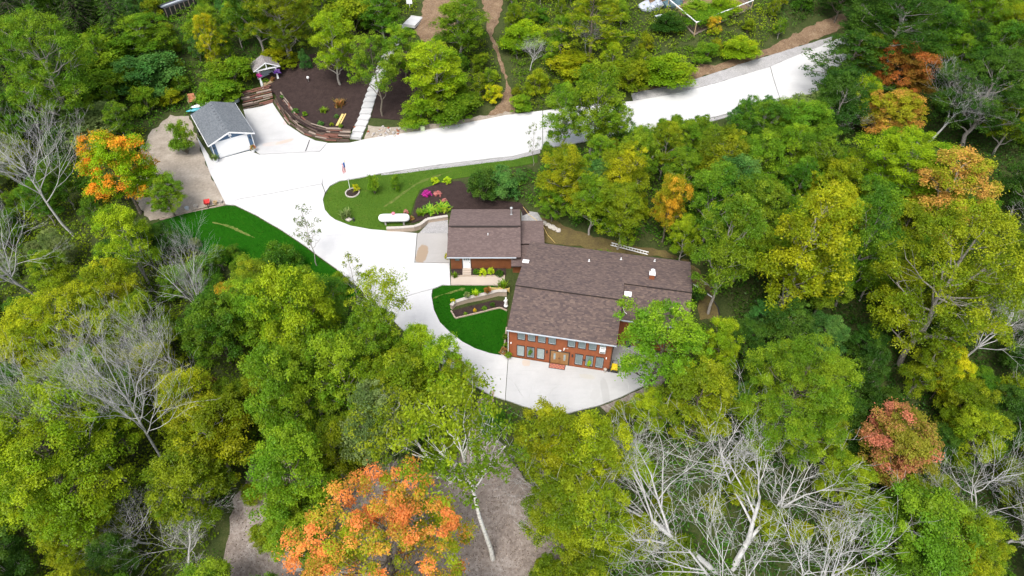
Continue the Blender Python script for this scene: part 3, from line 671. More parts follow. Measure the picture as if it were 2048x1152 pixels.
('bush',4.9,115.0,2.8,2.6,'mid',1,36,4,1),
('ash',10.7,137.2,5.8,3.4,'olive',1,36,2,2),
('ash',-48.7,129.5,7.2,4.2,'olive',4,33,1,2),
('ash',86.4,121.5,11.6,6.7,'olive',2,38,1,2),
('bush',-70.3,131.6,2.6,2.5,'olive',4,33,3,1),
('bush',-56.5,88.0,2.8,2.6,'mid',3,27,1,0),
('maple',82.0,110.1,8.6,6.2,'olive',2,38,0,2),
('maple',80.7,128.8,14.0,7.5,'mid',2,38,2,2),
('ash',-69.2,89.9,4.7,2.7,'mid',3,28,2,0),
('bush',60.3,70.0,4.7,4.5,'mid',8,15,2,1),
('bush',-64.6,133.2,4.8,4.5,'bright',4,33,2,1),
('bush',-51.9,124.7,3.9,3.7,'bluegreen',4,35,2,1),
('bush',-65.2,124.3,2.8,2.6,'green',4,33,4,0),
('bush',-54.1,117.7,3.0,2.9,'bluegreen',4,35,2,0),
('ash',-96.6,150.5,11.9,6.9,'mid',5,35,3,2),
('ash',-49.0,132.6,6.1,3.5,'green',4,33,1,2),
('ash',57.3,66.3,5.6,3.2,'deep',8,15,2,1),
('bush',60.5,38.8,3.7,3.5,'deep',9,40,1,2),
('bush',5.2,83.7,2.3,2.2,'green',6,43,3,0),
('ash',34.3,81.3,10.4,6.0,'mid',6,8,7,1),
('ash',-0.1,120.0,3.7,2.2,'lime',1,36,4,2),
('bush',55.9,26.4,3.5,3.3,'olive',9,40,0,2),
('ash',-38.9,47.0,8.8,5.1,'gold',7,26,5,2),
('bush',23.8,37.3,4.0,3.8,'olive',9,19,1,1),
('ash',77.3,103.6,10.6,6.1,'olive',2,38,0,1),
('ash',43.6,63.7,8.6,5.0,'bluegreen',8,16,0,1),
('bush',21.8,43.4,2.5,2.4,'deep',8,39,7,1),
('ash',13.1,132.8,3.5,2.0,'mid',1,37,2,2),
('bush',-31.5,133.6,4.4,4.2,'olive',1,3,2,2),
('ash',18.9,82.4,6.0,3.5,'green',6,11,2,1),
('ash',0.5,114.3,4.5,2.6,'green',1,6,2,1),
('bush',-55.1,54.4,2.5,2.4,'green',3,25,3,2),
('bush',-1.0,110.7,1.6,1.5,'olive',1,6,2,1),
('ash',42.2,26.7,8.0,4.7,'gold',9,40,7,1),
('ash',-61.5,44.4,9.2,5.3,'mid',7,25,4,2),
('ash',18.0,131.8,4.1,2.4,'gold',1,36,2,1),
('ash',66.8,110.6,10.1,5.8,'mid',2,38,3,0),
('bush',-41.5,67.7,1.6,1.6,'grey',3,26,2,1),
('ash',6.4,80.8,3.6,2.1,'green',6,43,2,0),
('ash',-75.1,75.8,7.1,4.1,'olive',3,28,4,2),
('maple',39.3,64.3,11.0,7.5,'gold',6,16,1,1),
('ash',78.8,123.7,8.6,5.0,'deep',2,38,1,1),
('maple',53.1,42.4,8.2,5.9,'deep',9,17,0,2),
('ash',-72.8,74.5,6.1,3.5,'deep',3,28,5,2),
('ash',-46.0,133.8,7.2,4.2,'bluegreen',4,35,1,2),
('ash',0.4,112.5,5.3,3.1,'olive',1,6,2,1),
('ash',92.7,140.3,11.7,6.8,'mid',2,13,1,2),
('ash',83.7,96.7,11.7,6.8,'mid',2,13,0,2),
('bush',46.3,58.5,3.4,3.2,'deep',8,15,4,1),
('ash',-17.6,36.6,9.7,5.6,'olive',10,20,3,2),
('ash',107.9,144.5,10.4,6.0,'deep',2,8,1,2),
('bush',21.1,37.0,2.5,2.4,'olive',9,19,2,1),
('bush',-52.5,128.7,3.8,3.6,'green',4,33,1,1),
('ash',-5.3,129.3,3.5,2.0,'olive',1,42,1,2),
('maple',28.9,53.0,5.6,4.0,'bluegreen',8,16,5,2),
('ash',-43.7,119.5,6.0,3.5,'bluegreen',4,35,1,1),
('ash',26.6,133.0,5.7,3.3,'olive',1,7,3,2),
('ash',-40.6,120.3,4.0,2.3,'olive',1,0,2,1),
('bush',-51.5,137.3,3.4,3.2,'green',4,33,1,2),
('bush',-52.7,62.8,4.0,3.8,'deep',3,26,4,2),
('ash',-85.3,91.4,5.8,3.3,'mid',3,34,5,2),
('maple',72.8,123.3,8.9,6.4,'deep',2,38,2,1),
('bush',28.7,89.8,2.5,2.4,'green',6,8,5,1),
('ash',-43.5,65.7,6.2,3.6,'deep',3,26,3,1),
('maple',24.3,80.9,7.3,5.2,'bright',6,11,2,1),
('bush',-23.1,124.4,4.1,3.9,'olive',1,42,3,2),
('bush',26.4,77.2,3.8,3.6,'olive',6,11,1,1),
('bush',80.7,94.0,3.6,3.5,'olive',2,38,7,2),
('maple',46.6,54.9,5.6,4.0,'olive',8,15,5,1),
('maple',74.6,136.1,9.7,7.0,'mid',2,12,2,2),
('ash',34.7,31.8,6.7,3.9,'lime',9,40,4,1),
('bush',82.6,122.3,2.7,2.5,'olive',2,38,1,1),
('bush',41.3,23.8,3.2,3.1,'olive',9,40,6,2),
('ash',-44.9,128.4,5.7,3.3,'bright',4,35,1,2),
('bush',-15.8,136.0,4.0,3.8,'bright',1,6,3,2),
('ash',49.0,129.6,5.9,3.4,'olive',1,7,1,2),
('bush',35.6,41.1,4.5,4.3,'deep',9,17,4,1),
('maple',38.6,92.4,3.5,2.5,'bluegreen',6,8,7,1),
('ash',-79.4,103.2,10.2,5.9,'deep',5,34,4,0),
('bush',-43.5,116.8,3.7,3.5,'olive',4,35,0,1),
('maple',52.4,132.4,13.0,7.5,'green',2,7,1,2),
('ash',8.5,129.4,5.7,3.3,'green',1,37,2,2),
('ash',97.7,117.2,8.8,5.1,'deep',2,13,1,2),
('ash',-36.3,131.7,3.7,2.1,'bright',1,5,3,2),
('ash',-68.0,120.5,6.1,3.6,'bluegreen',4,33,4,1),
('bush',104.1,124.3,2.9,2.8,'deep',2,12,1,2),
('ash',-94.5,130.5,14.7,7.5,'mid',5,28,2,2),
('ash',26.6,86.8,4.4,2.6,'bright',6,8,5,1),
('maple',68.6,63.6,6.8,4.9,'bluegreen',8,13,7,2),
('ash',-35.3,23.9,7.7,4.5,'green',7,24,7,2),
('maple',7.7,78.2,5.1,3.6,'mid',6,43,2,0),
('ash',-66.0,51.8,7.7,4.4,'gold',7,24,3,2),
('bush',-54.8,129.7,2.6,2.5,'olive',4,33,1,1),
('ash',-11.5,136.7,3.9,2.3,'bright',1,42,2,2),
('ash',-1.7,125.2,4.3,2.5,'green',1,36,3,2),
('bush',-66.1,97.2,2.9,2.7,'green',4,34,7,1),
('maple',-28.9,42.7,7.4,5.3,'olive',7,44,5,1),
('ash',-46.1,141.6,4.8,2.8,'grey',4,35,1,2),
('bush',-67.8,127.0,2.8,2.7,'bluegreen',4,33,4,1),
('bush',85.6,91.4,3.4,3.2,'deep',2,38,7,2),
('bush',24.6,90.8,1.8,1.8,'mid',6,8,5,1),
('ash',15.6,122.1,4.8,2.8,'bright',1,36,2,1),
('ash',-58.2,89.3,6.7,3.9,'green',3,27,2,1),
('bush',39.2,111.0,2.2,2.1,'olive',1,7,0,0),
('bush',-82.4,89.2,2.8,2.7,'deep',3,28,4,2),
('ash',-48.0,108.9,6.1,3.5,'green',4,35,7,0),
('bush',-57.4,50.0,2.9,2.7,'olive',7,25,4,2),
('ash',-73.8,138.0,6.7,3.9,'olive',4,35,3,2),
('ash',11.7,77.4,7.8,4.5,'green',6,43,1,1),
('maple',80.5,134.7,12.6,7.5,'green',2,38,2,2),
('bush',-47.7,125.2,3.3,3.1,'bluegreen',4,35,1,1),
('bush',11.8,114.7,3.3,3.1,'gold',1,36,3,0),
('bush',-64.6,117.5,3.3,3.1,'olive',4,33,4,1),
('ash',16.5,112.1,4.6,2.7,'gold',1,36,0,0),
('bush',31.7,26.4,4.0,3.8,'olive',9,19,7,2),
('ash',-62.0,141.2,6.6,3.8,'green',4,35,2,2),
('ash',25.9,129.4,3.2,1.9,'lime',1,36,1,2),
('ash',65.5,70.7,9.8,5.7,'deep',8,13,7,2),
('ash',57.1,54.8,7.3,4.3,'green',8,15,7,1),
('bush',19.4,109.4,1.9,1.8,'bright',1,36,7,1),
('maple',48.3,92.8,8.0,5.8,'deep',2,13,3,1),
('maple',-11.8,42.3,11.2,7.5,'olive',10,22,6,1),
('ash',15.8,105.4,5.3,3.1,'lime',1,36,7,0),
('ash',28.1,127.5,3.9,2.2,'gold',1,7,3,1),
('maple',45.7,40.1,5.3,3.8,'deep',9,17,0,1),
('bush',-55.7,143.9,4.1,3.9,'grey',4,33,1,2),
('maple',64.0,45.2,7.0,5.0,'green',8,15,7,2),
('ash',37.0,71.6,9.2,5.3,'mid',6,16,2,1),
('bush',12.6,36.7,3.9,3.7,'lime',9,31,7,2),
('maple',49.6,62.0,7.0,5.1,'green',8,15,3,1),
('bush',6.9,41.3,1.3,1.2,'gold',9,31,6,0),
('ash',-17.9,139.4,6.2,3.6,'green',1,5,2,2),
('ash',52.5,127.7,9.7,5.6,'deep',2,7,1,2),
('maple',-46.0,47.3,6.1,4.4,'olive',7,25,4,0),
('ash',18.3,113.1,3.8,2.2,'green',1,36,0,0),
('ash',53.9,98.3,9.2,5.3,'olive',2,12,4,1),
('ash',39.8,132.3,5.5,3.2,'green',1,7,2,2),
('ash',-73.5,79.9,7.4,4.3,'grey',3,28,4,1),
('ash',85.7,136.4,10.6,6.1,'mid',2,38,2,2),
('bush',36.9,44.1,4.2,4.0,'deep',8,18,0,1),
('maple',70.2,126.2,10.8,7.5,'green',2,12,2,2),
('ash',-37.0,64.1,4.1,2.4,'mid',3,26,1,0),
('ash',-78.8,131.7,11.7,6.8,'deep',5,0,3,2),
('ash',45.8,117.3,4.1,2.4,'gold',1,7,0,1),
('ash',37.3,77.4,9.6,5.5,'bright',6,16,2,2),
('bush',-51.0,122.1,2.7,2.6,'bright',4,35,1,1),
('ash',-43.8,54.9,5.7,3.3,'grey',3,25,2,1),
('ash',78.2,96.7,12.7,7.4,'olive',2,38,0,2),
('ash',-62.3,49.7,6.5,3.8,'olive',7,25,4,2),
('ash',-77.7,86.2,7.2,4.2,'green',3,34,5,2),
('ash',-64.5,56.5,8.4,4.9,'deep',3,24,3,2),
('ash',13.6,79.0,6.0,3.5,'olive',6,43,0,1),
('spruce',-104.6,126.6,13.7,6.8,'mid',5,34,3,2),
('bush',-48.6,136.7,4.3,4.1,'bluegreen',4,33,1,2),
('bush',6.8,133.5,4.7,4.4,'olive',1,6,2,2),
('bush',2.9,135.5,3.2,3.0,'mid',1,36,3,2),
('maple',48.7,43.4,7.8,5.6,'olive',9,17,1,1),
('ash',-37.0,142.0,5.0,2.9,'bright',1,3,2,2),
('ash',-52.9,109.9,4.4,2.5,'bluegreen',4,35,5,0),
('bush',4.0,40.1,2.3,2.2,'lime',9,31,5,1),
('bush',19.9,33.4,3.2,3.0,'olive',9,19,4,0),
('bush',1.2,78.4,1.8,1.7,'bluegreen',6,41,0,1),
('ash',44.3,110.4,3.4,2.0,'green',1,7,0,1),
('bush',6.3,95.3,1.7,1.6,'green',1,37,4,1),
('ash',-82.4,92.5,8.1,4.7,'mid',3,28,3,2),
('ash',-58.5,66.2,6.3,3.7,'grey',3,28,6,2),
('ash',14.1,70.8,11.2,6.5,'gold',6,43,0,1),
('ash',45.4,47.0,9.2,5.3,'olive',8,17,2,2),
('ash',-37.7,28.2,7.4,4.3,'deep',7,24,7,2),
('bush',9.4,80.7,2.5,2.4,'gold',6,43,1,0),
('ash',0.8,106.7,3.3,1.9,'bright',1,6,1,1),
('ash',-54.6,52.3,7.9,4.6,'deep',7,24,2,2),
('ash',-50.3,24.2,7.0,4.1,'gold',7,24,5,2),
('bush',33.2,106.7,2.2,2.1,'gold',1,7,6,0),
('bush',-52.5,57.9,2.9,2.7,'mid',3,26,4,2),
('bush',22.6,90.2,2.0,1.9,'green',6,37,0,1),
('ash',-6.2,132.7,3.5,2.0,'mid',1,5,1,2),
('ash',86.5,129.9,8.7,5.0,'deep',2,14,2,2),
('bush',12.4,30.9,4.0,3.8,'gold',9,19,4,2),
('ash',-54.8,24.2,7.3,4.2,'mid',7,24,5,2),
('ash',-113.4,137.8,10.1,5.9,'mid',5,1,3,2),
('ash',0.8,125.9,4.5,2.6,'lime',1,6,2,2),
('bush',-32.1,117.0,3.0,2.8,'lime',1,3,2,1),
('ash',-66.5,130.2,4.0,2.3,'grey',4,33,3,1),
('spruce',-116.3,152.9,12.7,6.3,'dark',5,35,3,2),
('bush',74.0,84.7,3.6,3.4,'green',2,14,0,2),
('bush',68.0,106.1,2.9,2.8,'olive',2,38,6,0),
('bush',-55.8,41.4,3.5,3.3,'mid',7,24,4,1),
('bush',-59.4,85.8,4.4,4.2,'deep',3,27,3,0),
('bush',-61.7,136.9,4.1,3.9,'olive',4,33,2,1),
('maple',-29.4,53.0,9.7,7.0,'bright',10,23,4,1),
('bush',16.8,125.4,3.5,3.4,'bright',1,36,2,1),
('ash',-46.4,112.8,7.9,4.6,'olive',4,35,1,0),
('bush',-8.1,104.6,3.0,2.8,'mid',1,42,0,0),
('ash',62.0,138.1,12.7,7.4,'green',2,38,3,2),
('ash',24.2,65.6,12.2,7.1,'mid',6,11,0,1),
('ash',18.2,123.8,5.0,2.9,'olive',1,36,1,1),
('ash',56.6,130.2,10.1,5.9,'deep',2,12,3,2),
('bush',92.5,112.6,2.8,2.6,'green',2,38,0,2),
('ash',-61.5,76.3,8.4,4.9,'mid',3,28,6,0),
('ash',8.3,115.3,3.7,2.1,'olive',1,36,4,0),
('maple',39.8,34.3,5.8,4.2,'olive',9,40,2,1),
('ash',44.0,114.6,3.9,2.3,'olive',1,7,0,1),
('ash',-67.1,116.2,4.4,2.5,'green',4,33,4,1),
('bush',-69.4,73.3,3.7,3.5,'mid',3,28,5,1),
('ash',21.4,86.2,3.4,1.9,'mid',6,11,2,1),
('bush',-45.5,125.0,3.0,2.8,'bright',4,35,1,1),
('ash',-22.0,23.2,8.9,5.1,'mid',10,20,5,2),
('bush',-41.5,60.8,4.4,4.2,'green',3,26,4,0),
('bush',-57.3,28.1,3.4,3.2,'gold',7,24,5,2),
('maple',45.0,67.3,9.9,7.1,'mid',8,16,1,2)]
GROUPS = ['', 'scrub on the slope above the road', 'dark trees of the upper right wood', 'understorey among the bare trees', 'thicket trees above the garage', 'dark trees of the top left wood', 'trees between the road and the house', 'olive trees of the lower left wood', 'shaded trees of the right hand ravine', 'olive trees of the lower right wood', 'trees below the curved drive']
PLANTS = [
('ash',-66.3,90.9,19,13.3,'green',0,'tree',0,0),
('ash',-37.3,109.1,13,10.9,'olive',1,'tree',0,0),
('ash',-42.6,111.3,13,8.4,'mid',2,'tree',0,0),
('ash',-49.3,107.3,10,4.3,'yellow',3,'tree',0,0),
('dead',-59.8,71.7,20,10.2,'',4,'bare tree',0,0),
('dead',-60.3,61.5,19,9.8,'',5,'bare tree',0,0),
('maple',-51.0,74.1,12,9.1,'orangetop',6,'tree',0,0),
('maple',-45.7,72.8,6,4.6,'bright',7,'tree',0,0),
('bush',-48.3,86.6,5.5,3.8,'bright',8,'bush',0,0),
('ash',-73.7,88.2,9,5.5,'mid',9,'tree',0,0),
('ash',-60.7,109.2,8,9.3,'green',10,'tree',0,0),
('bush',-68.5,109.0,6,11.2,'bright',11,'tree',0,0),
('bush',-64.7,101.8,6,9.6,'green',12,'tree',0,0),
('bush',-59.1,102.8,6,10.4,'bluegreen',13,'bush',0,0),
('bush',-54.9,99.5,2.6,3.9,'gold',14,'bush',0,0),
('bush',-46.0,103.8,5,8.3,'bright',15,'bush',0,0),
('bush',-47.0,100.5,4,7.2,'green',16,'bush',0,0),
('bush',-63.6,90.9,5,11.8,'grey',17,'bush',0,0),
('spruce',-79.7,108.2,17,12.5,'dark',18,'spruce',0,0),
('spruce',-73.4,92.5,17,11.2,'dark',19,'spruce',0,0),
('spruce',-72.0,112.3,15,11.4,'dark',20,'spruce',0,0),
('spruce',-65.6,111.4,14,9.1,'deep',21,'spruce',0,0),
('ash',-27.9,102.4,11.5,7.5,'lime',22,'tree',0,0),
('airy',-20.2,94.8,13,7.5,'green',23,'tree',0,0),
('bush',-34.2,106.6,3.6,2.0,'bluegreen',24,'evergreen',0,0),
('maple',-17.1,102.6,9,5.5,'bright',25,'tree',0,0),
('ash',-11.7,95.7,11,9.1,'lime',26,'tree',0,0),
('ash',-8.4,108.6,9,9.1,'green',27,'tree',0,0),
('bush',-14.4,93.1,3.5,5.6,'bright',28,'shrub',0,0),
('bush',-9.1,94.6,4.5,8.8,'green',29,'shrub',0,0),
('bush',-3.0,97.5,3,2.9,'yellow',30,'shrub',0,0),
('bush',-27.3,114.4,7,10.2,'olive',31,'bush',0,0),
('ash',-21.8,112.4,8,7.2,'mid',32,'tree',0,0),
('bush',-38.8,108.6,3.2,5.6,'gold',33,'bush',0,0),
('pine',12.5,105.2,12,14.3,'olive',34,'pine',0,0),
('ash',7.4,85.5,10,6.2,'green',35,'tree',0,0),
('ash',14.6,83.2,9,5.0,'green',36,'tree',0,0),
('ash',11.6,83.9,14,8.2,'bright',37,'tree',0,0),
('sapling',3.0,82.0,7,2.4,'grey',38,'sapling',0,0),
('bush',1.2,95.3,2.5,3.7,'bright',39,'shrub',0,0),
('bush',33.3,110.5,3,2.4,'orange',40,'bush',0,0),
('bush',31.2,104.7,3,4.0,'green',41,'bush',0,0),
('bush',37.0,105.8,3,6.3,'lime',42,'bush',0,0),
('bush',24.5,100.6,4,9.3,'lime',43,'bush',0,0),
('bush',18.4,99.2,4.5,7.5,'olive',44,'bush',0,0),
('bush',9.2,101.9,4,8.4,'gold',45,'bush',0,0),
('bush',2.1,109.5,4,7.9,'lime',46,'bush',0,0),
('bush',26.2,111.7,3,5.5,'deep',47,'bush',0,0),
('bush',32.3,113.9,2.4,8.4,'green',48,'plant',0,0),
('bush',36.1,116.0,2.2,5.7,'lime',49,'plant',0,0),
('pine',50.5,95.9,11,16.4,'deep',50,'pine',0,0),
('ash',58.4,102.2,15,16.5,'deep',51,'tree',0,0),
('ash',73.5,106.7,12,11.0,'bright',52,'tree',0,0),
('ash',66.3,102.2,11,7.6,'mid',53,'tree',0,0),
('maple',58.6,95.4,9,8.9,'rust',54,'tree',0,0),
('maple',54.1,86.8,8,8.3,'salmon',55,'tree',0,0),
('dead',60.1,85.9,12,10.4,'',56,'bare tree',0,0.25),
('ash',65.7,85.5,14,12.9,'deep',57,'tree',0,0),
('ash',50.7,90.6,8,5.2,'lime',58,'tree',0,0),
('bush',44.5,90.2,5,8.3,'grey',59,'bush',0,0),
('dead',47.5,89.1,7,6.7,'',60,'bare tree',0,0),
('dead',2.9,103.9,6,4.3,'',61,'bare tree',0,0),
('dead',12.3,106.4,6,4.8,'',62,'bare tree',0,0),
('ash',51.2,74.2,11,14.4,'lime',63,'tree',0,0),
('ash',52.9,67.3,14,10.2,'salmon',64,'tree',0,0),
('ash',45.6,51.0,22,14.2,'olive',65,'tree',0,0),
('ash',31.6,55.0,19,10.0,'gold',66,'tree',0,0),
('ash',39.7,58.1,17,6.3,'mid',67,'tree',0,0),
('maple',48.0,46.9,8,4.3,'yellow',68,'tree',0,0),
('maple',39.1,38.1,10,8.0,'rose',69,'tree',0,0),
('maple',27.5,40.0,15,11.4,'bright',70,'tree',0,0),
('maple',37.9,28.8,11,9.6,'green',71,'tree',0,0),
('dead',52.9,50.8,15,9.2,'',72,'bare tree',0,0),
('dead',46.6,32.8,15,9.7,'',73,'bare tree',0,0.05),
('dead',48.5,30.9,14,8.5,'',74,'bare tree',0,0.1),
('dead',62.4,61.7,14,8.5,'',75,'bare tree',0,0.1),
('deadwide',21.0,27.7,17,30.1,'',76,'bare tree',0,0),
('airy',14.9,44.7,13,9.2,'bright',77,'tree',0,0),
('maple',22.0,47.2,9,4.4,'lime',78,'tree',0,0),
('maple',18.5,40.1,11,7.2,'olive',79,'tree',0,0),
('ash',23.2,55.5,17,7.1,'green',80,'tree',0,0),
('maple',19.3,66.7,10,4.5,'orange',81,'tree',0,0),
('ash',13.4,65.6,10,6.2,'olive',82,'tree',0,0),
('ash',10.0,68.0,9,5.7,'bright',83,'tree',0,0),
('ash',6.7,72.0,10,6.5,'gold',84,'tree',0,0),
('maple',5.2,70.6,5,3.9,'green',85,'tree',0,0),
('ash',20.9,63.2,7,3.8,'lime',86,'tree',0,0),
('bush',-3.9,74.6,5,4.5,'deep',87,'shrub',0,0),
('bush',-1.3,75.2,5,4.1,'bluegreen',88,'shrub',0,0),
('bush',21.9,56.9,2.5,2.2,'deep',89,'shrub',0,0),
('ash',-49.0,50.0,13,12.5,'gold',90,'tree',0,0),
('ash',-46.8,56.9,10,6.8,'gold',91,'tree',0,0),
('ash',-46.5,62.7,12,6.4,'lime',92,'tree',0,0),
('dead',-36.2,38.2,25,9.2,'',93,'bare tree',0,0.08),
('dead',-41.4,37.9,23,8.3,'',94,'bare tree',0,-0.05),
('dead',-35.9,53.5,18,5.6,'',95,'bare tree',0,0.05),
('dead',-34.7,47.2,18,6.7,'',96,'bare tree',0,-0.25),
('maple',-43.1,34.4,20,15.4,'lime',97,'tree',0,0),
('maple',-41.6,40.7,16,7.1,'green',98,'tree',0,0),
('maple',-22.2,47.6,17,8.1,'lime',99,'tree',0,0),
('maple',-22.3,39.8,16,7.2,'bright',100,'tree',0,0),
('birch',-13.3,47.9,15,6.9,'olive',101,'birch',0,0),
('sapling',-24.9,64.3,10,4.2,'grey',102,'tree',0,0),
('sapling',-18.5,57.5,8,3.6,'olive',103,'tree',0,0),
('ash',-17.1,42.6,14,6.7,'bright',104,'tree',0,0),
('ash',-14.3,45.9,13,6.3,'bright',105,'tree',0,0),
('ash',-9.9,46.1,10,4.5,'lime',106,'tree',0,0),
('ash',-7.3,43.9,11,5.7,'lime',107,'tree',0,0),
('ash',-5.7,43.1,9,3.9,'gold',108,'tree',0,0),
('ash',-12.5,36.8,14,7.4,'grey',109,'tree',0,0),
('birch',-1.9,28.9,26,9.9,'olive',110,'birch',0,-0.1),
('birch',-6.4,36.3,15,8.1,'olive',111,'birch',0,-0.4),
('openmaple',-10.7,25.7,16,15.8,'mapleorange',112,'maple tree',0,0),
('ash',3.2,36.4,11,6.6,'gold',113,'tree',0,0),
('ash',7.6,35.1,12,7.3,'gold',114,'tree',0,0),
('ash',4.4,30.4,11,6.5,'olive',115,'tree',0,0),
('ash',7.5,29.1,11,7.3,'olive',116,'tree',0,0),
('ash',-30.0,38.1,11,8.3,'gold',117,'tree',0,0),
('ash',-31.0,33.3,11,7.1,'olive',118,'tree',0,0),
('bush',-32.0,44.8,5,4.2,'brownorange',119,'bush',0,0),
('bush',-24.2,31.0,2.4,3.3,'olive',120,'shrub',0,0),
('bush',-26.5,35.1,2.2,2.6,'gold',121,'shrub',0,0),
('bush',-18.6,28.8,2.2,3.8,'grey',122,'shrub',0,0),
('bush',-7.4,38.3,3,4.3,'olive',123,'shrub',0,0),
('maple',-20.1,32.9,14,7.5,'bright',124,'tree',0,0),
('maple',-20.2,29.6,9,5.7,'green',125,'tree',0,0),
('dead',-31.9,28.6,8,7.0,'',126,'bare tree',0,0.4),
('dead',-36.9,31.4,7,6.7,'',127,'bare tree',0,-0.3),
('ash',-33.8,56.5,6,3.9,'orange',128,'shrub',0,0),
('bush',-28.9,63.0,5,5.3,'mid',129,'bush',0,0),
('bush',-32.3,61.4,5,4.6,'green',130,'bush',0,0),
('bush',-19.0,76.7,3.2,1.8,'bright',131,'tree',0,0),
('bush',-16.1,77.3,2.6,1.4,'bright',132,'tree',0,0),
('mound',-10.8,78.6,1.1,1.2,'chart',133,'shrub',0,0),
('mound',-9.1,78.5,1.1,1.3,'chart',134,'shrub',0,0),
('mound',-11.7,75.9,0.9,1.3,'magenta',135,'flowers',0,0),
('mound',-10.2,75.9,0.7,1.1,'pink',136,'flowers',0,0),
('mound',-9.2,74.6,0.5,0.8,'pink',137,'flowers',0,0),
('spiky',-11.0,72.5,0.8,2.3,'hosta',138,'plant',0,0),
('spiky',-9.3,73.0,0.8,2.3,'hosta',139,'plant',0,0),
('spiky',-12.2,72.2,0.7,1.4,'green',140,'plant',0,0),
('mound',-14.2,72.3,0.8,0.8,'pink',141,'flowers',0,0),
('mound',-13.4,71.2,0.6,0.9,'rose',142,'flowers',0,0),
('mound',-21.7,77.4,1.3,1.1,'yellow',143,'bush',0,0),
('spiky',-22.3,72.0,1.2,1.8,'grey',144,'plant',0,0),
('mound',-3.6,61.2,1.1,1.1,'chart',145,'shrub',0,0),
('mound',-2.6,61.4,1.1,0.9,'chart',146,'shrub',0,0),
('mound',-4.4,61.4,0.9,0.8,'mid',147,'shrub',0,0),
('mound',-1.5,61.1,0.9,1.1,'deep',148,'shrub',0,0),
('spiky',-7.0,60.9,0.8,0.8,'green',149,'plant',0,0),
('mound',-8.2,64.0,1.2,0.6,'yellow',150,'plant',0,0),
('spiky',-1.1,58.9,1.5,1.4,'green',151,'fern',0,0),
('mound',-4.4,55.8,0.5,0.5,'orange',152,'flowers',0,0),
('mound',-3.3,56.1,0.5,0.7,'mid',153,'plant',0,0),
('mound',-5.5,55.3,0.4,0.5,'green',154,'plant',0,0),
('mound',-2.3,56.6,0.6,0.7,'deep',155,'plant',0,0),
('mound',-0.7,51.0,0.9,0.6,'green',156,'shrub',0,0),
('mound',-0.8,52.1,1.0,0.6,'mid',157,'shrub',0,0),
('mound',-37.1,100.1,0.6,0.7,'bluegreen',158,'plant',0,0),
('mound',-34.1,96.3,0.8,1.2,'bluegreen',159,'plant',0,0),
('mound',-32.5,95.4,0.8,0.9,'green',160,'plant',0,0),
('mound',-29.5,92.7,0.8,1.1,'bluegreen',161,'plant',0,0),
('spiky',-29.6,96.2,0.8,1.4,'green',162,'plant',0,0),
('mound',-27.4,94.7,0.7,0.8,'bluegreen',163,'plant',0,0),
('spiky',-27.4,97.4,1.2,2.0,'brownorange',164,'plant',0,0),
('mound',-27.8,92.7,0.5,0.8,'olive',165,'plant',0,0),
('mound',-26.3,92.2,0.7,0.8,'green',166,'plant',0,0)]

# ------------------------------------------------------------------ helpers
col = scene.collection
rng = np.random.default_rng(7)
rnd = random.Random(11)

def tag(o, label=None, cat=None, group=None, kind=None):
    if label: o['label'] = label
    if cat: o['category'] = cat
    if group: o['group'] = group
    if kind: o['kind'] = kind
    return o

def thing(name, label, cat, loc=(0, 0, 0), rz=0.0, group=None):
    o = bpy.data.objects.new(name, None)
    o.empty_display_size = 0.3
    o.location = loc
    o.rotation_euler = (0, 0, rz)
    col.objects.link(o)
    return tag(o, label, cat, group)

def link(name, me, parent=None, loc=None, rot=None, scale=None):
    o = bpy.data.objects.new(name, me)
    col.objects.link(o)
    if parent is not None: o.parent = parent
    if loc is not None: o.location = loc
    if rot is not None: o.rotation_euler = rot
    if scale is not None: o.scale = scale
    return o

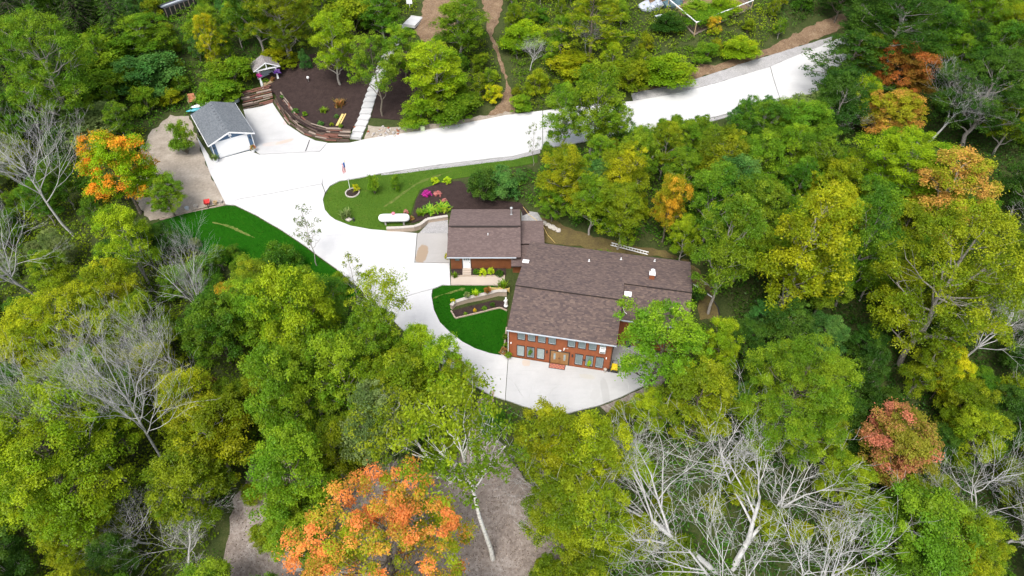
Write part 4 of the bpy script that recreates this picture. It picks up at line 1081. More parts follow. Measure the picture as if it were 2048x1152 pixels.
class MB:
    """collects polygons of one mesh"""
    def __init__(s): s.v = []; s.f = []; s.m = []
    def poly(s, pts, mi=0):
        i = len(s.v); s.v += [tuple(p) for p in pts]; s.f.append(tuple(range(i, i + len(pts)))); s.m.append(mi)
    def box(s, c, d, rz=0.0, mi=0, ry=0.0, rx=0.0):
        M = Matrix.Rotation(rz, 3, 'Z') @ Matrix.Rotation(ry, 3, 'Y') @ Matrix.Rotation(rx, 3, 'X')
        i = len(s.v)
        for sx, sy, sz in ((-1,-1,-1),(1,-1,-1),(1,1,-1),(-1,1,-1),(-1,-1,1),(1,-1,1),(1,1,1),(-1,1,1)):
            s.v.append(tuple(M @ Vector((sx*d[0]/2, sy*d[1]/2, sz*d[2]/2)) + Vector(c)))
        for q in ((0,3,2,1),(4,5,6,7),(0,1,5,4),(1,2,6,5),(2,3,7,6),(3,0,4,7)):
            s.f.append(tuple(i+k for k in q)); s.m.append(mi)
    def b2(s, x0, x1, y0, y1, z0, z1, mi=0):
        s.box(((x0+x1)/2, (y0+y1)/2, (z0+z1)/2), (x1-x0, y1-y0, z1-z0), mi=mi)
    def tube(s, pts, rad, n=6, mi=0, caps=True):
        pts = [Vector(p) for p in pts]
        if not hasattr(rad, '__len__'): rad = [rad]*len(pts)
        base = len(s.v); a = None
        for k, p in enumerate(pts):
            t = (pts[min(k+1, len(pts)-1)] - pts[max(k-1, 0)])
            if t.length < 1e-9: t = Vector((0, 0, 1))
            t.normalize()
            if a is None:
                a = t.orthogonal().normalized()
            else:
                a = a - t*a.dot(t)
                a = a.normalized() if a.length > 1e-6 else t.orthogonal().normalized()
            b = t.cross(a)
            for j in range(n):
                an = 2*math.pi*j/n
                s.v.append(tuple(p + (a*math.cos(an) + b*math.sin(an))*rad[k]))
        for k in range(len(pts)-1):
            for j in range(n):
                j2 = (j+1) % n
                s.f.append((base+k*n+j, base+k*n+j2, base+(k+1)*n+j2, base+(k+1)*n+j)); s.m.append(mi)
        if caps and n > 3:
            s.f.append(tuple(base+j for j in reversed(range(n)))); s.m.append(mi)
            e = base+(len(pts)-1)*n
            s.f.append(tuple(e+j for j in range(n))); s.m.append(mi)
    def lathe(s, prof, c=(0,0,0), n=12, mi=0):
        base = len(s.v)
        for r, z in prof:
            for j in range(n):
                an = 2*math.pi*j/n
                s.v.append((c[0]+r*math.cos(an), c[1]+r*math.sin(an), c[2]+z))
        for k in range(len(prof)-1):
            for j in range(n):
                j2 = (j+1) % n
                s.f.append((base+k*n+j, base+k*n+j2, base+(k+1)*n+j2, base+(k+1)*n+j)); s.m.append(mi)
        s.f.append(tuple(base+j for j in reversed(range(n)))); s.m.append(mi)
        e = base+(len(prof)-1)*n
        s.f.append(tuple(e+j for j in range(n))); s.m.append(mi)
    def rock(s, c, d, seed=0, mi=0, n=7, m=5, rz=0.0):
        r = random.Random(seed); off = Vector((r.random()*50, r.random()*50, r.random()*50))
        base = len(s.v); cr, sr = math.cos(rz), math.sin(rz)
        for i in range(m+1):
            th = math.pi*i/m
            for j in range(n):
                ph = 2*math.pi*j/n
                u = Vector((math.sin(th)*math.cos(ph), math.sin(th)*math.sin(ph), math.cos(th)))
                k = 1+0.55*mnoise.noise(u*1.3+off)
                x, y, z = u.x*d[0]/2*k, u.y*d[1]/2*k, u.z*d[2]/2*k
                s.v.append((c[0]+x*cr-y*sr, c[1]+x*sr+y*cr, c[2]+z))
        for i in range(m):
            for j in range(n):
                j2 = (j+1) % n
                s.f.append((base+i*n+j, base+(i+1)*n+j, base+(i+1)*n+j2, base+i*n+j2)); s.m.append(mi)
    def prism_x(s, prof, x0, x1, mi=0):
        a = [(x0, y, z) for y, z in prof]; b = [(x1, y, z) for y, z in prof]
        s.poly(a[::-1], mi); s.poly(b, mi)
        for i in range(len(prof)):
            j = (i+1) % len(prof); s.poly([a[i], a[j], b[j], b[i]], mi)
    def prism_y(s, prof, y0, y1, mi=0):
        a = [(x, y0, z) for x, z in prof]; b = [(x, y1, z) for x, z in prof]
        s.poly(a, mi); s.poly(b[::-1], mi)
        for i in range(len(prof)):
            j = (i+1) % len(prof); s.poly([a[j], a[i], b[i], b[j]], mi)
    def mesh(s, name, mats, smooth=False):
        me = bpy.data.meshes.new(name)
        me.from_pydata(s.v, [], s.f)
        mats = mats if isinstance(mats, (list, tuple)) else [mats]
        for m in mats: me.materials.append(m)
        if len(mats) > 1: me.polygons.foreach_set('material_index', s.m)
        if smooth: me.polygons.foreach_set('use_smooth', [True]*len(s.f))
        me.update()
        return me
    def build(s, name, mats, parent=None, smooth=False, **k):
        return link(name, s.mesh(name, mats, smooth), parent, **k)

def box_part(name, mat, parent, *b, label=None):
    m = MB(); m.b2(*b); o = m.build(name, mat, parent)
    if label: o['label'] = label
    return o

# ------------------------------------------------------------------ materials
def nodes_of(name):
    m = bpy.data.materials.new(name); m.use_nodes = True
    nt = m.node_tree; nt.nodes.clear()
    out = nt.nodes.new('ShaderNodeOutputMaterial')
    return m, nt, out

def N(nt, t, **k):
    n = nt.nodes.new(t)
    for a, b in k.items(): setattr(n, a, b)
    return n

def math_n(nt, op, a, b=None, c=None, clamp=False):
    n = N(nt, 'ShaderNodeMath', operation=op, use_clamp=clamp)
    for i, x in enumerate((a, b, c)):
        if x is None: continue
        if isinstance(x, (int, float)): n.inputs[i].default_value = x
        else: nt.links.new(x, n.inputs[i])
    return n.outputs[0]

def mixc(nt, f, a, b, mode='MIX'):
    n = N(nt, 'ShaderNodeMix', data_type='RGBA', blend_type=mode)
    for sock, x in ((n.inputs[0], f), (n.inputs[6], a), (n.inputs[7], b)):
        if isinstance(x, (int, float)): sock.default_value = x
        elif isinstance(x, (tuple, list)): sock.default_value = (*x[:3], 1)
        else: nt.links.new(x, sock)
    return n.outputs[2]

def noise_n(nt, vec, scale, detail=4, rough=.6, dim='3D'):
    n = N(nt, 'ShaderNodeTexNoise')
    n.inputs['Scale'].default_value = scale; n.inputs['Detail'].default_value = detail
    n.inputs['Roughness'].default_value = rough
    if vec is not None: nt.links.new(vec, n.inputs['Vector'])
    return n.outputs['Fac']

def ramp_n(nt, f, stops, interp='LINEAR'):
    n = N(nt, 'ShaderNodeValToRGB'); n.color_ramp.interpolation = interp
    e = n.color_ramp.elements
    while len(e) < len(stops): e.new(0.5)
    for k, (p, c) in enumerate(stops):
        e[k].position = p; e[k].color = (*c, 1) if len(c) == 3 else c
    nt.links.new(f, n.inputs[0])
    return n.outputs[0]

def bsdf(nt, out, colour, rough=.8, bump=None, bump_d=.02, metal=0.0, spec=None):
    p = N(nt, 'ShaderNodeBsdfPrincipled')
    if isinstance(colour, (tuple, list)): p.inputs['Base Color'].default_value = (*colour, 1)
    else: nt.links.new(colour, p.inputs['Base Color'])
    if isinstance(rough, (int, float)): p.inputs['Roughness'].default_value = rough
    else: nt.links.new(rough, p.inputs['Roughness'])
    p.inputs['Metallic'].default_value = metal
    if spec is not None: p.inputs['Specular IOR Level'].default_value = spec
    if bump is not None:
        b = N(nt, 'ShaderNodeBump'); b.inputs['Distance'].default_value = bump_d; b.inputs['Strength'].default_value = 1.0
        nt.links.new(bump, b.inputs['Height']); nt.links.new(b.outputs[0], p.inputs['Normal'])
    nt.links.new(p.outputs[0], out.inputs[0])
    return p

def scaled(c, k): return tuple(min(1, x*k) for x in c)

def plain(name, c, rough=.6, var=.22, scale=6, metal=0.0, bump=.004):
    m, nt, out = nodes_of(name)
    tc = N(nt, 'ShaderNodeTexCoord')
    f = noise_n(nt, tc.outputs['Object'], scale, 5)
    colr = mixc(nt, f, scaled(c, 1-var), scaled(c, 1+var))
    bsdf(nt, out, colr, rough, f if bump else None, bump, metal)
    return m

def mottled(name, cols, scale, rough=.95, bump=.03, scale2=None, fine=.35):
    """several colours mixed by two octaves of noise (soil, mulch, gravel, litter)"""
    m, nt, out = nodes_of(name)
    tc = N(nt, 'ShaderNodeTexCoord')
    f1 = noise_n(nt, tc.outputs['Object'], scale, 6, .7)
    f2 = noise_n(nt, tc.outputs['Object'], scale2 or scale*9, 3, .7)
    f = math_n(nt, 'ADD', math_n(nt, 'MULTIPLY', f1, 1-fine), math_n(nt, 'MULTIPLY', f2, fine))
    k = len(cols)
    c = ramp_n(nt, f, [(.3+.4*i/(k-1), cc) for i, cc in enumerate(cols)])
    bsdf(nt, out, c, rough, f2, bump, spec=.12)
    return m

def leaf_material(name='leaves'):
    m, nt, out = nodes_of(name)
    a = N(nt, 'ShaderNodeAttribute', attribute_type='OBJECT', attribute_name='tone_a').outputs['Color']
    b = N(nt, 'ShaderNodeAttribute', attribute_type='OBJECT', attribute_name='tone_b').outputs['Color']
    t = N(nt, 'ShaderNodeAttribute', attribute_type='GEOMETRY', attribute_name='tint').outputs['Fac']
    j = N(nt, 'ShaderNodeAttribute', attribute_type='GEOMETRY', attribute_name='jit').outputs['Fac']
    sh = N(nt, 'ShaderNodeAttribute', attribute_type='OBJECT', attribute_name='tone_shift').outputs['Fac']
    t2 = math_n(nt, 'ADD', math_n(nt, 'MULTIPLY_ADD', math_n(nt, 'SUBTRACT', t, .5), 2.3, .5), sh, clamp=True)
    c = mixc(nt, t2, a, b)
    sc = math_n(nt, 'MULTIPLY_ADD', j, .8, .6)
    cc = N(nt, 'ShaderNodeVectorMath', operation='SCALE')
    nt.links.new(c, cc.inputs[0]); nt.links.new(sc, cc.inputs['Scale'])
    d = N(nt, 'ShaderNodeBsdfDiffuse'); nt.links.new(cc.outputs[0], d.inputs[0])
    tr = N(nt, 'ShaderNodeBsdfTranslucent'); nt.links.new(cc.outputs[0], tr.inputs[0])
    mx = N(nt, 'ShaderNodeMixShader'); mx.inputs[0].default_value = .38
    nt.links.new(d.outputs[0], mx.inputs[1]); nt.links.new(tr.outputs[0], mx.inputs[2])
    g = N(nt, 'ShaderNodeBsdfGlossy'); g.inputs['Roughness'].default_value = .42; g.inputs['Color'].default_value = (1, 1, 1, 1)
    mx2 = N(nt, 'ShaderNodeMixShader'); mx2.inputs[0].default_value = .008
    nt.links.new(mx.outputs[0], mx2.inputs[1]); nt.links.new(g.outputs[0], mx2.inputs[2])
    nt.links.new(mx2.outputs[0], out.inputs[0])
    return m

def bark_material(name, c0, c1, scale=3.0, birch=False):
    m, nt, out = nodes_of(name)
    tc = N(nt, 'ShaderNodeTexCoord')
    mp = N(nt, 'ShaderNodeMapping'); mp.inputs['Scale'].default_value = (3, 3, 1.2) if not birch else (.6, .6, 5)
    nt.links.new(tc.outputs['Object'], mp.inputs[0])
    f = noise_n(nt, mp.outputs[0], scale, 5, .7)
    c = ramp_n(nt, f, [(.34, c0), (.62, c1)] if not birch else [(.36, c0), (.46, c1)])
    bsdf(nt, out, c, .9, f, .02)
    return m

def shingle_material(name, stops, w=.31, h=.145, streak=0.0):
    m, nt, out = nodes_of(name)
    tc = N(nt, 'ShaderNodeTexCoord')
    sp = N(nt, 'ShaderNodeSeparateXYZ'); nt.links.new(tc.outputs['Object'], sp.inputs[0])
    row = math_n(nt, 'FLOOR', math_n(nt, 'DIVIDE', sp.outputs['Y'], h))
    rn = N(nt, 'ShaderNodeTexWhiteNoise', noise_dimensions='1D'); nt.links.new(row, rn.inputs['W'])
    xx = math_n(nt, 'ADD', math_n(nt, 'DIVIDE', sp.outputs['X'], w), math_n(nt, 'MULTIPLY', rn.outputs['Value'], 7.0))
    tab = math_n(nt, 'FLOOR', xx)
    cb = N(nt, 'ShaderNodeCombineXYZ'); nt.links.new(tab, cb.inputs[0]); nt.links.new(row, cb.inputs[1])
    wn_ = N(nt, 'ShaderNodeTexWhiteNoise', noise_dimensions='2D'); nt.links.new(cb.outputs[0], wn_.inputs['Vector'])
    big = noise_n(nt, tc.outputs['Object'], .55, 3)
    f = math_n(nt, 'ADD', math_n(nt, 'MULTIPLY', wn_.outputs['Value'], .8), math_n(nt, 'MULTIPLY', big, .2))
    c = ramp_n(nt, f, stops)
    fr = math_n(nt, 'FRACT', xx)
    gap = math_n(nt, 'LESS_THAN', fr, .06)
    c = mixc(nt, math_n(nt, 'MULTIPLY', gap, .4), c, (.05, .04, .04))
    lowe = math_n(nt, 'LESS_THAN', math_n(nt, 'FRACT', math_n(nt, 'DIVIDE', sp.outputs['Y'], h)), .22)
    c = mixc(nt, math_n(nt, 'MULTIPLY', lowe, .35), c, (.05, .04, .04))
    grit = noise_n(nt, tc.outputs['Object'], 60, 2)
    c = mixc(nt, .25, c, mixc(nt, grit, (.5, .5, .5), (1.5, 1.5, 1.5)), 'MULTIPLY')
    bsdf(nt, out, c, .92, grit, .004, spec=.25)
    return m

M = {}
M['leaves'] = leaf_material()
M['bark'] = bark_material('bark', (.05, .04, .03), (.20, .17, .13))
M['pale_bark'] = bark_material('pale_bark', (.16, .14, .12), (.42, .39, .35))
M['dead_wood'] = bark_material('dead_wood', (0.289, 0.285, 0.272), (0.51, 0.506, 0.493), 2)
M['birch_bark'] = bark_material('birch_bark', (.07, .06, .055), (.68, .66, .62), 2.2, True)
M['roof_brown'] = shingle_material('roof_brown', [(0, (0.0644, 0.0491, 0.0503)), (.3, (0.0921, 0.0675, 0.0632)), (.55, (0.112, 0.081, 0.0724)), (.8, (0.139, 0.1, 0.0847)), (1, (0.178, 0.132, 0.106))], .30)
M['roof_plum'] = shingle_material('roof_plum', [(0, (0.108, 0.078, 0.0736)), (.5, (0.134, 0.0969, 0.0902)), (1, (0.166, 0.122, 0.112))], .31, .145)
M['roof_grey'] = shingle_material('roof_grey', [(0, (0.102, 0.115, 0.131)), (.5, (0.131, 0.148, 0.164)), (1, (0.168, 0.184, 0.201))])
M['roof_pale'] = shingle_material('roof_pale', [(0, (0.18, 0.167, 0.171)), (.5, (0.243, 0.225, 0.225)), (1, (0.324, 0.306, 0.297))])
M['siding_red'] = plain('siding_red', (.27, .078, .028), .6, .3, 2.5)
M['siding_brown'] = plain('siding_brown', (.18, .062, .022), .65, .45, 1.6)
M['siding_blue'] = plain('siding_blue', (.065, .125, .215), .55, .12, 3)
M['white'] = plain('white_paint', (.78, .79, .80), .45, .05, 4)
M['trim_dark'] = plain('dark_trim', (.035, .028, .025), .5, .2, 5)
M['gutter'] = plain('gutter_metal', (.42, .46, .50), .35, .08, 4)
M['door_wood'] = plain('door_wood', (.30, .16, .06), .45, .4, 3)
M['black'] = plain('black_plastic', (.018, .018, .02), .4, .3, 6)
M['black_metal'] = plain('black_metal', (.025, .025, .027), .45, .3, 6)
M['yellow'] = plain('yellow_plastic', (.75, .55, .02), .35, .06, 4)
M['timber_new'] = plain('new_timber', (.62, .46, .17), .6, .2, 6)
M['timber_tan'] = plain('tan_timber', (.42, .31, .17), .7, .25, 6)
M['log_a'] = plain('dark_log', (.075, .050, .038), .9, .5, 5, bump=.02)
M['log_b'] = plain('red_log', (.14, .06, .042), .9, .45, 5, bump=.02)
M['log_c'] = plain('weathered_log', (.24, .19, .155), .9, .4, 5, bump=.02)
M['stone_pale'] = plain('pale_stone', (.42, .385, .345), .9, .2, 5, bump=.02)
M['stone_tan'] = plain('tan_block', (.36, .29, .225), .9, .22, 4, bump=.02)
M['stone_grey'] = plain('grey_stone', (.34, .32, .31), .9, .35, 4, bump=.03)
M['red'] = plain('red_paint', (.55, .04, .04), .45, .12, 5)
M['pink'] = plain('pink_cap', (.70, .18, .25), .4, .08, 5)
M['blue'] = plain('blue_paint', (.03, .14, .42), .4, .1, 5)
M['navy'] = plain('navy_plastic', (.035, .055, .10), .4, .15, 5)
M['teal'] = plain('teal_plastic', (.06, .34, .42), .35, .1, 5)
M['rope'] = plain('yellow_rope', (.55, .40, .14), .7, .1, 20)
M['steel'] = plain('galvanised_steel', (.62, .64, .66), .3, .08, 6, metal=.7)
M['rust'] = plain('rust_metal', (.24, .075, .03), .75, .3, 6)
M['tarp'] = plain('grey_tarp', (.33, .36, .42), .5, .25, 1.5)
M['tarp_dark'] = plain('dark_tarp', (.05, .10, .12), .5, .3, 2)
M['terracotta'] = plain('terracotta', (.42, .17, .09), .8, .2, 6)
M['soil'] = plain('pot_soil', (.05, .035, .025), .95, .4, 20)
M['mesh_wire'] = plain('fence_wire', (.10, .10, .10), .5, .1, 6)

def glass_material(name, c, rough=.06):
    m, nt, out = nodes_of(name)
    tc = N(nt, 'ShaderNodeTexCoord')
    f = noise_n(nt, tc.outputs['Object'], 1.2, 2)
    bsdf(nt, out, mixc(nt, f, scaled(c, .8), scaled(c, 1.2)), rough, spec=.9)
    return m
M['glass'] = glass_material('window_glass', (.15, .20, .21))
M['glass_pale'] = glass_material('window_glass_with_blind', (.29, .35, .345))

# concrete: pale, slightly clouded, with faint broom lines and local marks
def concrete_material(name, c, marks=(), rough=.9):
    m, nt, out = nodes_of(name)
    tc = N(nt, 'ShaderNodeTexCoord')
    f = noise_n(nt, tc.outputs['Object'], .35, 5, .65)
    g = noise_n(nt, tc.outputs['Object'], 9, 4, .7)
    cc = mixc(nt, f, scaled(c, .80), scaled(c, 1.14))
    cc = mixc(nt, .22, cc, mixc(nt, g, (.6, .6, .6), (1.35, 1.35, 1.35)), 'MULTIPLY')
    mp = N(nt, 'ShaderNodeMapping'); mp.inputs['Scale'].default_value = (.12, 1.6, 1); mp.inputs['Rotation'].default_value = (0, 0, R(-12))
    nt.links.new(tc.outputs['Object'], mp.inputs[0])
    s = noise_n(nt, mp.outputs[0], 1.6, 4, .7)
    sf = math_n(nt, 'MULTIPLY', math_n(nt, 'SUBTRACT', s, .56, clamp=True), 1.6, clamp=True)
    cc = mixc(nt, sf, cc, scaled(c, .62))
    for (x, y, rx, ry, rot, mc, amt) in marks:
        # a spill or scuff lying on the slab: an ellipse with a ragged rim
        v = N(nt, 'ShaderNodeMapping'); v.vector_type = 'TEXTURE'
        v.inputs['Location'].default_value = (x, y, 0); v.inputs['Rotation'].default_value = (0, 0, rot); v.inputs['Scale'].default_value = (rx, ry, 1)
        nt.links.new(tc.outputs['Object'], v.inputs[0])
        sp = N(nt, 'ShaderNodeSeparateXYZ'); nt.links.new(v.outputs[0], sp.inputs[0])
        d = math_n(nt, 'SQRT', math_n(nt, 'ADD', math_n(nt, 'POWER', math_n(nt, 'ABSOLUTE', sp.outputs[0]), 2.6), math_n(nt, 'POWER', math_n(nt, 'ABSOLUTE', sp.outputs[1]), 2.6)))
        rag = noise_n(nt, tc.outputs['Object'], 2.2, 3)
        d = math_n(nt, 'ADD', d, math_n(nt, 'MULTIPLY', math_n(nt, 'SUBTRACT', rag, .5), .7))
        k = math_n(nt, 'MULTIPLY', math_n(nt, 'SUBTRACT', 1.0, d, clamp=True), 6, clamp=True)
        cc = mixc(nt, math_n(nt, 'MULTIPLY', k, amt), cc, mc)
    bsdf(nt, out, cc, rough, g, .004)
    return m

def lawn_material(name, c0, c1, c2):
    m, nt, out = nodes_of(name)
    tc = N(nt, 'ShaderNodeTexCoord')
    f = noise_n(nt, tc.outputs['Object'], .5, 5, .65)
    g = noise_n(nt, tc.outputs['Object'], 7, 4, .75)
    h = noise_n(nt, tc.outputs['Object'], 1.7, 5, .7)
    c = mixc(nt, f, c0, c1)
    c = mixc(nt, math_n(nt, 'MULTIPLY', math_n(nt, 'SUBTRACT', h, .58, clamp=True), 3.2, clamp=True), c, c2)
    c = mixc(nt, .6, c, mixc(nt, g, (.35, .35, .35), (1.6, 1.6, 1.6)), 'MULTIPLY')
    bsdf(nt, out, c, .95, g, .05, spec=.0)
    return m
M['lawn_upper'] = lawn_material('lawn_upper', (.040, .095, .011), (.075, .135, .018), (.15, .145, .035))
M['lawn_lower'] = lawn_material('lawn_lower', (.008, .062, .003), (.018, .088, .005), (.05, .105, .010))
M['dry_grass'] = mottled('dry_grass', [(.04, .095, .012), (.09, .13, .025), (.26, .22, .085)], 1.5, fine=.5)
M['mulch'] = mottled('mulch', [(0.0167, 0.0109, 0.0104), (0.0369, 0.0248, 0.023), (0.0711, 0.048, 0.0409)], 1.4, fine=.6, bump=.06)
M['gravel'] = mottled('gravel', [(.15, .145, .145), (.31, .305, .305), (.50, .49, .49)], 1.0, fine=.75, scale2=14, bump=.05)
M['dirt'] = mottled('dirt', [(.19, .16, .125), (.30, .26, .215), (.42, .375, .32)], .35, fine=.4)
M['path_dirt'] = mottled('path_dirt', [(.085, .055, .034), (.18, .12, .075), (.31, .23, .15)], .5, fine=.5)
M['lane'] = mottled('lane', [(0.105, 0.0844, 0.073), (0.232, 0.196, 0.174), (0.393, 0.362, 0.342)], .32, fine=.5)
M['moss_soil'] = mottled('moss_soil', [(.06, .045, .03), (.11, .085, .035), (.17, .14, .05)], .6, fine=.45)
M['forest_floor'] = mottled('forest_floor', [(.022, .034, .010), (.042, .058, .016), (.080, .078, .032)], .5, fine=.5, bump=.08)

# ------------------------------------------------------------------ ground surface
_C = np.array(CTRL); _S = 60.0
_X = _C[:, :2]/_S; _n = len(_C)
def _tps(P, Q):
    d = np.sqrt(((P[:, None, :]-Q[None])**2).sum(-1))+1e-9
    return d*d*np.log(d)
_A = np.block([[_tps(_X, _X)+np.eye(_n)*.0004, np.c_[np.ones(_n), _X]], [np.c_[np.ones(_n), _X].T, np.zeros((3, 3))]])
_W = np.linalg.solve(_A, np.r_[_C[:, 2], 0, 0, 0])
def heights(x, y):
    x = np.clip(np.asarray(x, float).ravel(), -150, 150); y = np.clip(np.asarray(y, float).ravel(), -30, 240)
    p = np.c_[x, y]/_S
    out = np.empty(len(p))
    for i in range(0, len(p), 4000):
        q = p[i:i+4000]
        out[i:i+4000] = _tps(q, _X) @ _W[:_n] + np.c_[np.ones(len(q)), q] @ _W[_n:]
    return out
def hz(x, y): return float(heights([x], [y])[0])

def inside(p, poly):
    x, y = p; c = False; j = len(poly)-1
    for i in range(len(poly)):
        xi, yi = poly[i]; xj, yj = poly[j]
        if (yi > y) != (yj > y) and x < (xj-xi)*(y-yi)/(yj-yi)+xi: c = not c
        j = i
    return c
def inside_np(px, py, poly):
    c = np.zeros(len(px), bool); j = len(poly)-1
    for i in range(len(poly)):
        xi, yi = poly[i]; xj, yj = poly[j]
        if yi != yj:
            c ^= ((yi > py) != (yj > py)) & (px < (xj-xi)*(py-yi)/(yj-yi)+xi)
        j = i
    return c
def seg_dist(px, py, line):
    d = np.full(len(px), 1e9)
    for (a, b) in zip(line[:-1], line[1:]):
        ax, ay, bx, by = a[0], a[1], b[0], b[1]
        L = (bx-ax)**2+(by-ay)**2
        t = np.clip(((px-ax)*(bx-ax)+(py-ay)*(by-ay))/L, 0, 1)
        d = np.minimum(d, np.hypot(px-ax-t*(bx-ax), py-ay-t*(by-ay)))
    return d
WALL_LINE = LINES['timber_front'][::-1]+LINES['timber_back'][::-1]
HILL = MULCH['hill']
def hill_heights(x, y):
    x = np.asarray(x, float); y = np.asarray(y, float)
    return heights(x, y)+1.0*np.exp(-np.maximum(seg_dist(x, y, WALL_LINE)-.9, 0)/3.2)*np.clip(seg_dist(x, y, LINES['stairs'])/2.0-.45, 0.02, 1)
def gz(x, y):
    if inside((x, y), HILL): return float(hill_heights([x], [y])[0])
    return hz(x, y)

# the terrain sheet: fine where it is seen, coarse to the horizon
xs = np.concatenate([[-1600, -700, -350, -220], np.arange(-160, 161, 1.25), [220, 350, 700, 1600]])
ys = np.concatenate([[-1500, -500, -150, -40], np.arange(-5, 205, 1.25), [240, 330, 600, 1200, 2600]])
XX, YY = np.meshgrid(xs, ys)
ZZ = heights(XX, YY).reshape(XX.shape)
nx, ny = len(xs), len(ys)
idx = np.arange(nx*ny).reshape(ny, nx)
quads = np.stack([idx[:-1, :-1], idx[:-1, 1:], idx[1:, 1:], idx[1:, :-1]], -1).reshape(-1, 4)
def np_mesh(name, verts, faces, mat, smooth=True):
    me = bpy.data.meshes.new(name)
    k = faces.shape[1]
    me.vertices.add(len(verts)); me.vertices.foreach_set('co', np.asarray(verts, np.float32).ravel())
    me.loops.add(faces.size); me.loops.foreach_set('vertex_index', faces.astype(np.int32).ravel())
    me.polygons.add(len(faces)); me.polygons.foreach_set('loop_start', np.arange(0, faces.size, k, dtype=np.int32))
    if smooth: me.polygons.foreach_set('use_smooth', np.ones(len(faces), bool))
    me.materials.append(mat); me.update(calc_edges=True)
    return me
rough = (np.sin(XX*1.7+YY*.9)*np.sin(YY*1.3-XX*.4))*.03
terrain = link('terrain', np_mesh('terrain', np.c_[XX.ravel(), YY.ravel(), (ZZ+rough-.08).ravel()], quads, M['forest_floor']))
tag(terrain, 'leaf littered forest floor of the wooded hillside', 'ground', kind='structure')

def inset(poly, d):
    n = len(poly); area = sum(poly[i][0]*poly[(i+1) % n][1]-poly[(i+1) % n][0]*poly[i][1] for i in range(n))
    sg = 1 if area > 0 else -1; out = []
    for i in range(n):
        a, b, c = Vector(poly[i-1]), Vector(poly[i]), Vector(poly[(i+1) % n])
        e1 = (b-a).normalized() if (b-a).length > 1e-6 else Vector((1, 0)); e2 = (c-b).normalized() if (c-b).length > 1e-6 else e1
        nrm = Vector((-(e1.y+e2.y), e1.x+e2.x))
        nrm = nrm.normalized() if nrm.length > 1e-6 else Vector((-e1.y, e1.x))
        out.append(tuple(b+nrm*d*sg))
    return out

def drape(name, poly, off, mat, skirt=.2, step=1.3, fn=heights, wob=0.0, smooth_edge=0.0, parent=None):
    """a sheet that follows the ground inside a polygon, with a skirt down its rim"""
    P = []
    n = len(poly)
    for i in range(n):
        a, b = Vector(poly[i]), Vector(poly[(i+1) % n]); L = (b-a).length
        k = max(1, int(L/(step*.6)))
        for q in range(k):
            p = a.lerp(b, q/k)
            if wob:
                t = (b-a).normalized() if L > 1e-6 else Vector((1, 0))
                p = p+Vector((-t.y, t.x))*wob*(mnoise.noise(Vector((p.x*.9, p.y*.9, 3.1)))+.6*mnoise.noise(Vector((p.x*2.7, p.y*2.7, 9))))
            P.append(p)
    nb = len(P)
    x0, x1 = min(p.x for p in P), max(p.x for p in P); y0, y1 = min(p.y for p in P), max(p.y for p in P)
    gx, gy = np.meshgrid(np.arange(x0+.3, x1, step), np.arange(y0+.3, y1, step))
    gx, gy = gx.ravel()+rng.uniform(-.1, .1, gx.size), gy.ravel()+rng.uniform(-.1, .1, gx.size)
    if len(gx):
        ring = [(p.x, p.y) for p in P]+[(P[0].x, P[0].y)]
        ok = inside_np(gx, gy, ring[:-1]) & (seg_dist(gx, gy, ring) > step*.35)
        P += [Vector((a, b)) for a, b in zip(gx[ok], gy[ok])]
    vs, es, fs, *_ = delaunay_2d_cdt(P, [], [list(range(nb))], 1, 1e-5)
    vx = np.array([(v.x, v.y) for v in vs])
    vz = fn(vx[:, 0], vx[:, 1])+off
    V = [(x, y, z) for (x, y), z in zip(vx, vz)]
    F = [tuple(f) for f in fs]
    cnt = {}
    for f in F:
        for a, b in zip(f, f[1:]+f[:1]): cnt.setdefault((min(a, b), max(a, b)), []).append((a, b))
    low = {}
    for k_, e in cnt.items():
        if len(e) == 1:
            a, b = e[0]
            for q in (a, b):
                if q not in low: low[q] = len(V); V.append((V[q][0], V[q][1], V[q][2]-skirt))
            F.append((b, a, low[a], low[b]))
    me = bpy.data.meshes.new(name); me.from_pydata(V, [], F); me.materials.append(mat); me.update()
    # all faces up
    for p in me.polygons[:len(fs)]:
        if p.normal.z < 0: p.flip()
    return link(name, me, parent)

# concrete drive in poured panels
CP_ = lambda k: CONC[k]
def cen(k): return np.mean(np.array(CONC[k]), 0)
pc = cen('pad'); oc = cen('old_pad'); tc_ = cen('patio')
wh = (.495, .495, .497)
drive = thing('driveway', 'pale concrete drive curving past both houses up to the road', 'driveway'); drive['kind'] = 'structure'
conc_mats = {
 'pad': concrete_material('concrete_pad', (.45, .45, .452), [(pc[0]+.2, pc[1]-2.0, 1.5, .45, R(25), (.62, .34, .25), .55), (pc[0]-1.8, pc[1]-2.6, 1.4, .6, R(10), (.54, .43, .37), .35), (pc[0]-1.0, pc[1]+3.4, .35, .8, R(5), (.62, .36, .34), .6)]),
 'old_pad': concrete_material('concrete_old', (.33, .318, .305), [(oc[0]-1.25, oc[1]-1.1, .75, 1.75, R(-6), (.27, .20, .135), .95)]),
 'patio': concrete_material('concrete_patio', (.455, .457, .462), [(10.1, 45.0, .45, 1.9, R(2), (.36, .36, .36), .7), (9.0, 44.6, .5, .8, R(-30), (.40, .40, .40), .55), (1.6, 48.9, .5, .45, 0, (.48, .37, .28), .6), (8.3, 47.0, .9, .35, R(-11), (.44, .42, .36), .5)]),
 'walk': concrete_material('concrete_walk', (.42, .355, .295)),
}
conc_new = concrete_material('concrete_new', wh)
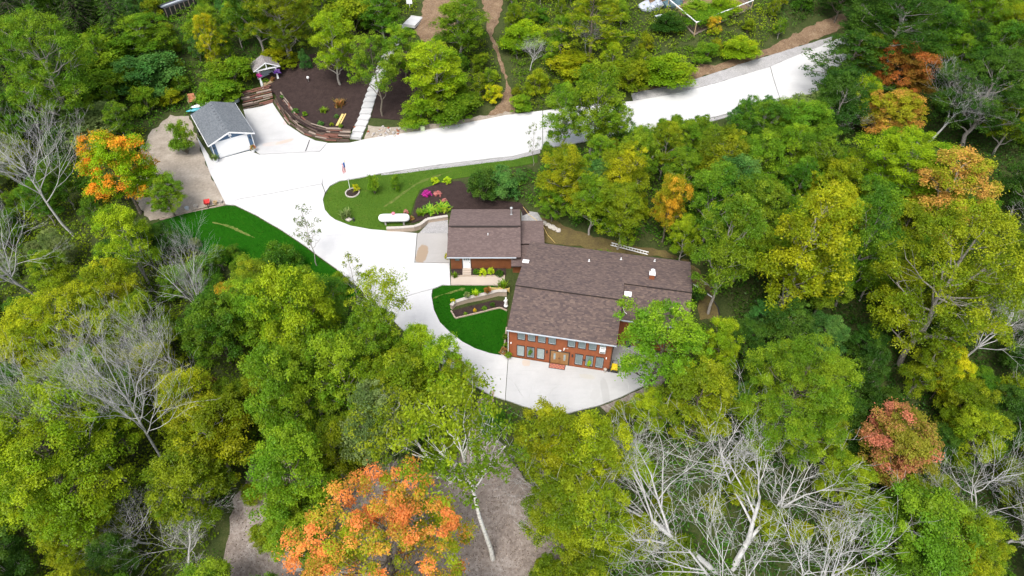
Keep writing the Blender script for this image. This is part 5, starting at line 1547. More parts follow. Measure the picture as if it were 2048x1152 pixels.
for k in CONC:
    o = drape('concrete_panel', inset(CONC[k], .008), .07, conc_mats.get(k, conc_new), skirt=.25, parent=drive)
    if k == 'old_pad': o['label'] = 'older grey concrete panel with a brown stain beside the cabin'
    if k == 'walk': o['label'] = 'tan concrete front walk of the cabin'
    if k == 'pad': o['label'] = 'greyer concrete parking panel with orange chalk marks beside the garage'
# beds and verges
for k, mk_, l in (('upper', 'lawn_upper', 'green island lawn between the road and the drive'), ('lower', 'lawn_lower', 'dark green curved lawn in front of the house'), ('west', 'lawn_lower', 'dark green lawn on the bank left of the drive')):
    tag(drape('lawn', LAWN[k], .0 if k != 'west' else .0, M[mk_], skirt=.15), l, 'lawn', kind='structure')
for k, l in (('hill', 'dark mulch slope behind the timber retaining wall'), ('hill_east', 'dark mulch strip right of the concrete steps'), ('garden', 'mulched flower bed behind the cabin'), ('cabin_west', 'small mulch bed left of the cabin steps'), ('cabin_east', 'mulch bed right of the cabin steps'), ('bed', 'narrow mulch bed below the lawn wall'), ('house_side', 'mulch strip along the left side of the house')):
    tag(drape('mulch_bed', MULCH[k], .03, M['mulch'], skirt=.3, fn=hill_heights if k == 'hill' else heights, step=.9), l, 'mulch bed', kind='structure')
GL = {'shoulder': 'pale gravel shoulder along the upper side of the road', 'verge': 'thin gravel strip between road and island lawn', 'verge_east': 'narrow gravel strip on the lower side of the road', 'cabin_side': 'grey gravel patch between block wall and cabin', 'patio_edge': 'brown grey gravel margin at the lower right of the patio', 'cabin_east': 'gravel patch behind the cabin'}
for k, l in GL.items():
    tag(drape('gravel', GRAVEL[k], .005, M['gravel'] if k != 'patio_edge' else M['lane'], skirt=.1, wob=.12), l, 'gravel', kind='structure')
DL = {'lot': ('dirt', 'bare sandy dirt lot left of the garage'), 'roadside': ('dirt', 'bare soil at the roadside by the steps'), 'path': ('path_dirt', 'brown footpath climbing from the road'), 'upper_path': ('path_dirt', 'brown leaf strewn path above the steps'), 'shoulder_soil': ('path_dirt', 'brown soil bank above the road shoulder'), 'lane': ('lane', 'leaf strewn gravel lane in the foreground wood'), 'behind_house': ('moss_soil', 'mossy bare soil behind the house'), 'garden_soil': ('path_dirt', 'bare soil inside the fenced garden')}
for k, (mm, l) in DL.items():
    tag(drape('soil', DIRT[k], -.02 if k != 'lane' else .02, M[mm], skirt=.1, wob=.5), l, 'bare soil', kind='structure')

# ------------------------------------------------------------------ buildings
def slope(mb, x0, x1, ya, za, yb, zb, course=.145, proud=.022, mi=0):
    """overlapping shingle courses from the eave (ya, za) up to the ridge (yb, zb)"""
    L = math.hypot(yb-ya, zb-za); n = max(1, int(round(L/course)))
    for i in range(n):
        a, b = i/n, (i+1)/n
        y0, z0, y1, z1 = ya+(yb-ya)*a, za+(zb-za)*a, ya+(yb-ya)*b, za+(zb-za)*b
        p = [(x0, y0, z0+proud), (x1, y0, z0+proud), (x1, y1, z1+.002), (x0, y1, z1+.002)]
        q = [(x0, y0, z0), (x1, y0, z0), (x1, y0, z0+proud), (x0, y0, z0+proud)]
        if yb < ya: p = p[::-1]; q = q[::-1]
        mb.poly(p, mi); mb.poly(q, mi)
    return n

def deck(mb, x0, x1, ya, za, yb, zb, t=.16, mi=1):
    prof = [(ya, za-t), (yb, zb-t), (yb, zb-.004), (ya, za-.004)]
    if yb < ya: prof = prof[::-1]
    mb.prism_x(prof, x0, x1, mi)

def lap_front(mb, x0, x1, z0, z1, y, board=.16, lip=.018, skip=(), mi=0):
    """lapped boards on a wall that faces -y, cut round the openings in skip (x0, x1, z0, z1)"""
    n = int(round((z1-z0)/board))
    for i in range(n):
        a, b = z0+(z1-z0)*i/n, z0+(z1-z0)*(i+1)/n
        cuts = sorted((s[0], s[1]) for s in skip if s[2] < b-.01 and s[3] > a+.01)
        x = x0
        for c0, c1 in cuts+[(x1, x1)]:
            if c0 > x+.01:
                mb.poly([(x, y-lip, a), (c0, y-lip, a), (c0, y, b), (x, y, b)], mi)
                mb.poly([(x, y, a), (c0, y, a), (c0, y-lip, a), (x, y-lip, a)], mi)
            x = max(x, c1)

def lap_side(mb, x, y0, y1, z0, z1f, board=.16, lip=.018, sign=-1, mi=0):
    n = int(round((max(z1f(y0), z1f(y1), z1f((y0+y1)/2))-z0)/board))
    for i in range(n):
        a = z0+i*board; b = a+board
        ok = [y for y in np.linspace(y0, y1, 60) if z1f(y) > b]
        if len(ok) < 2: continue
        ya, yb = ok[0], ok[-1]
        p = [(x+sign*lip, yb, a), (x+sign*lip, ya, a), (x, ya, b), (x, yb, b)]
        mb.poly(p if sign < 0 else p[::-1], mi)

def window_part(parent, x, z, w, h, y=0.0, glass='glass', frame='trim_dark', label=None):
    """a window in a wall that faces -y: casing, sill, recessed pane"""
    m = MB(); t = .07
    m.b2(x-w/2-t, x-w/2, y-.05, y+.06, z-t, z+h+t); m.b2(x+w/2, x+w/2+t, y-.05, y+.06, z-t, z+h+t)
    m.b2(x-w/2, x+w/2, y-.05, y+.06, z+h, z+h+t); m.b2(x-w/2, x+w/2, y-.075, y+.06, z-t, z)
    o = m.build('window', M[frame], parent)
    if label: o['label'] = label
    p = MB(); p.b2(x-w/2, x+w/2, y+.005, y+.03, z, z+h); p.build('pane', M[glass], o)
    s = MB(); s.b2(x-w/2, x+w/2, y-.015, y+.005, z, z+.05); s.b2(x-w/2, x-w/2+.035, y-.015, y+.005, z+.05, z+h); s.b2(x+w/2-.035, x+w/2, y-.015, y+.005, z+.05, z+h); s.b2(x-w/2+.035, x+w/2-.035, y-.015, y+.005, z+h-.035, z+h)
    s.build('sash', M['gutter'], o)
    return o

# --- the main house
HA = R(-11.06)
HO = Vector((-0.31, 49.93, 0.0))
house = thing('house', 'long red sided house with brown shingled roof above the lower patio', 'house', HO, HA)
W_, DP = 11.29, 13.6
ops = []
low_x = [1.31, 2.44, 3.58, 7.86, 9.02, 10.15]; up_x = [1.36, 2.50, 3.64, 4.78, 6.90, 8.05, 9.20]
for x in low_x: ops.append((x-.45, x+.45, .43, 2.25))
for x in up_x: ops.append((x-.45, x+.45, 3.2, 5.0))
ops.append((4.6, 6.82, 0, 2.24))
m = MB()
m.prism_x([(.012, -.4), (DP, -.4), (DP, 5.16), (4.42, 6.98), (.012, 5.2)], 0, W_)
m.prism_x([(4.2, -.4), (DP-.01, -.4), (DP-.01, 5.12), (7.7, 6.3), (4.2, 4.95)], W_+.002, 18.9)
lap_front(m, 0, W_, 0, 5.2, .01, skip=ops)
lap_side(m, 0, .02, DP, 0, lambda y: 5.2+(y*.4 if y < 4.42 else 1.77-(y-4.42)*.2), sign=-1)
lap_side(m, W_, .02, 4.2, 0, lambda y: 5.2+y*.4, sign=1)
m.build('wall', M['siding_red'], house)
for x in (-.03, W_-.07): box_part('corner_board', M['siding_brown'], house, x, x+.1, -.03, .05, 0, 5.1)
# roof: back slope oversails the front slopes at the ridge
m = MB()
slope(m, -.15, 11.69, 14.1, 5.28, 4.30, 7.24); slope(m, 11.69, 19.2, 14.1, 5.28, 7.58, 6.586)
deck(m, -.15, 11.69, 14.1, 5.28, 4.30, 7.24); deck(m, 11.692, 19.2, 14.1, 5.28, 7.58, 6.586)
o = m.build('roof', [M['roof_brown'], M['trim_dark']], house); o['label'] = 'long back roof slope'
m = MB()
slope(m, -.15, 11.69, -.55, 5.10, 4.45, 7.02); deck(m, -.15, 11.69, -.55, 5.10, 4.45, 7.02)
m.build('roof', [M['roof_brown'], M['trim_dark']], house)['label'] = 'wide front roof slope'
m = MB()
slope(m, 11.69, 19.2, 3.55, 4.84, 7.72, 6.40); deck(m, 11.692, 19.2, 3.55, 4.84, 7.72, 6.40)
m.build('roof', [M['roof_brown'], M['trim_dark']], house)['label'] = 'right wing front roof slope'
# upper step between the two ridges
m = MB(); m.prism_x([(4.42, 6.9), (7.58, 6.3), (7.58, 6.43), (4.42, 7.06)], 11.5, 11.688); m.build('gable_trim', M['trim_dark'], house)
box_part('gutter', M['gutter'], house, -.15, 11.69, -.67, -.552, 5.0, 5.11)
box_part('gutter', M['gutter'], house, 11.70, 19.2, 3.43, 3.548, 4.74, 4.85)
m = MB(); m.tube([(-.1, -.6, 5.0), (-.1, -.25, 4.7), (-.1, -.06, 4.5), (-.1, -.06, .1)], .045, 6); m.build('downspout', M['white'], house)
m = MB(); m.tube([(11.42, -.6, 5.0), (11.42, -.2, 4.6), (11.38, -.06, 4.4), (11.38, -.06, .1)], .045, 6); m.build('downspout', M['trim_dark'], house)
for i, x in enumerate(low_x): window_part(house, x, .5, .76, 1.68, glass='glass_pale' if i in (0, 2) else 'glass')
for x in up_x: window_part(house, x, 3.28, .76, 1.62, glass='glass')
# double door
dr = MB()
dr.b2(4.6, 4.7, -.06, .05, 0, 2.28); dr.b2(6.72, 6.82, -.06, .05, 0, 2.28); dr.b2(4.7, 6.72, -.06, .05, 2.16, 2.28)
dfr = dr.build('door_frame', M['trim_dark'], house)
for x0, x1, gx in ((4.71, 5.70, 5.15), (5.72, 6.71, 6.27)):
    m = MB(); m.b2(x0, x1, -.01, .04, .06, 2.15)
    m.b2(x0+.06, x0+.16, -.03, -.01, .15, 2.05); m.b2(x1-.16, x1-.06, -.03, -.01, .15, 2.05); m.b2(x0+.16, x1-.16, -.03, -.01, .15, .3); m.b2(x0+.16, x1-.16, -.03, -.01, 1.95, 2.05); m.b2(x0+.16, x1-.16, -.025, -.01, .55, .62)
    d = m.build('door', M['door_wood'], house)
    box_part('pane', M['glass_pale'], d, gx-.11, gx+.11, -.035, -.01, .75, 1.75)
    hx = 5.64 if x0 < 5 else 5.78
    m = MB(); m.tube([(hx, -.07, .95), (hx, -.07, 1.2)], .018, 6); m.b2(hx-.03, hx+.03, -.07, -.01, 1.05, 1.1); m.build('handle', M['black_metal'], d)
box_part('threshold', M['timber_new'], house, 4.62, 6.8, -.12, -.062, 0.0, .05)
for x in (4.27, 7.12):
    m = MB(); m.box((x, -.05, 1.98), (.1, .06, .22)); m.lathe([(.02, .16), (.09, .1), (.085, -.14), (.03, -.2)], (x, -.17, 1.95), 8); m.box((x, -.1, 2.07), (.03, .14, .03))
    m.build('wall_lantern', M['black_metal'], house)
m = MB(); m.box((6.16, -.06, 2.84), (.12, .1, .1)); m.tube([(6.16, -.1, 2.84), (6.13, -.3, 2.78)], .05, 8); m.tube([(6.2, -.06, 2.88), (6.6, -.05, 2.9)], .012, 5); m.build('security_camera', M['white'], house)
m = MB(); m.box((5.7, -.09, 2.42), (.3, .12, .1)); m.build('door_light', M['white'], house)
for x, z in ((.22, 2.55), (10.82, 2.33)):
    m = MB(); m.box((x, -.05, z), (.12, .08, .08)); m.lathe([(.05, 0), (.07, -.1)], (x, -.12, z), 8); m.build('wall_light', M['white'], house)
m = MB(); m.box((8.46, -.06, 1.4), (.16, .1, .22)); m.box((8.46, -.1, 1.47), (.18, .16, .05)); m.build('mailbox', M['black_metal'], house)
ac = MB(); ac.b2(9.98, 10.62, -.42, -.002, 3.35, 3.95); acp = ac.build('air_conditioner', M['white'], house)
for i in range(4): box_part('slat', M['trim_dark'], acp, 10.04, 10.56, -.43, -.421, 3.4+i*.06, 3.43+i*.06)
for i in range(4): box_part('slat', M['trim_dark'], acp, 10.12+i*.1, 10.16+i*.1, -.34, -.1, 3.951, 3.957)
m = MB(); m.b2(9.93, 9.976, -.04, .05, 3.2, 5.0); m.b2(10.624, 10.67, -.04, .05, 3.2, 5.0); m.build('window_frame', M['trim_dark'], house)
box_part('window_screen', M['glass'], house, 9.98, 10.62, -.015, .03, 3.96, 5.0)
# roof furniture
def on_back(y): return 5.28+(14.1-y)*.2
m = MB(); y = 9.4; m.b2(14.42, 14.98, y-.3, y+.25, on_back(y)-.1, on_back(y)+.75); ch = m.build('chimney', M['rust'], house)
m = MB(); m.b2(14.36, 15.04, y-.36, y+.31, on_back(y)+.75, on_back(y)+.81); m.lathe([(.16, 0), (.16, .35), (.24, .36), (.24, .46), (.1, .52)], (14.7, y, on_back(y)+.81), 12); m.build('chimney_cap', M['white'], ch)
for x, y in ((7.36, 11.3), (11.04, 12.6), (14.98, 13.2)):
    m = MB(); m.lathe([(.07, -.05), (.07, .28)], (x, y, on_back(y)), 8); m.lathe([(.16, -.01), (.1, .04)], (x, y, on_back(y)), 8); m.build('vent_pipe', M['white'], house)
y = 9.4; m = MB(); m.box((.12, y, on_back(y)+.06), (.75, .62, .10), rx=-math.atan(.2)); m.build('roof_vent', M['white'], house)
y = 6.5; m = MB(); m.box((12.25, y, 4.84+(y-3.55)*.374+.08), (.8, .6, .12), rx=math.atan(.374)); m.build('skylight', M['white'], house)
m = MB(); m.tube([(11.3, 4.7, 7.0), (12.1, 4.4, 5.3), (12.4, 4.2, 5.2)], .03, 5); m.build('vent_hose', M['white'], house)

# --- the cabin
CO = Vector((-7.53, 62.26, 2.3))
cabin = thing('cabin', 'small brown cabin with plum shingled roof and white front door', 'cabin', CO, 0)
m = MB()
m.prism_x([(.012, -.5), (8.7, -.5), (8.7, 2.02), (3.8, 3.45), (.012, 2.2)], 0, 7.45)
x = 0.0
while x < 7.44:                                            # upright boards, each a little proud of its neighbour
    w = min(.2, 7.45-x)
    if not (1.42 < x+.1 < 2.45): m.b2(x+.006, x+w-.006, -.012-.012*rnd.random(), .012, 0, 2.2)
    x += .2
for i in range(42): m.b2(-.02-.008*rnd.random(), 0, .2*i+.02, .2*i+.19, -.3, 2.1)
m.build('wall', M['siding_brown'], cabin)
m = MB(); slope(m, -.4, 8.6, 9.1, 2.1, 3.72, 3.74); deck(m, -.4, 8.6, 9.1, 2.1, 3.72, 3.74)
m.build('roof', [M['roof_plum'], M['trim_dark']], cabin)['label'] = 'back roof slope'
m = MB(); slope(m, -.4, 8.6, -.45, 2.18, 3.85, 3.54); deck(m, -.4, 8.6, -.45, 2.18, 3.85, 3.54)
m.build('roof', [M['roof_plum'], M['trim_dark']], cabin)['label'] = 'front roof slope'
m = MB(); m.b2(-.1, 8.3, 3.6, 3.84, 3.56, 3.70); m.build('ridge_vent', M['trim_dark'], cabin)
box_part('gutter', M['gutter'], cabin, -.4, 8.05, -.56, -.452, 2.08, 2.19)
m = MB(); m.b2(1.46, 2.41, -.03, .02, .02, 2.06); d = m.build('door', M['white'], cabin)
m = MB()
for i in range(3):
    for j in range(2): m.b2(1.58+i*.26, 1.8+i*.26, -.045, -.03, 1.35+j*.32, 1.62+j*.32)
m.build('pane', M['glass'], d)
m = MB(); m.tube([(2.32, -.09, .98), (2.32, -.03, .98)], .03, 8); m.build('handle', M['black_metal'], d)
m = MB(); m.b2(1.36, 1.455, -.05, .02, 0, 2.15); m.b2(2.415, 2.51, -.05, .02, 0, 2.15); m.build('door_frame', M['trim_dark'], cabin)
m = MB(); m.b2(.52, 1.12, -.05, -.026, 1.25, 1.95); wz = m.build('window', M['trim_dark'], cabin); box_part('pane', M['glass'], wz, .57, 1.07, -.06, -.05, 1.3, 1.9)
st = []
for i in range(3):
    box_part('step', conc_mats['walk'], cabin, 1.4, 2.47, -.95+.31*i-.02, -.012, -.36+.12*i-.12, -.36+.12*(i+1)-(.0 if i < 2 else .004))
fy = 7.3; fz = 2.1+(9.1-fy)*.305
m = MB(); m.lathe([(.24, -.08), (.13, .12), (.11, .13), (.11, 1.0), (.19, 1.02), (.19, 1.12), (.05, 1.2)], (7.45, fy, fz), 12); m.build('flue_pipe', M['steel'], cabin)
m = MB(); m.lathe([(.06, -.05), (.06, .3)], (4.55, 2.6, 2.18+3.05*.316), 8); m.build('vent_pipe', M['white'], cabin)
m = MB(); m.b2(-.42, -.40, 5.2, 7.2, -.3, 1.3); m.build('side_opening', M['black'], cabin)

# --- covered passage between cabin and house
pas = thing('covered_passage', 'low shingled passage roof joining the cabin and the house', 'passage', (0, 0, 0))
m = MB(); slope(m, 1.12, 4.05, 69.4, 4.05, 64.4, 4.45); deck(m, 1.12, 4.05, 69.4, 4.05, 64.4, 4.45)
m.build('roof', [M['roof_plum'], M['trim_dark']], pas)['label'] = 'rear slope of the passage roof'
m = MB(); slope(m, -.1, 2.4, 61.0, 3.75, 64.38, 4.25); deck(m, -.1, 2.4, 61.0, 3.75, 64.38, 4.25)
m.build('roof', [M['roof_plum'], M['trim_dark']], pas)['label'] = 'front slope of the passage roof'
m = MB(); m.b2(1.25, 3.95, 64.5, 69.0, 2.2, 3.9); m.b2(.1, 2.2, 61.6, 64.4, 1.7, 3.6); m.build('wall', M['siding_brown'], pas)

# --- the grey garage
GO = Vector((-43.03, 85.44, 2.98)); GA = R(31.8)
gar = thing('garage', 'blue sided garage with grey shingled roof and wide white door', 'garage', GO, GA)
m = MB()
m.prism_y([(-.72, -.2), (5.15, -.2), (5.15, 2.62), (2.21, 3.62), (-.72, 2.62)], .012, 9.4)
lap_front(m, -.72, 5.15, .02, 2.6, .01, skip=[(-.05, 4.5, 0, 2.42)])
n = 8
for i in range(n):
    a, b = 2.6+.98*i/n, 2.6+.98*(i+1)/n; k0 = 1-i/n
    m.poly([(2.21-2.93*k0, -.01, a), (2.21+2.93*k0, -.01, a), (2.21+2.93*(k0-1/n), .01, b), (2.21-2.93*(k0-1/n), .01, b)])
m.build('wall', M['siding_blue'], gar)
def cross_slope(parent, r0, r1, x0, z0, x1, z1, mats, t=.14, loc=None, label=None):
    """a roof slope that climbs along x: built along y, then its axes are swapped so that the shingle rows follow the ridge"""
    mm = MB(); slope(mm, r0, r1, x0, z0, x1, z1); deck(mm, r0, r1, x0, z0, x1, z1, t)
    o = mm.build('roof', mats, parent, loc=loc, rot=(0, 0, R(-90)))
    o.data.transform(Matrix.Scale(-1, 4, (1, 0, 0))); o.data.flip_normals()
    if label: o['label'] = label
cross_slope(gar, -.4, 9.85, -1.15, 2.66, 2.21, 3.93, [M['roof_grey'], M['white']], label='left roof slope')
cross_slope(gar, -.4, 9.85, 5.57, 2.66, 2.21, 3.93, [M['roof_grey'], M['white']], label='right roof slope')
m = MB()
for sx, x0 in ((1, -1.15), (-1, 5.57)):
    m.prism_y([(x0, 2.46), (2.21, 3.72), (2.21, 3.92), (x0, 2.66)][::sx], -.44, -.402)
m.build('rake_board', M['white'], gar)
box_part('frieze_board', M['white'], gar, -.74, 5.17, -.06, -.015, 2.5, 2.68)
m = MB(); m.b2(-1.2, -1.1, -.4, 9.8, 2.5, 2.64); m.build('gutter', M['white'], gar)
m = MB(); m.b2(5.52, 5.62, -.4, 9.8, 2.5, 2.64); m.build('gutter', M['white'], gar)
dm = MB()
for i in range(4): dm.b2(.0, 4.4, -.02, .012, .02+.585*i, .02+.585*i+.575)
gd = dm.build('garage_door', M['white'], gar)
m = MB(); m.b2(-.12, -.004, -.05, .02, 0, 2.48); m.b2(4.404, 4.52, -.05, .02, 0, 2.48); m.b2(-.004, 4.404, -.05, .02, 2.37, 2.48); m.build('door_frame', M['white'], gar)
for x in (-.74, 5.08): box_part('corner_board', M['white'], gar, x, x+.1, -.05, .01, 0, 2.5)
m = MB(); m.b2(1.98, 2.42, -.05, -.012, 3.0, 3.4); m.build('gable_vent', M['white'], gar)
m = MB(); m.b2(2.1, 2.3, -.09, -.015, 2.78, 2.9); m.build('gable_light', M['white'], gar)
for x in (-.42, 4.82):
    m = MB(); m.box((x, -.05, 1.95), (.1, .07, .2)); m.lathe([(.05, .1), (.09, 0), (.06, -.22)], (x, -.14, 1.95), 8); m.build('wall_lantern', M['black_metal'], gar)
for i in range(9):
    y = .9+i*.98
    for sx in (-1,):
        m = MB(); m.box((2.21+sx*.30, y, 3.93-.30*.378+.05), (.30, .34, .09), ry=sx*math.atan(.378)); m.build('roof_vent', M['roof_grey'], gar)
# ------------------------------------------------------------------ garden pavilion on the mulch slope
PV = Vector((-41.3, 103.9, 0)); PV.z = gz(PV.x+1.3, PV.y+1)-.1
pav = thing('garden_pavilion', 'small white posted garden pavilion with a grey gabled roof', 'pavilion', PV, R(27))
for x, y in ((0, 0), (2.8, 0), (0, 2.2), (2.8, 2.2)):
    m = MB(); m.b2(x-.12, x+.12, y-.12, y+.12, -.8, 2.2); m.b2(x-.17, x+.17, y-.17, y+.17, -.8, .35); m.build('post', M['white'], pav)
m = MB(); m.b2(-.5, 3.3, -.1, .1, 2.2, 2.38); m.b2(-.5, 3.3, 2.1, 2.3, 2.2, 2.38); m.b2(-.1, .1, .1, 2.1, 2.2, 2.36); m.b2(2.7, 2.9, .1, 2.1, 2.2, 2.36); m.build('beam', M['white'], pav)
m = MB()
for s in (1, -1):
    p = [(1.4-s*2.15, 2.30), (1.4, 3.35), (1.4, 3.5), (1.4-s*2.15, 2.46)]
    m.prism_y(p if s > 0 else p[::-1], -.42, -.30)
m.b2(1.33, 1.47, -.34, -.26, 2.38, 3.38); m.b2(-.5, 3.3, -.34, -.24, 2.3, 2.42); m.build('truss', M['white'], pav)
for s in (1, -1):
    cross_slope(pav, -.4, 2.6, 2.15*s, 2.44, 0, 3.5, [M['roof_pale'], M['white']], .1, (1.4, 0, .02))
m = MB(); m.b2(.3, 2.5, 1.7, 2.05, .0, .45); m.b2(.3, 2.5, 2.02, 2.1, .45, 1.0); m.b2(.3, .4, 1.65, 2.0, .45, .65); m.b2(2.4, 2.5, 1.65, 2.0, .45, .65)
tag(link('garden_bench', m.mesh('garden_bench', M['gutter']), None, PV, (0, 0, R(27))), 'pale bench under the pavilion roof', 'bench')
m = MB(); m.b2(.25, 2.55, -.45, .25, -.5, .12); tag(link('planter_box', m.mesh('planter_box', M['timber_tan']), None, PV, (0, 0, R(27))), 'long tan planter box across the pavilion front', 'planter')

# ------------------------------------------------------------------ timber retaining walls: every log its own piece
lm = MB()
lm.tube([(-.5, 0, 0), (-.49, 0, 0), (0, .006, .004), (.49, 0, 0), (.5, 0, 0)], [.42, .5, .53, .5, .42], 8)
log_mesh = {k: lm.mesh('log', M[k]) for k in ('log_a', 'log_b', 'log_c')}
def log_wall(label, line, rows, rise, back, dia, seed, kinds, lmin=.9, lmax=2.6):
    r = random.Random(seed)
    P = [Vector(p) for p in line]
    w = thing('timber_retaining_wall', label, 'retaining wall', P[0])
    dist = [0]
    for a, b in zip(P[:-1], P[1:]): dist.append(dist[-1]+(b-a).length)
    def at(s):
        s = max(0, min(dist[-1], s))
        for i in range(len(P)-1):
            if s <= dist[i+1] or i == len(P)-2:
                t = (s-dist[i])/(dist[i+1]-dist[i]); return P[i].lerp(P[i+1], t), (P[i+1]-P[i]).normalized()
    for k in range(rows):
        s = r.uniform(-.4, .2)
        while s < dist[-1]-.3:
            L = r.uniform(lmin, lmax); L = min(L, dist[-1]-s+.2)
            (p, t), (q, t2) = at(s), at(s+L)
            d = q-p
            nrm = Vector((-d.y, d.x, 0)).normalized()
            c = (p+q)/2+nrm*(back*k+r.uniform(-.10, .10))+Vector((0, 0, rise*k+dia*.35+r.uniform(-.06, .06)))
            o = link('log', log_mesh[r.choice(kinds)], w)
            o.location = c-P[0]
            dd = dia*r.uniform(.65, 1.2)
            o.rotation_euler = (r.uniform(0, 6), -math.asin(max(-1, min(1, d.z/d.length)))+r.uniform(-.02, .02), math.atan2(d.y, d.x)+r.uniform(-.07, .07))
            o.scale = (d.length*.99, dd, dd)
            s += L+.02
    return w
log_wall('curved wall of stacked dark logs beside the parking panel', LINES['timber_front'], 8, .17, .20, .25, 3, ('log_a', 'log_a', 'log_b', 'log_c'))
log_wall('straight tiered wall of reddish logs behind the garage', LINES['timber_back'], 9, .22, .26, .27, 8, ('log_a', 'log_b', 'log_b', 'log_c'), 1.5, 3.6)

# ------------------------------------------------------------------ concrete garden steps
SL = [Vector(p) for p in LINES['stairs']]
steps = thing('garden_steps', 'long flight of pale concrete steps climbing the mulch slope', 'steps', SL[0])
acc = [0]
for a, b in zip(SL[:-1], SL[1:]): acc.append(acc[-1]+(b-a).to_2d().length)
k = 0
while k*1.28 < acc[-1]:
    s = k*1.28
    i = max(j for j in range(len(SL)-1) if acc[j] <= s)
    t = (s-acc[i])/(acc[i+1]-acc[i]); p = SL[i].lerp(SL[i+1], t); d = (SL[i+1]-SL[i])
    z = hz(p.x, p.y)+.30
    m = MB(); m.box((0, .64, -.30), (1.75, 1.36, .6)); m.box((0, -.02, -.03), (1.79, .06, .06))
    o = m.build('step', conc_new, steps)
    o.location = Vector((p.x, p.y, z))-SL[0]; o.rotation_euler = (0, 0, math.atan2(d.y, d.x)-math.pi/2)
    k += 1
ld = Vector(AT['landing'])
m = MB(); m.box((0, 0, .15), (2.2, 3.4, .5)); m.box((0, 1.66, .46), (2.2, .1, .14)); o = m.build('landing', conc_new, steps); o.location = ld-SL[0]; o.rotation_euler = (0, 0, R(-18))

# ------------------------------------------------------------------ low block walls and edgings
def along(line, step):
    P = [Vector(p) for p in line]; out = []
    for a, b in zip(P[:-1], P[1:]):
        n_ = max(1, int(round((b-a).length/step)))
        for q in range(n_):
            p = a.lerp(b, (q+.5)/n_); out.append((p, math.atan2((b-a).y, (b-a).x), (b-a).to_2d().length/n_, b-a))
    return out
def block_wall(label, line, top, mat, cap_mat, courses=4, thick=.3, cap_w=.42):
    w = thing('retaining_wall', label, 'retaining wall', line[0])
    P0 = Vector(line[0]); m = MB()
    for c in range(courses):
        for i, (p, a, L, d) in enumerate(along(line, .42)):
            t = top(p); h = (t-(p.z-.25))/courses
            m.box((p.x-P0.x+rnd.uniform(-.012, .012), p.y-P0.y+rnd.uniform(-.012, .012), p.z-.25+h*(c+.5)-P0.z), (L-.012, thick, h-.012), rz=a)
    o = m.build('block', mat, w); o['kind'] = 'stuff'
    for p, a, L, d in along(line, .62):
        m = MB(); m.box((0, 0, .045), (L-.012, cap_w, .09)); o = m.build('cap_stone', cap_mat, w)
        o.location = Vector((p.x, p.y, top(p)))-P0; o.rotation_euler = (0, 0, a+rnd.uniform(-.02, .02))
    return w
block_wall('curving pale block wall beside the white tank', LINES['block_wall'], lambda p: max(p.z+.35, 3.0+.045*(p.x+16.4)), M['stone_tan'], M['stone_pale'], 3)
LW = LINES['lawn_wall']
block_wall('pale capped block wall crossing the lower lawn', LW, lambda p: 2.0+.06*(p.x+7.0), M['stone_tan'], M['stone_pale'], 5, .3, .45)
def edging(label, line, mat, sz, closed=False):
    w = thing('stone_edging', label, 'edging', line[0]); P0 = Vector(line[0])
    for p, a, L, d in along(line, sz):
        m = MB(); m.box((0, 0, 0), (L-.015, .15, .16)); o = m.build('edging_stone', mat, w)
        o.location = Vector((p.x, p.y, hz(p.x, p.y)+.06))-P0; o.rotation_euler = (0, 0, a+rnd.uniform(-.04, .04))
    return w
edging('tan stone edging of the mulch bed in the lower lawn', LINES['bed_edge'], M['stone_tan'], .4)
edging('tan stone edging along the left side of the house', LINES['side_edge'], M['stone_tan'], .4)
edging('tan stone edging in front of the cabin bed', LINES['garden_bed'], M['stone_tan'], .5)
rc = Vector(AT['ring']); ring = [(rc.x+.95*math.cos(a), rc.y+1.0*math.sin(a), 0) for a in np.linspace(0, 2*math.pi, 15)]
edging('pale stone ring around the flagpole bed', [(x, y, hz(x, y)) for x, y, _ in ring], M['stone_pale'], .4)
tag(drape('mulch_bed', [(x, y) for x, y, _ in ring[:-1]], .03, M['mulch'], skirt=.1), 'round mulch bed at the foot of the flagpole', 'mulch bed', kind='structure')
# dry streaks across the lawns
for k, w0, l in (('dry_upper', .2, 'dry tan streak across the upper lawn'), ('dry_lower', .14, 'dry tan streak across the lower lawn'), ('dry_west', .18, 'dry tan streak on the bank lawn')):
    Q = LINES[k]; up_, dn = [], []
    for i, p in enumerate(Q):
        a = Vector(Q[max(0, i-1)]); b = Vector(Q[min(len(Q)-1, i+1)]); t = (b-a).to_2d().normalized(); nn = Vector((-t.y, t.x))
        ww = w0*(.35 if i in (0, len(Q)-1) else 1)
        up_.append((p[0]+nn.x*ww, p[1]+nn.y*ww)); dn.append((p[0]-nn.x*ww, p[1]-nn.y*ww))
    tag(drape('dry_grass_strip', up_+dn[::-1], .02, M['dry_grass'], skirt=.03, step=.6, wob=.25), l, 'dry grass', kind='structure')

# ------------------------------------------------------------------ yard objects
A_ = {k: Vector(v) for k, v in AT.items()}
def put(k, dz=0.0): 
    p = A_[k].copy(); p.z = gz(p.x, p.y)+dz; return p
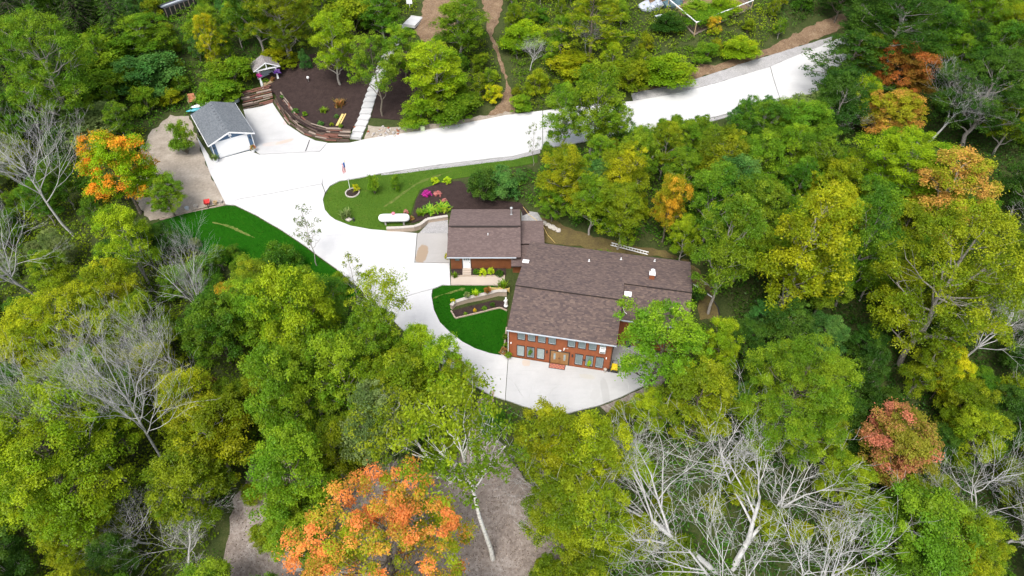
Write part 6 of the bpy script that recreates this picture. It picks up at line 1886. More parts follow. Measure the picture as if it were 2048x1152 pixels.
# propane tank
p = put('propane'); t = thing('propane_tank', 'long white propane tank with a pink dome on the upper lawn', 'tank', p, R(1))
m = MB(); prof = [(-2.05, .02), (-2.02, .22), (-1.9, .40), (-1.7, .50), (-1.45, .55), (1.45, .55), (1.7, .50), (1.9, .40), (2.02, .22), (2.05, .02)]
m.tube([(x, 0, .95) for x, r in prof], [r for x, r in prof], 20); m.build('tank_shell', M['white'], t, smooth=True)
m = MB(); m.lathe([(.24, 0), (.24, .16), (.18, .26), (.05, .31)], (-.05, .1, 1.48), 14); m.build('dome', M['pink'], t, smooth=True)
for x in (-1.2, 1.2):
    m = MB(); m.b2(x-.1, x+.1, -.3, .3, -.1, .5); m.build('leg', M['stone_grey'], t)
# flagpole and flag
p = put('ring', .1)+Vector((-.45, .75, 0)); t = thing('flagpole', 'thin white flagpole standing in the stone ring', 'flagpole', p)
m = MB(); m.tube([(0, 0, -.2), (0, 0, 4.6)], [.045, .03], 8); m.build('pole', M['white'], t)
m = MB(); m.lathe([(.02, -.07), (.07, -.03), (.07, .03), (.02, .07)], (0, 0, 4.66), 8); m.build('finial', M['yellow'], t)
m = MB()
def fold(u, v): return (-.05-.42*u+.05*math.sin(v*7), .10*math.sin(u*9+v*2), 4.45-1.55*v-.25*u)
for i in range(13):
    for j in range(8):
        mi = 2 if (i < 7 and j < 4) else (0 if i % 2 == 0 else 1)
        a, b, c, d = i/13, (i+1)/13, j/8, (j+1)/8
        m.poly([fold(a, c), fold(b, c), fold(b, d), fold(a, d)], mi)
f = m.build('flag', [M['red'], M['white'], M['blue']], None, loc=p); tag(f, 'drooping red white and blue striped flag on the flagpole', 'flag')
# rocks and small lawn ornaments
def rock(k, label, d, mat='stone_pale', off=(0, 0), cat='rock', rz=0.0, seed=1):
    p = put(k); p.x += off[0]; p.y += off[1]; m = MB(); m.rock((0, 0, d[2]*.25), d, seed, n=9, m=6, rz=rz)
    return tag(link('rock', m.mesh('rock', M[mat], True), None, p), label, cat)
rock('rock', 'pale flat rock on the edge of the upper lawn', (.95, .6, .5))
p = put('lantern_black'); m = MB(); m.lathe([(.14, 0), (.12, .05), (.09, .1), (.10, .42), (.17, .44), (.05, .6)], (0, 0, 0), 8); tag(link('garden_lantern', m.mesh('garden_lantern', M['black_metal']), None, p), 'small black garden lantern beside the pale flat rock', 'lantern')
p = put('slab0').lerp(put('slab1'), .5); t = thing('stone_slab_pile', 'pale stone slabs lying in a row behind the passage roof', 'stones', p)
a0, a1 = put('slab0'), put('slab1'); d = a1-a0; an = math.atan2(d.y, d.x)
for i in range(5):
    q = a0.lerp(a1, (i+.5)/5)-p; m = MB(); m.rock((0, 0, 0), (.85, .75+.2*rnd.random(), .35), 30+i, n=7, m=5); m.build('stone', M['stone_pale'], t, loc=q+Vector((0, 0, .12)), rot=(0, 0, an+rnd.uniform(-.2, .2)))
t = thing('rock_pile', 'heap of grey and rusty rocks beside the foot of the steps', 'rock pile', put('rockpile'))
for i in range(46):
    dx, dy = rnd.gauss(0, 1.5), rnd.gauss(0, .55); q = put('rockpile'); z = gz(q.x+dx, q.y+dy)-q.z; s = rnd.uniform(.22, .55)
    m = MB(); m.rock((0, 0, 0), (s, s*rnd.uniform(.6, 1), s*.6), 100+i, n=6, m=4); m.build('rock', M[rnd.choice(['stone_grey', 'stone_grey', 'stone_pale', 'rust'])], t, loc=(dx, dy, z+s*.18), rot=(0, 0, rnd.uniform(0, 6)))
for i in range(4):
    q = put('stones_low'); q.x += (-.6, .5, 1.8, 2.6)[i]; q.y += (.2, -.4, .5, -.3)[i]; q.z = hz(q.x, q.y)
    m = MB(); m.rock((0, 0, .15), (1.1-.15*i, .9, .5), 60+i, n=8, m=5); tag(link('boulder', m.mesh('boulder', M['stone_pale']), None, q), ('leftmost pale boulder at the bottom edge under the orange maple', 'second pale boulder from the left at the bottom edge', 'third pale boulder from the left at the bottom edge', 'rightmost pale boulder at the bottom edge')[i], 'boulder', 'boulders at the bottom edge')
# ladder behind the house
a0, a1 = put('ladder0', .06), put('ladder1', .06); d = a1-a0; L = d.length
t = thing('ladder', 'long aluminium ladder lying on the ground behind the house', 'ladder', a0, math.atan2(d.y, d.x)); t.rotation_euler.y = -math.asin(d.z/L)
for y in (-.24, .24): box_part('rail', M['white'], t, 0, L, y-.04, y+.04, 0, .09)
for i in range(13):
    x = .25+i*(L-.5)/12; box_part('rung', M['white'], t, x-.03, x+.03, -.2, .2, .02, .07)
# white pipe and black drain by the right end
a0, a1 = put('pipe0', .45), put('pipe1', .1); m = MB(); m.tube([a0, a1], .07, 8); tag(m.build('drain_pipe', M['white']), 'white downpipe lying on the ground off the right end of the house', 'pipe')
q = [put('hose2a', .06), put('hose2a', .06).lerp(put('hose2b', .06), .35)+Vector((.9, .3, .05)), put('hose2a', .06).lerp(put('hose2b', .06), .7)+Vector((.8, 0, .05)), put('hose2b', .08)]
m = MB(); m.tube(q, .08, 6); tag(m.build('drain_hose', M['black']), 'black corrugated drain hose curving past the right end of the house', 'hose')
m = MB(); m.tube([Vector(v)+Vector((0, 0, .04)) for v in LINES['hose']], .035, 5); tag(m.build('rope', M['rope']), 'yellow rope trailing from the flower bed to the house roof', 'rope')
# yellow machine at the house corner
p = put('machine', .08); t = thing('pressure_washer', 'yellow wheeled pressure washer with black hose at the house corner', 'pressure washer', p, R(-12))
m = MB(); m.prism_y([(-.34, .22), (.34, .22), (.38, .5), (.30, .86), (-.30, .86), (-.38, .5)], -.32, .30); m.b2(-.22, .22, -.26, .22, .86, .95); m.build('body', M['yellow'], t)
m = MB(); m.b2(-.4, .4, -.38, .36, .08, .218); m.b2(-.3, .3, -.42, -.36, .2, .5); m.build('base', M['black'], t)
m = MB(); m.tube([(-.3, .34, .3), (-.32, .42, .9), (-.3, .5, 1.15), (.3, .5, 1.15), (.32, .42, .9), (.3, .34, .3)], .035, 6); m.build('handle', M['black_metal'], t)
for x in (-.44, .44):
    m = MB(); m.tube([(x-.04, .1, .17), (x+.04, .1, .17)], .17, 12); m.build('wheel', M['black'], t)
m = MB(); m.tube([(.42+.05*math.sin(i), .0+.32*math.cos(i*.7)-.1, .5+.32*math.sin(i*.7)) for i in range(20)], .05, 6); m.build('hose', M['black'], t)
p = put('lampdog', .08)+Vector((.28, .05, 0)); m = MB(); m.lathe([(.13, 0), (.2, .3), (.22, .42), (.18, .42), (.16, .36)], (0, 0, 0), 10); tag(link('flower_pot', m.mesh('flower_pot', M['black']), None, p), 'black pot at the right front corner of the house', 'pot')
p = put('lampdog', .08)+Vector((-.15, -.1, 0)); m = MB(); m.lathe([(.1, 0), (.05, .08), (.05, .42), (.2, .5), (.2, .56), (.06, .66)], (0, 0, 0), 10); tag(link('bird_bath', m.mesh('bird_bath', M['stone_pale']), None, p), 'small pale pedestal next to the black pot at the house corner', 'pedestal')
for k, dx, l in (('bin1', 0, 'left dark blue wheeled bin beside the house'), ('bin2', .15, 'right dark blue wheeled bin beside the house')):
    t = thing('wheeled_bin', l, 'bin', put(k, .08)+Vector((dx, .3, 0)), R(-11), 'wheeled bins beside the house')
    m = MB()
    b_, t_ = [(-.24, -.24), (.24, -.24), (.24, .26), (-.24, .26)], [(-.31, -.36), (.31, -.36), (.31, .34), (-.31, .34)]
    for i in range(4):
        j = (i+1) % 4; m.poly([(*b_[i], .06), (*b_[j], .06), (*t_[j], 1.0), (*t_[i], 1.0)])
    m.poly([(*q, 1.0) for q in t_]); m.build('body', M['navy'], t)
    m = MB(); m.box((0, -.01, 1.05), (.68, .76, .07)); m.box((0, -.1, 1.1), (.5, .4, .05)); m.build('lid', M['navy'], t)
    m = MB(); m.tube([(-.28, .40, .98), (.28, .40, .98)], .025, 6); m.build('handle', M['black'], t)
    for x in (-.27, .27):
        m = MB(); m.tube([(x-.03, .28, .13), (x+.03, .28, .13)], .13, 10); m.build('wheel', M['black'], t)
# door mat
p = put('mat', .085); t = thing('door_mat', 'reddish patterned doormat before the double door', 'doormat', p, HA)
m = MB(); m.b2(-.92, .92, -.36, .36, 0, .02); m.build('border', M['trim_dark'], t)
m = MB()
for i in range(9):
    for j in range(3):
        if (i+j) % 2 == 0: m.b2(-.83+i*.185, -.83+i*.185+.17, -.28+j*.19, -.28+j*.19+.17, .021, .026)
m.build('pattern', M['terracotta'], t); mm = plain('mat_red', (.30, .10, .09), .95, .3, 14); box_part('field', mm, t, -.86, .86, -.31, .31, .02, .0212)
# statue: a robed standing figure
p = put('statue', .03); t = thing('garden_statue', 'white robed garden statue on the mulch bed beside the house', 'statue', p, R(200))
m = MB(); m.lathe([(.26, 0), (.26, .08), (.2, .1), (.22, .3), (.17, .65), (.20, .9), (.19, 1.0), (.08, 1.1), (.065, 1.14), (.10, 1.19), (.115, 1.28), (.09, 1.38), (.03, 1.42)], (0, 0, 0), 14)
m.tube([(-.18, 0, .98), (-.22, -.1, .78), (-.03, -.2, .82)], [.06, .055, .03], 7); m.tube([(.18, 0, .98), (.22, -.1, .78), (.03, -.2, .82)], [.06, .055, .03], 7); m.build('figure', M['white'], t, smooth=True)
# yellow timber planter with fern
p = put('planters', .1); t = thing('timber_planter', 'yellow timber planter box beside the house at the end of the walk', 'planter', p, R(-4))
for z in (.1, .27, .44): box_part('board', M['timber_new'], t, -1.25, 1.15, -.06, .0, z-.08, z+.08)
for x in (-1.2, 0, 1.1): box_part('post', M['timber_new'], t, x-.05, x+.05, .002, .1, -.2, .56)
# potted plants on the lawn wall
def leafball_mat(): return M['leaves']
# fenced vegetable garden
gf = [Vector(v) for v in LINES['garden_fence']]
t = thing('garden_fence', 'white railed wire garden enclosure on wooden posts', 'fence', gf[0])
def rel(v): return tuple(v-gf[0])
top = [Vector((v.x, v.y, gf[0].z+2.3+.5*(v.z-gf[0].z))) for v in gf]
for i in range(4):
    j = (i+1) % 4; m = MB()
    d = (top[j]-top[i]); m.tube([rel(top[i]-d.normalized()*.1), rel(top[j]+d.normalized()*.1)], .09, 4); m.build('top_rail', M['white'], t)
    n_ = max(2, int(d.length/3))
    for k in range(n_):
        a = top[i].lerp(top[j], k/n_); z0 = hz(a.x, a.y)-.2
        m = MB(); m.tube([rel(Vector((a.x, a.y, z0))), rel(a)], .07, 6); m.build('post', M['timber_tan'], t)
    m = MB(); g0 = Vector((top[i].x, top[i].y, hz(top[i].x, top[i].y)+.25)); g1 = Vector((top[j].x, top[j].y, hz(top[j].x, top[j].y)+.25))
    m.tube([rel(g0), rel(g1)], [.13, .13], 4); m.build('base_board', M['log_c'], t)
    m = MB()
    for k in range(24):
        a = top[i].lerp(top[j], (k+.5)/24); b = g0.lerp(g1, (k+.5)/24); m.tube([rel(a), rel(b)], .012, 3)
    for k in range(1, 8): m.tube([rel(top[i].lerp(g0, k/8)), rel(top[j].lerp(g1, k/8))], .012, 3)
    o = m.build('wire_netting', M['mesh_wire'], t)
# a brace and boards
for f in (.25, .45):
    a = gf[3].lerp(gf[2], f); z = hz(a.x, a.y); m = MB(); m.box((0, 0, .2), (3.6, .3, .3)); tag(link('raised_bed_board', m.mesh('raised_bed_board', M['timber_tan']), None, (a.x-.5+3*f, a.y-1.6, z), (0, 0, R(33))), ('pale raised bed board inside the garden fence, nearer the corner', 'pale raised bed board inside the garden fence, farther from the corner')[f > .3], 'board')
def tarp(k, label, mat, d, seed, rz=0.0):
    p = put(k); m = MB(); m.rock((0, 0, .2), d, seed, n=14, m=9, rz=rz); tag(link('tarp_pile', m.mesh('tarp_pile', M[mat]), None, p), label, 'tarpaulin')
tarp('tarp1', 'pale grey tarpaulin heap at the top edge, left one', 'tarp', (2.6, 2.2, 1.9), 3)
tarp('tarp2', 'pale grey tarpaulin heap beside the dark one near the garden fence', 'tarp', (2.4, 2.4, 2.0), 9)
tarp('tarp3', 'dark green blue tarpaulin heap at the corner of the garden fence', 'tarp_dark', (3.6, 2.2, 1.8), 5)
p = put('table'); t = thing('folding_table', 'small pale folding table left of the fenced garden', 'table', p, R(25))
box_part('table_top', M['gutter'], t, -.7, .7, -.35, .35, .7, .75)
for x in (-.6, .6):
    for y in (-.28, .28): box_part('leg', M['white'], t, x-.02, x+.02, y-.02, y+.02, -.1, .7)
# trailer in the thicket
a0, a1 = put('trailer0'), put('trailer1'); d = a1-a0
t = thing('trailer', 'long black trailer with a grey top rail hidden in the top left thicket', 'trailer', a0, math.atan2(d.y, d.x))
L = d.length+1
box_part('body', M['black_metal'], t, 0, L, -1.1, 1.1, .8, 2.3); box_part('top_rail', M['gutter'], t, -.1, L+.1, -.5, -.05, 2.32, 2.5)
m = MB()
for i in range(9): m.b2(.1+i*(L-.3)/8, .22+i*(L-.3)/8, -1.16, -1.102, .7, 2.25)
m.build('stake', M['log_c'], t)
for x in (1.5, 2.5, L-1.2):
    m = MB(); m.tube([(x, -1.15, .45), (x, -.85, .45)], .45, 14); m.build('wheel', M['black'], t)
# behind the garage: chair and kayaks
p = put('chair'); t = thing('wooden_chair', 'tan wooden frame lounge chair behind the garage', 'chair', p, R(20))
box_part('seat', M['terracotta'], t, -.5, .5, -.5, .5, .35, .43); m = MB(); m.box((0, .62, .75), (1.0, .1, .95), rx=R(-18)); m.build('backrest', M['terracotta'], t)
for x in (-.56, .56):
    box_part('frame', M['timber_tan'], t, x-.06, x+.06, -.6, .8, .5, .6)
    for y in (-.5, .5): box_part('leg', M['timber_tan'], t, x-.05, x+.05, y-.05, y+.05, -.1, .5)
def kayak(off, mat, label, dz, rz):
    p = put('kayak', dz)+Vector(off); m = MB(); pr = []
    for i in range(11):
        u = -1+.2*i; pr.append((u*1.9, .40*(1-abs(u)**2.4)+.02))
    m.tube([(x, 0, .28+.09*(x/1.9)**2) for x, r in pr], [r for x, r in pr], 10); o = link('kayak', m.mesh('kayak', M[mat], True), None, p, (0, 0, rz))
    o.scale = (1, 1, .7); return tag(o, label, 'kayak', 'kayaks behind the garage')
kayak((0, 0, 0), 'teal', 'teal kayak behind the garage, farthest from the garage wall', .1, R(24)); kayak((1.1, -.8, 0), 'blue', 'blue kayak tucked behind the garage roof edge', .1, R(26)); kayak((.7, .5, 0), 'white', 'white kayak between the teal one and the wooden chair', .55, R(25))
p = put('pool', .2); m = MB(); m.lathe([(.8, 0), (.85, .5), (.78, .5), (.75, .1)], (0, 0, 0), 14); tag(link('stock_tank', m.mesh('stock_tank', M['gutter']), None, p), 'grey round tub behind the garage', 'tub')
p = put('tub'); m = MB(); m.b2(-.4, .4, -.3, .3, 0, .55); m.b2(-.44, .44, -.34, .34, .55, .62); tag(link('storage_box', m.mesh('storage_box', M['black']), None, p, (0, 0, GA)), 'black lidded storage box against the left wall of the garage', 'box')
# flower tubs at the garage door are built with the plants; small drain on the apron
m = MB(); a0, a1 = put('stick0', .1), put('stick1', .1); m.tube([a0+(a0-a1)*.4, a1+(a1-a0)*.6], .06, 5); tag(m.build('rubber_strip', M['black']), 'black rubber strip lying on the concrete beside the garage', 'strip')
# yellow boards on the mulch
for i, l in ((0, 'left yellow board lying on the mulch'), (1, 'right yellow board lying on the mulch')):
    p = put('boards', .1); m = MB(); m.box((0, 0, 0), (.34 if i == 0 else .2, 3.0, .09)); tag(link('board', m.mesh('board', M['timber_new']), None, p+Vector((-.2+.42*i, .1*i, 0)), (R(9), 0, R(-11))), l, 'board')
p = put('utility'); t = thing('utility_pedestal', 'pale green utility pedestal on the bare roadside soil', 'utility box', p); m = MB(); m.b2(-.3, .3, -.22, .22, 0, .55); m.prism_x([(-.26, .55), (.26, .55), (.2, .66), (-.2, .66)], -.34, .34); m.build('cabinet', plain('pale_green', (.42, .50, .30), .5, .1), t)
p = put('globe'); m = MB(); m.lathe([(.03, 0), (.03, .5), (.1, .52), (.2, .66), (.22, .8), (.14, .95), (.02, 1.0)], (0, 0, 0), 12); tag(link('globe_light', m.mesh('globe_light', M['white'], True), None, p), 'white globe garden light on the mulch slope', 'light')
p = put('kettle'); t = thing('kettle_grill', 'round black kettle grill with pale lid at the edge of the dirt lot', 'grill', p)
m = MB(); m.lathe([(.05, .5), (.3, .62), (.36, .82)], (0, 0, 0), 14); m.build('bowl', M['black'], t); m = MB(); m.lathe([(.37, .82), (.3, 1.0), (.1, 1.08), (.03, 1.12)], (0, 0, 0), 14); m.build('lid', M['gutter'], t)
for a in (0, 2.1, 4.2):
    m = MB(); m.tube([(.2*math.cos(a), .2*math.sin(a), .58), (.38*math.cos(a), .38*math.sin(a), -.05)], .022, 5); m.build('leg', M['black_metal'], t)
# edge of the dirt lot: long timber kerb and a row of odds and ends
e0, e1 = [Vector(v) for v in LINES['yard_edge']]
t = thing('timber_kerb', 'weathered timber kerb between the dirt lot and the bank lawn', 'kerb', e0); d = e1-e0
for i in range(4):
    o = link('timber', log_mesh['log_c'], t); c = e0.lerp(e1, (i+.5)/4); o.location = Vector((0, 0, .05))+c-e0; o.rotation_euler = (0, -math.asin(d.z/d.length), math.atan2(d.y, d.x)); o.scale = (d.length/4*.99, .3, .3)
p = put('redcan'); t = thing('red_barrow', 'red wheelbarrow standing at the edge of the dirt lot', 'wheelbarrow', p+Vector((0, .5, 0)), R(20))
m = MB(); b_, t_ = [(-.25, -.35), (.25, -.35), (.25, .3), (-.25, .3)], [(-.4, -.55), (.4, -.55), (.4, .45), (-.4, .45)]
for i in range(4):
    j = (i+1) % 4; m.poly([(*b_[i], .35), (*b_[j], .35), (*t_[j], .72), (*t_[i], .72)])
m.poly([(*q, .35) for q in b_]); m.build('tray', M['red'], t)
m = MB(); m.tube([(-.03, -.6, .2), (.03, -.6, .2)], .2, 12); m.build('wheel', M['black'], t)
for x in (-.25, .25):
    m = MB(); m.tube([(x*.3, -.6, .2), (x, .2, .34), (x*1.2, 1.0, .6)], .025, 5); m.tube([(x, .2, .34), (x, .3, 0)], .025, 5); m.build('handle', M['timber_tan'], t)
for k, off, mat, nm, l, c in (('stool1', (0, .4), 'stone_pale', 'bucket', 'pale bucket at the corner of the dirt lot nearest the drive', 'bucket'), ('stool2', (0, .4), 'timber_tan', 'bucket', 'tan bucket right of the red wheelbarrow', 'bucket'), ('crate1', (0, .6), 'gutter', 'bucket', 'grey tub at the left end of the timber kerb', 'tub'), ('crate2', (0, .6), 'stone_pale', 'bucket', 'pale tub along the timber kerb left of the red wheelbarrow', 'tub')):
    p = put(k)+Vector((*off, 0)); m = MB(); m.lathe([(.22, 0), (.28, .42), (.3, .44), (.25, .44), (.2, .1)], (0, 0, 0), 10); tag(link(nm, m.mesh(nm, M[mat]), None, p), l, c)
m = MB(); p = put('pipe_low', .15); m.tube([p+Vector((-.6, .7, 0)), p+Vector((.9, -.8, .1))], .12, 6); tag(m.build('log', M['log_a']), 'dark log lying below the gravel margin of the patio', 'log')
p = put('bench', .0); t = thing('garden_sign', 'white signboard on a post at the top of the steps', 'sign', p); m = MB(); m.tube([(0, 0, -.2), (0, 0, 1.4)], .05, 6); m.build('post', M['white'], t); box_part('sign_board', M['white'], t, -.5, .5, -.05, .0, .9, 1.7)
P0 = put('brick_edge'); t = thing('stone_edging', 'short pale brick edge at the head of the gravel lane', 'edging', P0)
for i in range(8):
    m = MB(); m.box((0, 0, 0), (.42, .24, .25)); m.build('edging_stone', M['stone_tan'], t, loc=(.03*i, -1.6+.44*i, .02+hz(P0.x+.03*i, P0.y-1.6+.44*i)-P0.z), rot=(0, 0, R(90)+rnd.uniform(-.06, .06)))

# ------------------------------------------------------------------ plants
def leaf_cards(name, c, nrm, size, tint, jit, aspect=.62, mat='leaves'):
    """one small folded diamond per leaf spray"""
    k = len(c)
    nrm = nrm/np.maximum(np.linalg.norm(nrm, axis=1, keepdims=True), 1e-6)
    r = rng.normal(size=(k, 3)); t = r-(r*nrm).sum(1, keepdims=True)*nrm
    t /= np.maximum(np.linalg.norm(t, axis=1, keepdims=True), 1e-6)
    b = np.cross(nrm, t)
    s = size[:, None]
    V = np.stack([c-t*s, c-b*s*aspect+nrm*s*.12, c+t*s, c+b*s*aspect+nrm*s*.12], 1).reshape(-1, 3)
    F = np.arange(4*k).reshape(k, 4)
    me = np_mesh(name, V, F, M[mat], smooth=False)
    for an, v in (('tint', tint), ('jit', jit)):
        a = me.attributes.new(an, 'FLOAT', 'FACE'); a.data.foreach_set('value', np.clip(v, 0, 1).astype(np.float32))
    return me

def sphere_dirs(n, zmin=-1.0):
    z = rng.uniform(zmin, 1, n); a = rng.uniform(0, 2*np.pi, n); q = np.sqrt(1-z*z)
    return np.c_[q*np.cos(a), q*np.sin(a), z]

def clump_leaves(cl, rad, per, size, flat=.7, tint=None, top_bias=.5, H=10.0):
    """leaves spread through the shell of each clump"""
    n = len(cl); K = n*per
    d = sphere_dirs(K, -.75)
    u = rng.uniform(.35, 1, K)**.6
    R_ = np.repeat(rad, per)[:, None]
    off = d*u[:, None]*R_; off[:, 2] *= flat
    loose = np.where(rng.random(K) < .16, rng.uniform(1.2, 1.9, K), 1.0)
    lump = loose+.35*np.sin(d[:, 0]*7+np.repeat(rng.uniform(0, 6, n), per))*np.cos(d[:, 1]*6)
    c = np.repeat(cl, per, 0)+off*lump[:, None]
    nr = d*.45+np.array([0, 0, .95])+rng.normal(size=(K, 3))*.5
    sz = size*rng.uniform(.65, 1.25, K)
    tn = np.repeat(tint, per)+rng.normal(0, .10, K)
    jt = np.repeat(rng.uniform(.25, .75, n), per)+rng.normal(0, .16, K)
    return c, nr, sz, tn, jt

def wobble_tube(mb, a, b, r0, r1, seg=4, n=6, amp=.06, bow=.0):
    a, b = Vector(a), Vector(b); L = (b-a).length; pts = []; rr = []
    side = (b-a).cross(Vector((0, 0, 1)))
    for i in range(seg+1):
        t = i/seg; p = a.lerp(b, t)
        if 0 < i < seg: p += Vector((rnd.gauss(0, 1), rnd.gauss(0, 1), rnd.gauss(0, .5)))*amp*L*.5
        p.z += bow*L*math.sin(math.pi*t)
        pts.append(p); rr.append(r0+(r1-r0)*t)
    mb.tube(pts, rr, n, caps=False)
    return pts

def deciduous(kind, seed):
    global rng, rnd
    rng = np.random.default_rng(seed); rnd = random.Random(seed)
    cfg = dict(
        maple=dict(H=12, W=9.0, base=.22, ncl=250, rad=(.40, .80), per=165, size=.105, prof='round', flat=.62, limbs=16),
        ash=dict(H=12, W=7.4, base=.20, ncl=300, rad=(.30, .65), per=100, size=.09, prof='oval', flat=.75, limbs=16),
        airy=dict(H=12, W=9.0, base=.34, ncl=190, rad=(.35, .75), per=130, size=.10, prof='round', flat=.7, limbs=15),
        bigmaple=dict(H=17, W=14.0, base=.2, ncl=560, rad=(.40, .85), per=230, size=.08, prof='round', flat=.62, limbs=28),
        openmaple=dict(H=17, W=14.0, base=.24, ncl=330, rad=(.32, .75), per=190, size=.085, prof='round', flat=.6, limbs=26),
        bigash=dict(H=18, W=13.0, base=.2, ncl=600, rad=(.38, .75), per=115, size=.092, prof='oval', flat=.75, limbs=30),
        birch=dict(H=14, W=7.4, base=.60, ncl=120, rad=(.28, .65), per=60, size=.09, prof='oval', flat=.95, limbs=18),
        sapling=dict(H=8, W=4.2, base=.30, ncl=40, rad=(.18, .40), per=28, size=.085, prof='oval', flat=.9, limbs=16),
        bush=dict(H=4, W=4.2, base=.0, ncl=150, rad=(.22, .50), per=90, size=.08, prof='dome', flat=.75, limbs=12))[kind]
    H, W = cfg['H'], cfg['W']; Rm = W/2
    z0 = H*cfg['base']; hc = H-z0
    n = cfg['ncl']
    # a handful of big limbs, each carrying its own head of foliage: gives lobes and gaps
    nl = cfg['limbs']
    heads = []
    for i in range(nl):
        a = i*2.39996+rng.uniform(-.3, .3)
        if cfg['prof'] == 'dome':
            f = rng.uniform(.15, .85)
        else:
            f = .12+.80*(i+.5)/nl
        prof = {'round': math.sin(math.pi*min(1, .18+.74*f))**.7, 'oval': math.sin(math.pi*min(1, .12+.82*f))**.75, 'dome': math.sqrt(max(0, 1-f*f))}[cfg['prof']]
        rr = Rm*prof*rng.uniform(.50, .80)
        heads.append(np.array([rr*math.cos(a), rr*math.sin(a), z0+hc*f*rng.uniform(.92, 1.02)]))
    if cfg['prof'] != 'dome': heads.append(np.array([rng.uniform(-.3, .3), rng.uniform(-.3, .3), H*.93]))
    heads = np.array(heads)
    hr = Rm*(.28 if kind == 'sapling' else .30 if kind.startswith(('big', 'open')) else .36)*rng.uniform(.75, 1.25, len(heads))
    cl = []
    while len(cl) < n:
        hi = rng.integers(len(heads)); h = heads[hi]
        d = sphere_dirs(1, -.5)[0]
        p = h+d*hr[hi]*np.array([1, 1, .72])*rng.uniform(.75, 1.12)
        if p[2] < z0*.75+.2 or p[2] > H: continue
        cl.append(p)
    cl = np.array(cl)
    rad = rng.uniform(*cfg['rad'], n)
    zf = (cl[:, 2]-z0)/hc
    hue = np.array([mnoise.noise(Vector(p)*.34+Vector((seed, 0, 0))) for p in cl])
    tint = np.clip(.44+.75*hue+rng.normal(0, .17, n)+.22*(zf-.5), 0, 1)
    per = cfg['per']
    crown = leaf_cards(kind+'_crown', *clump_leaves(cl, rad, per, cfg['size'], cfg['flat'], tint, H=H))
    mb = MB()
    r0 = {'maple': .24, 'ash': .2, 'airy': .2, 'openmaple': .3, 'bigmaple': .34, 'bigash': .32, 'birch': .19, 'sapling': .07, 'bush': .06}[kind]
    if kind != 'bush':
        lean = Vector((rnd.uniform(-.5, .5), rnd.uniform(-.5, .5), 0))*(H/14)
        tp = wobble_tube(mb, (0, 0, -.6), lean+Vector((0, 0, H*.86)), r0, r0*.22, 7, 8, .012 if kind == 'birch' else .03)
    for h in heads:
        if kind == 'bush':
            wobble_tube(mb, (0, 0, -.1), h*.95, r0, r0*.3, 4, 5, .1)
        else:
            zz = max(H*.42 if kind == 'birch' else .8, h[2]-rng.uniform(.12, .30)*H*.8)
            k = min(1, max(0, (zz+.6)/(H*.86+.6))); i = min(6, int(k*7)); s = tp[i].lerp(tp[i+1], k*7-i)
            rs = r0*(1-.78*k)
            e = wobble_tube(mb, s, h, rs*.6, rs*.18, 4, 5, .08, -.03)
            for q in range(5):
                c = cl[rng.integers(n)]
                near = cl[np.argsort(((cl-h)**2).sum(1))[q*2]]
                wobble_tube(mb, e[2+q % 3], near, rs*.16, rs*.05, 2, 4, .1)
    tm = {'birch': 'birch_bark', 'maple': 'bark', 'airy': 'bark', 'openmaple': 'bark', 'ash': 'pale_bark', 'bigmaple': 'bark', 'bigash': 'pale_bark', 'sapling': 'pale_bark', 'bush': 'bark'}[kind]
    return dict(crown=crown, trunk=mb.mesh(kind+'_trunk', M[tm], True), H=H, W=W)

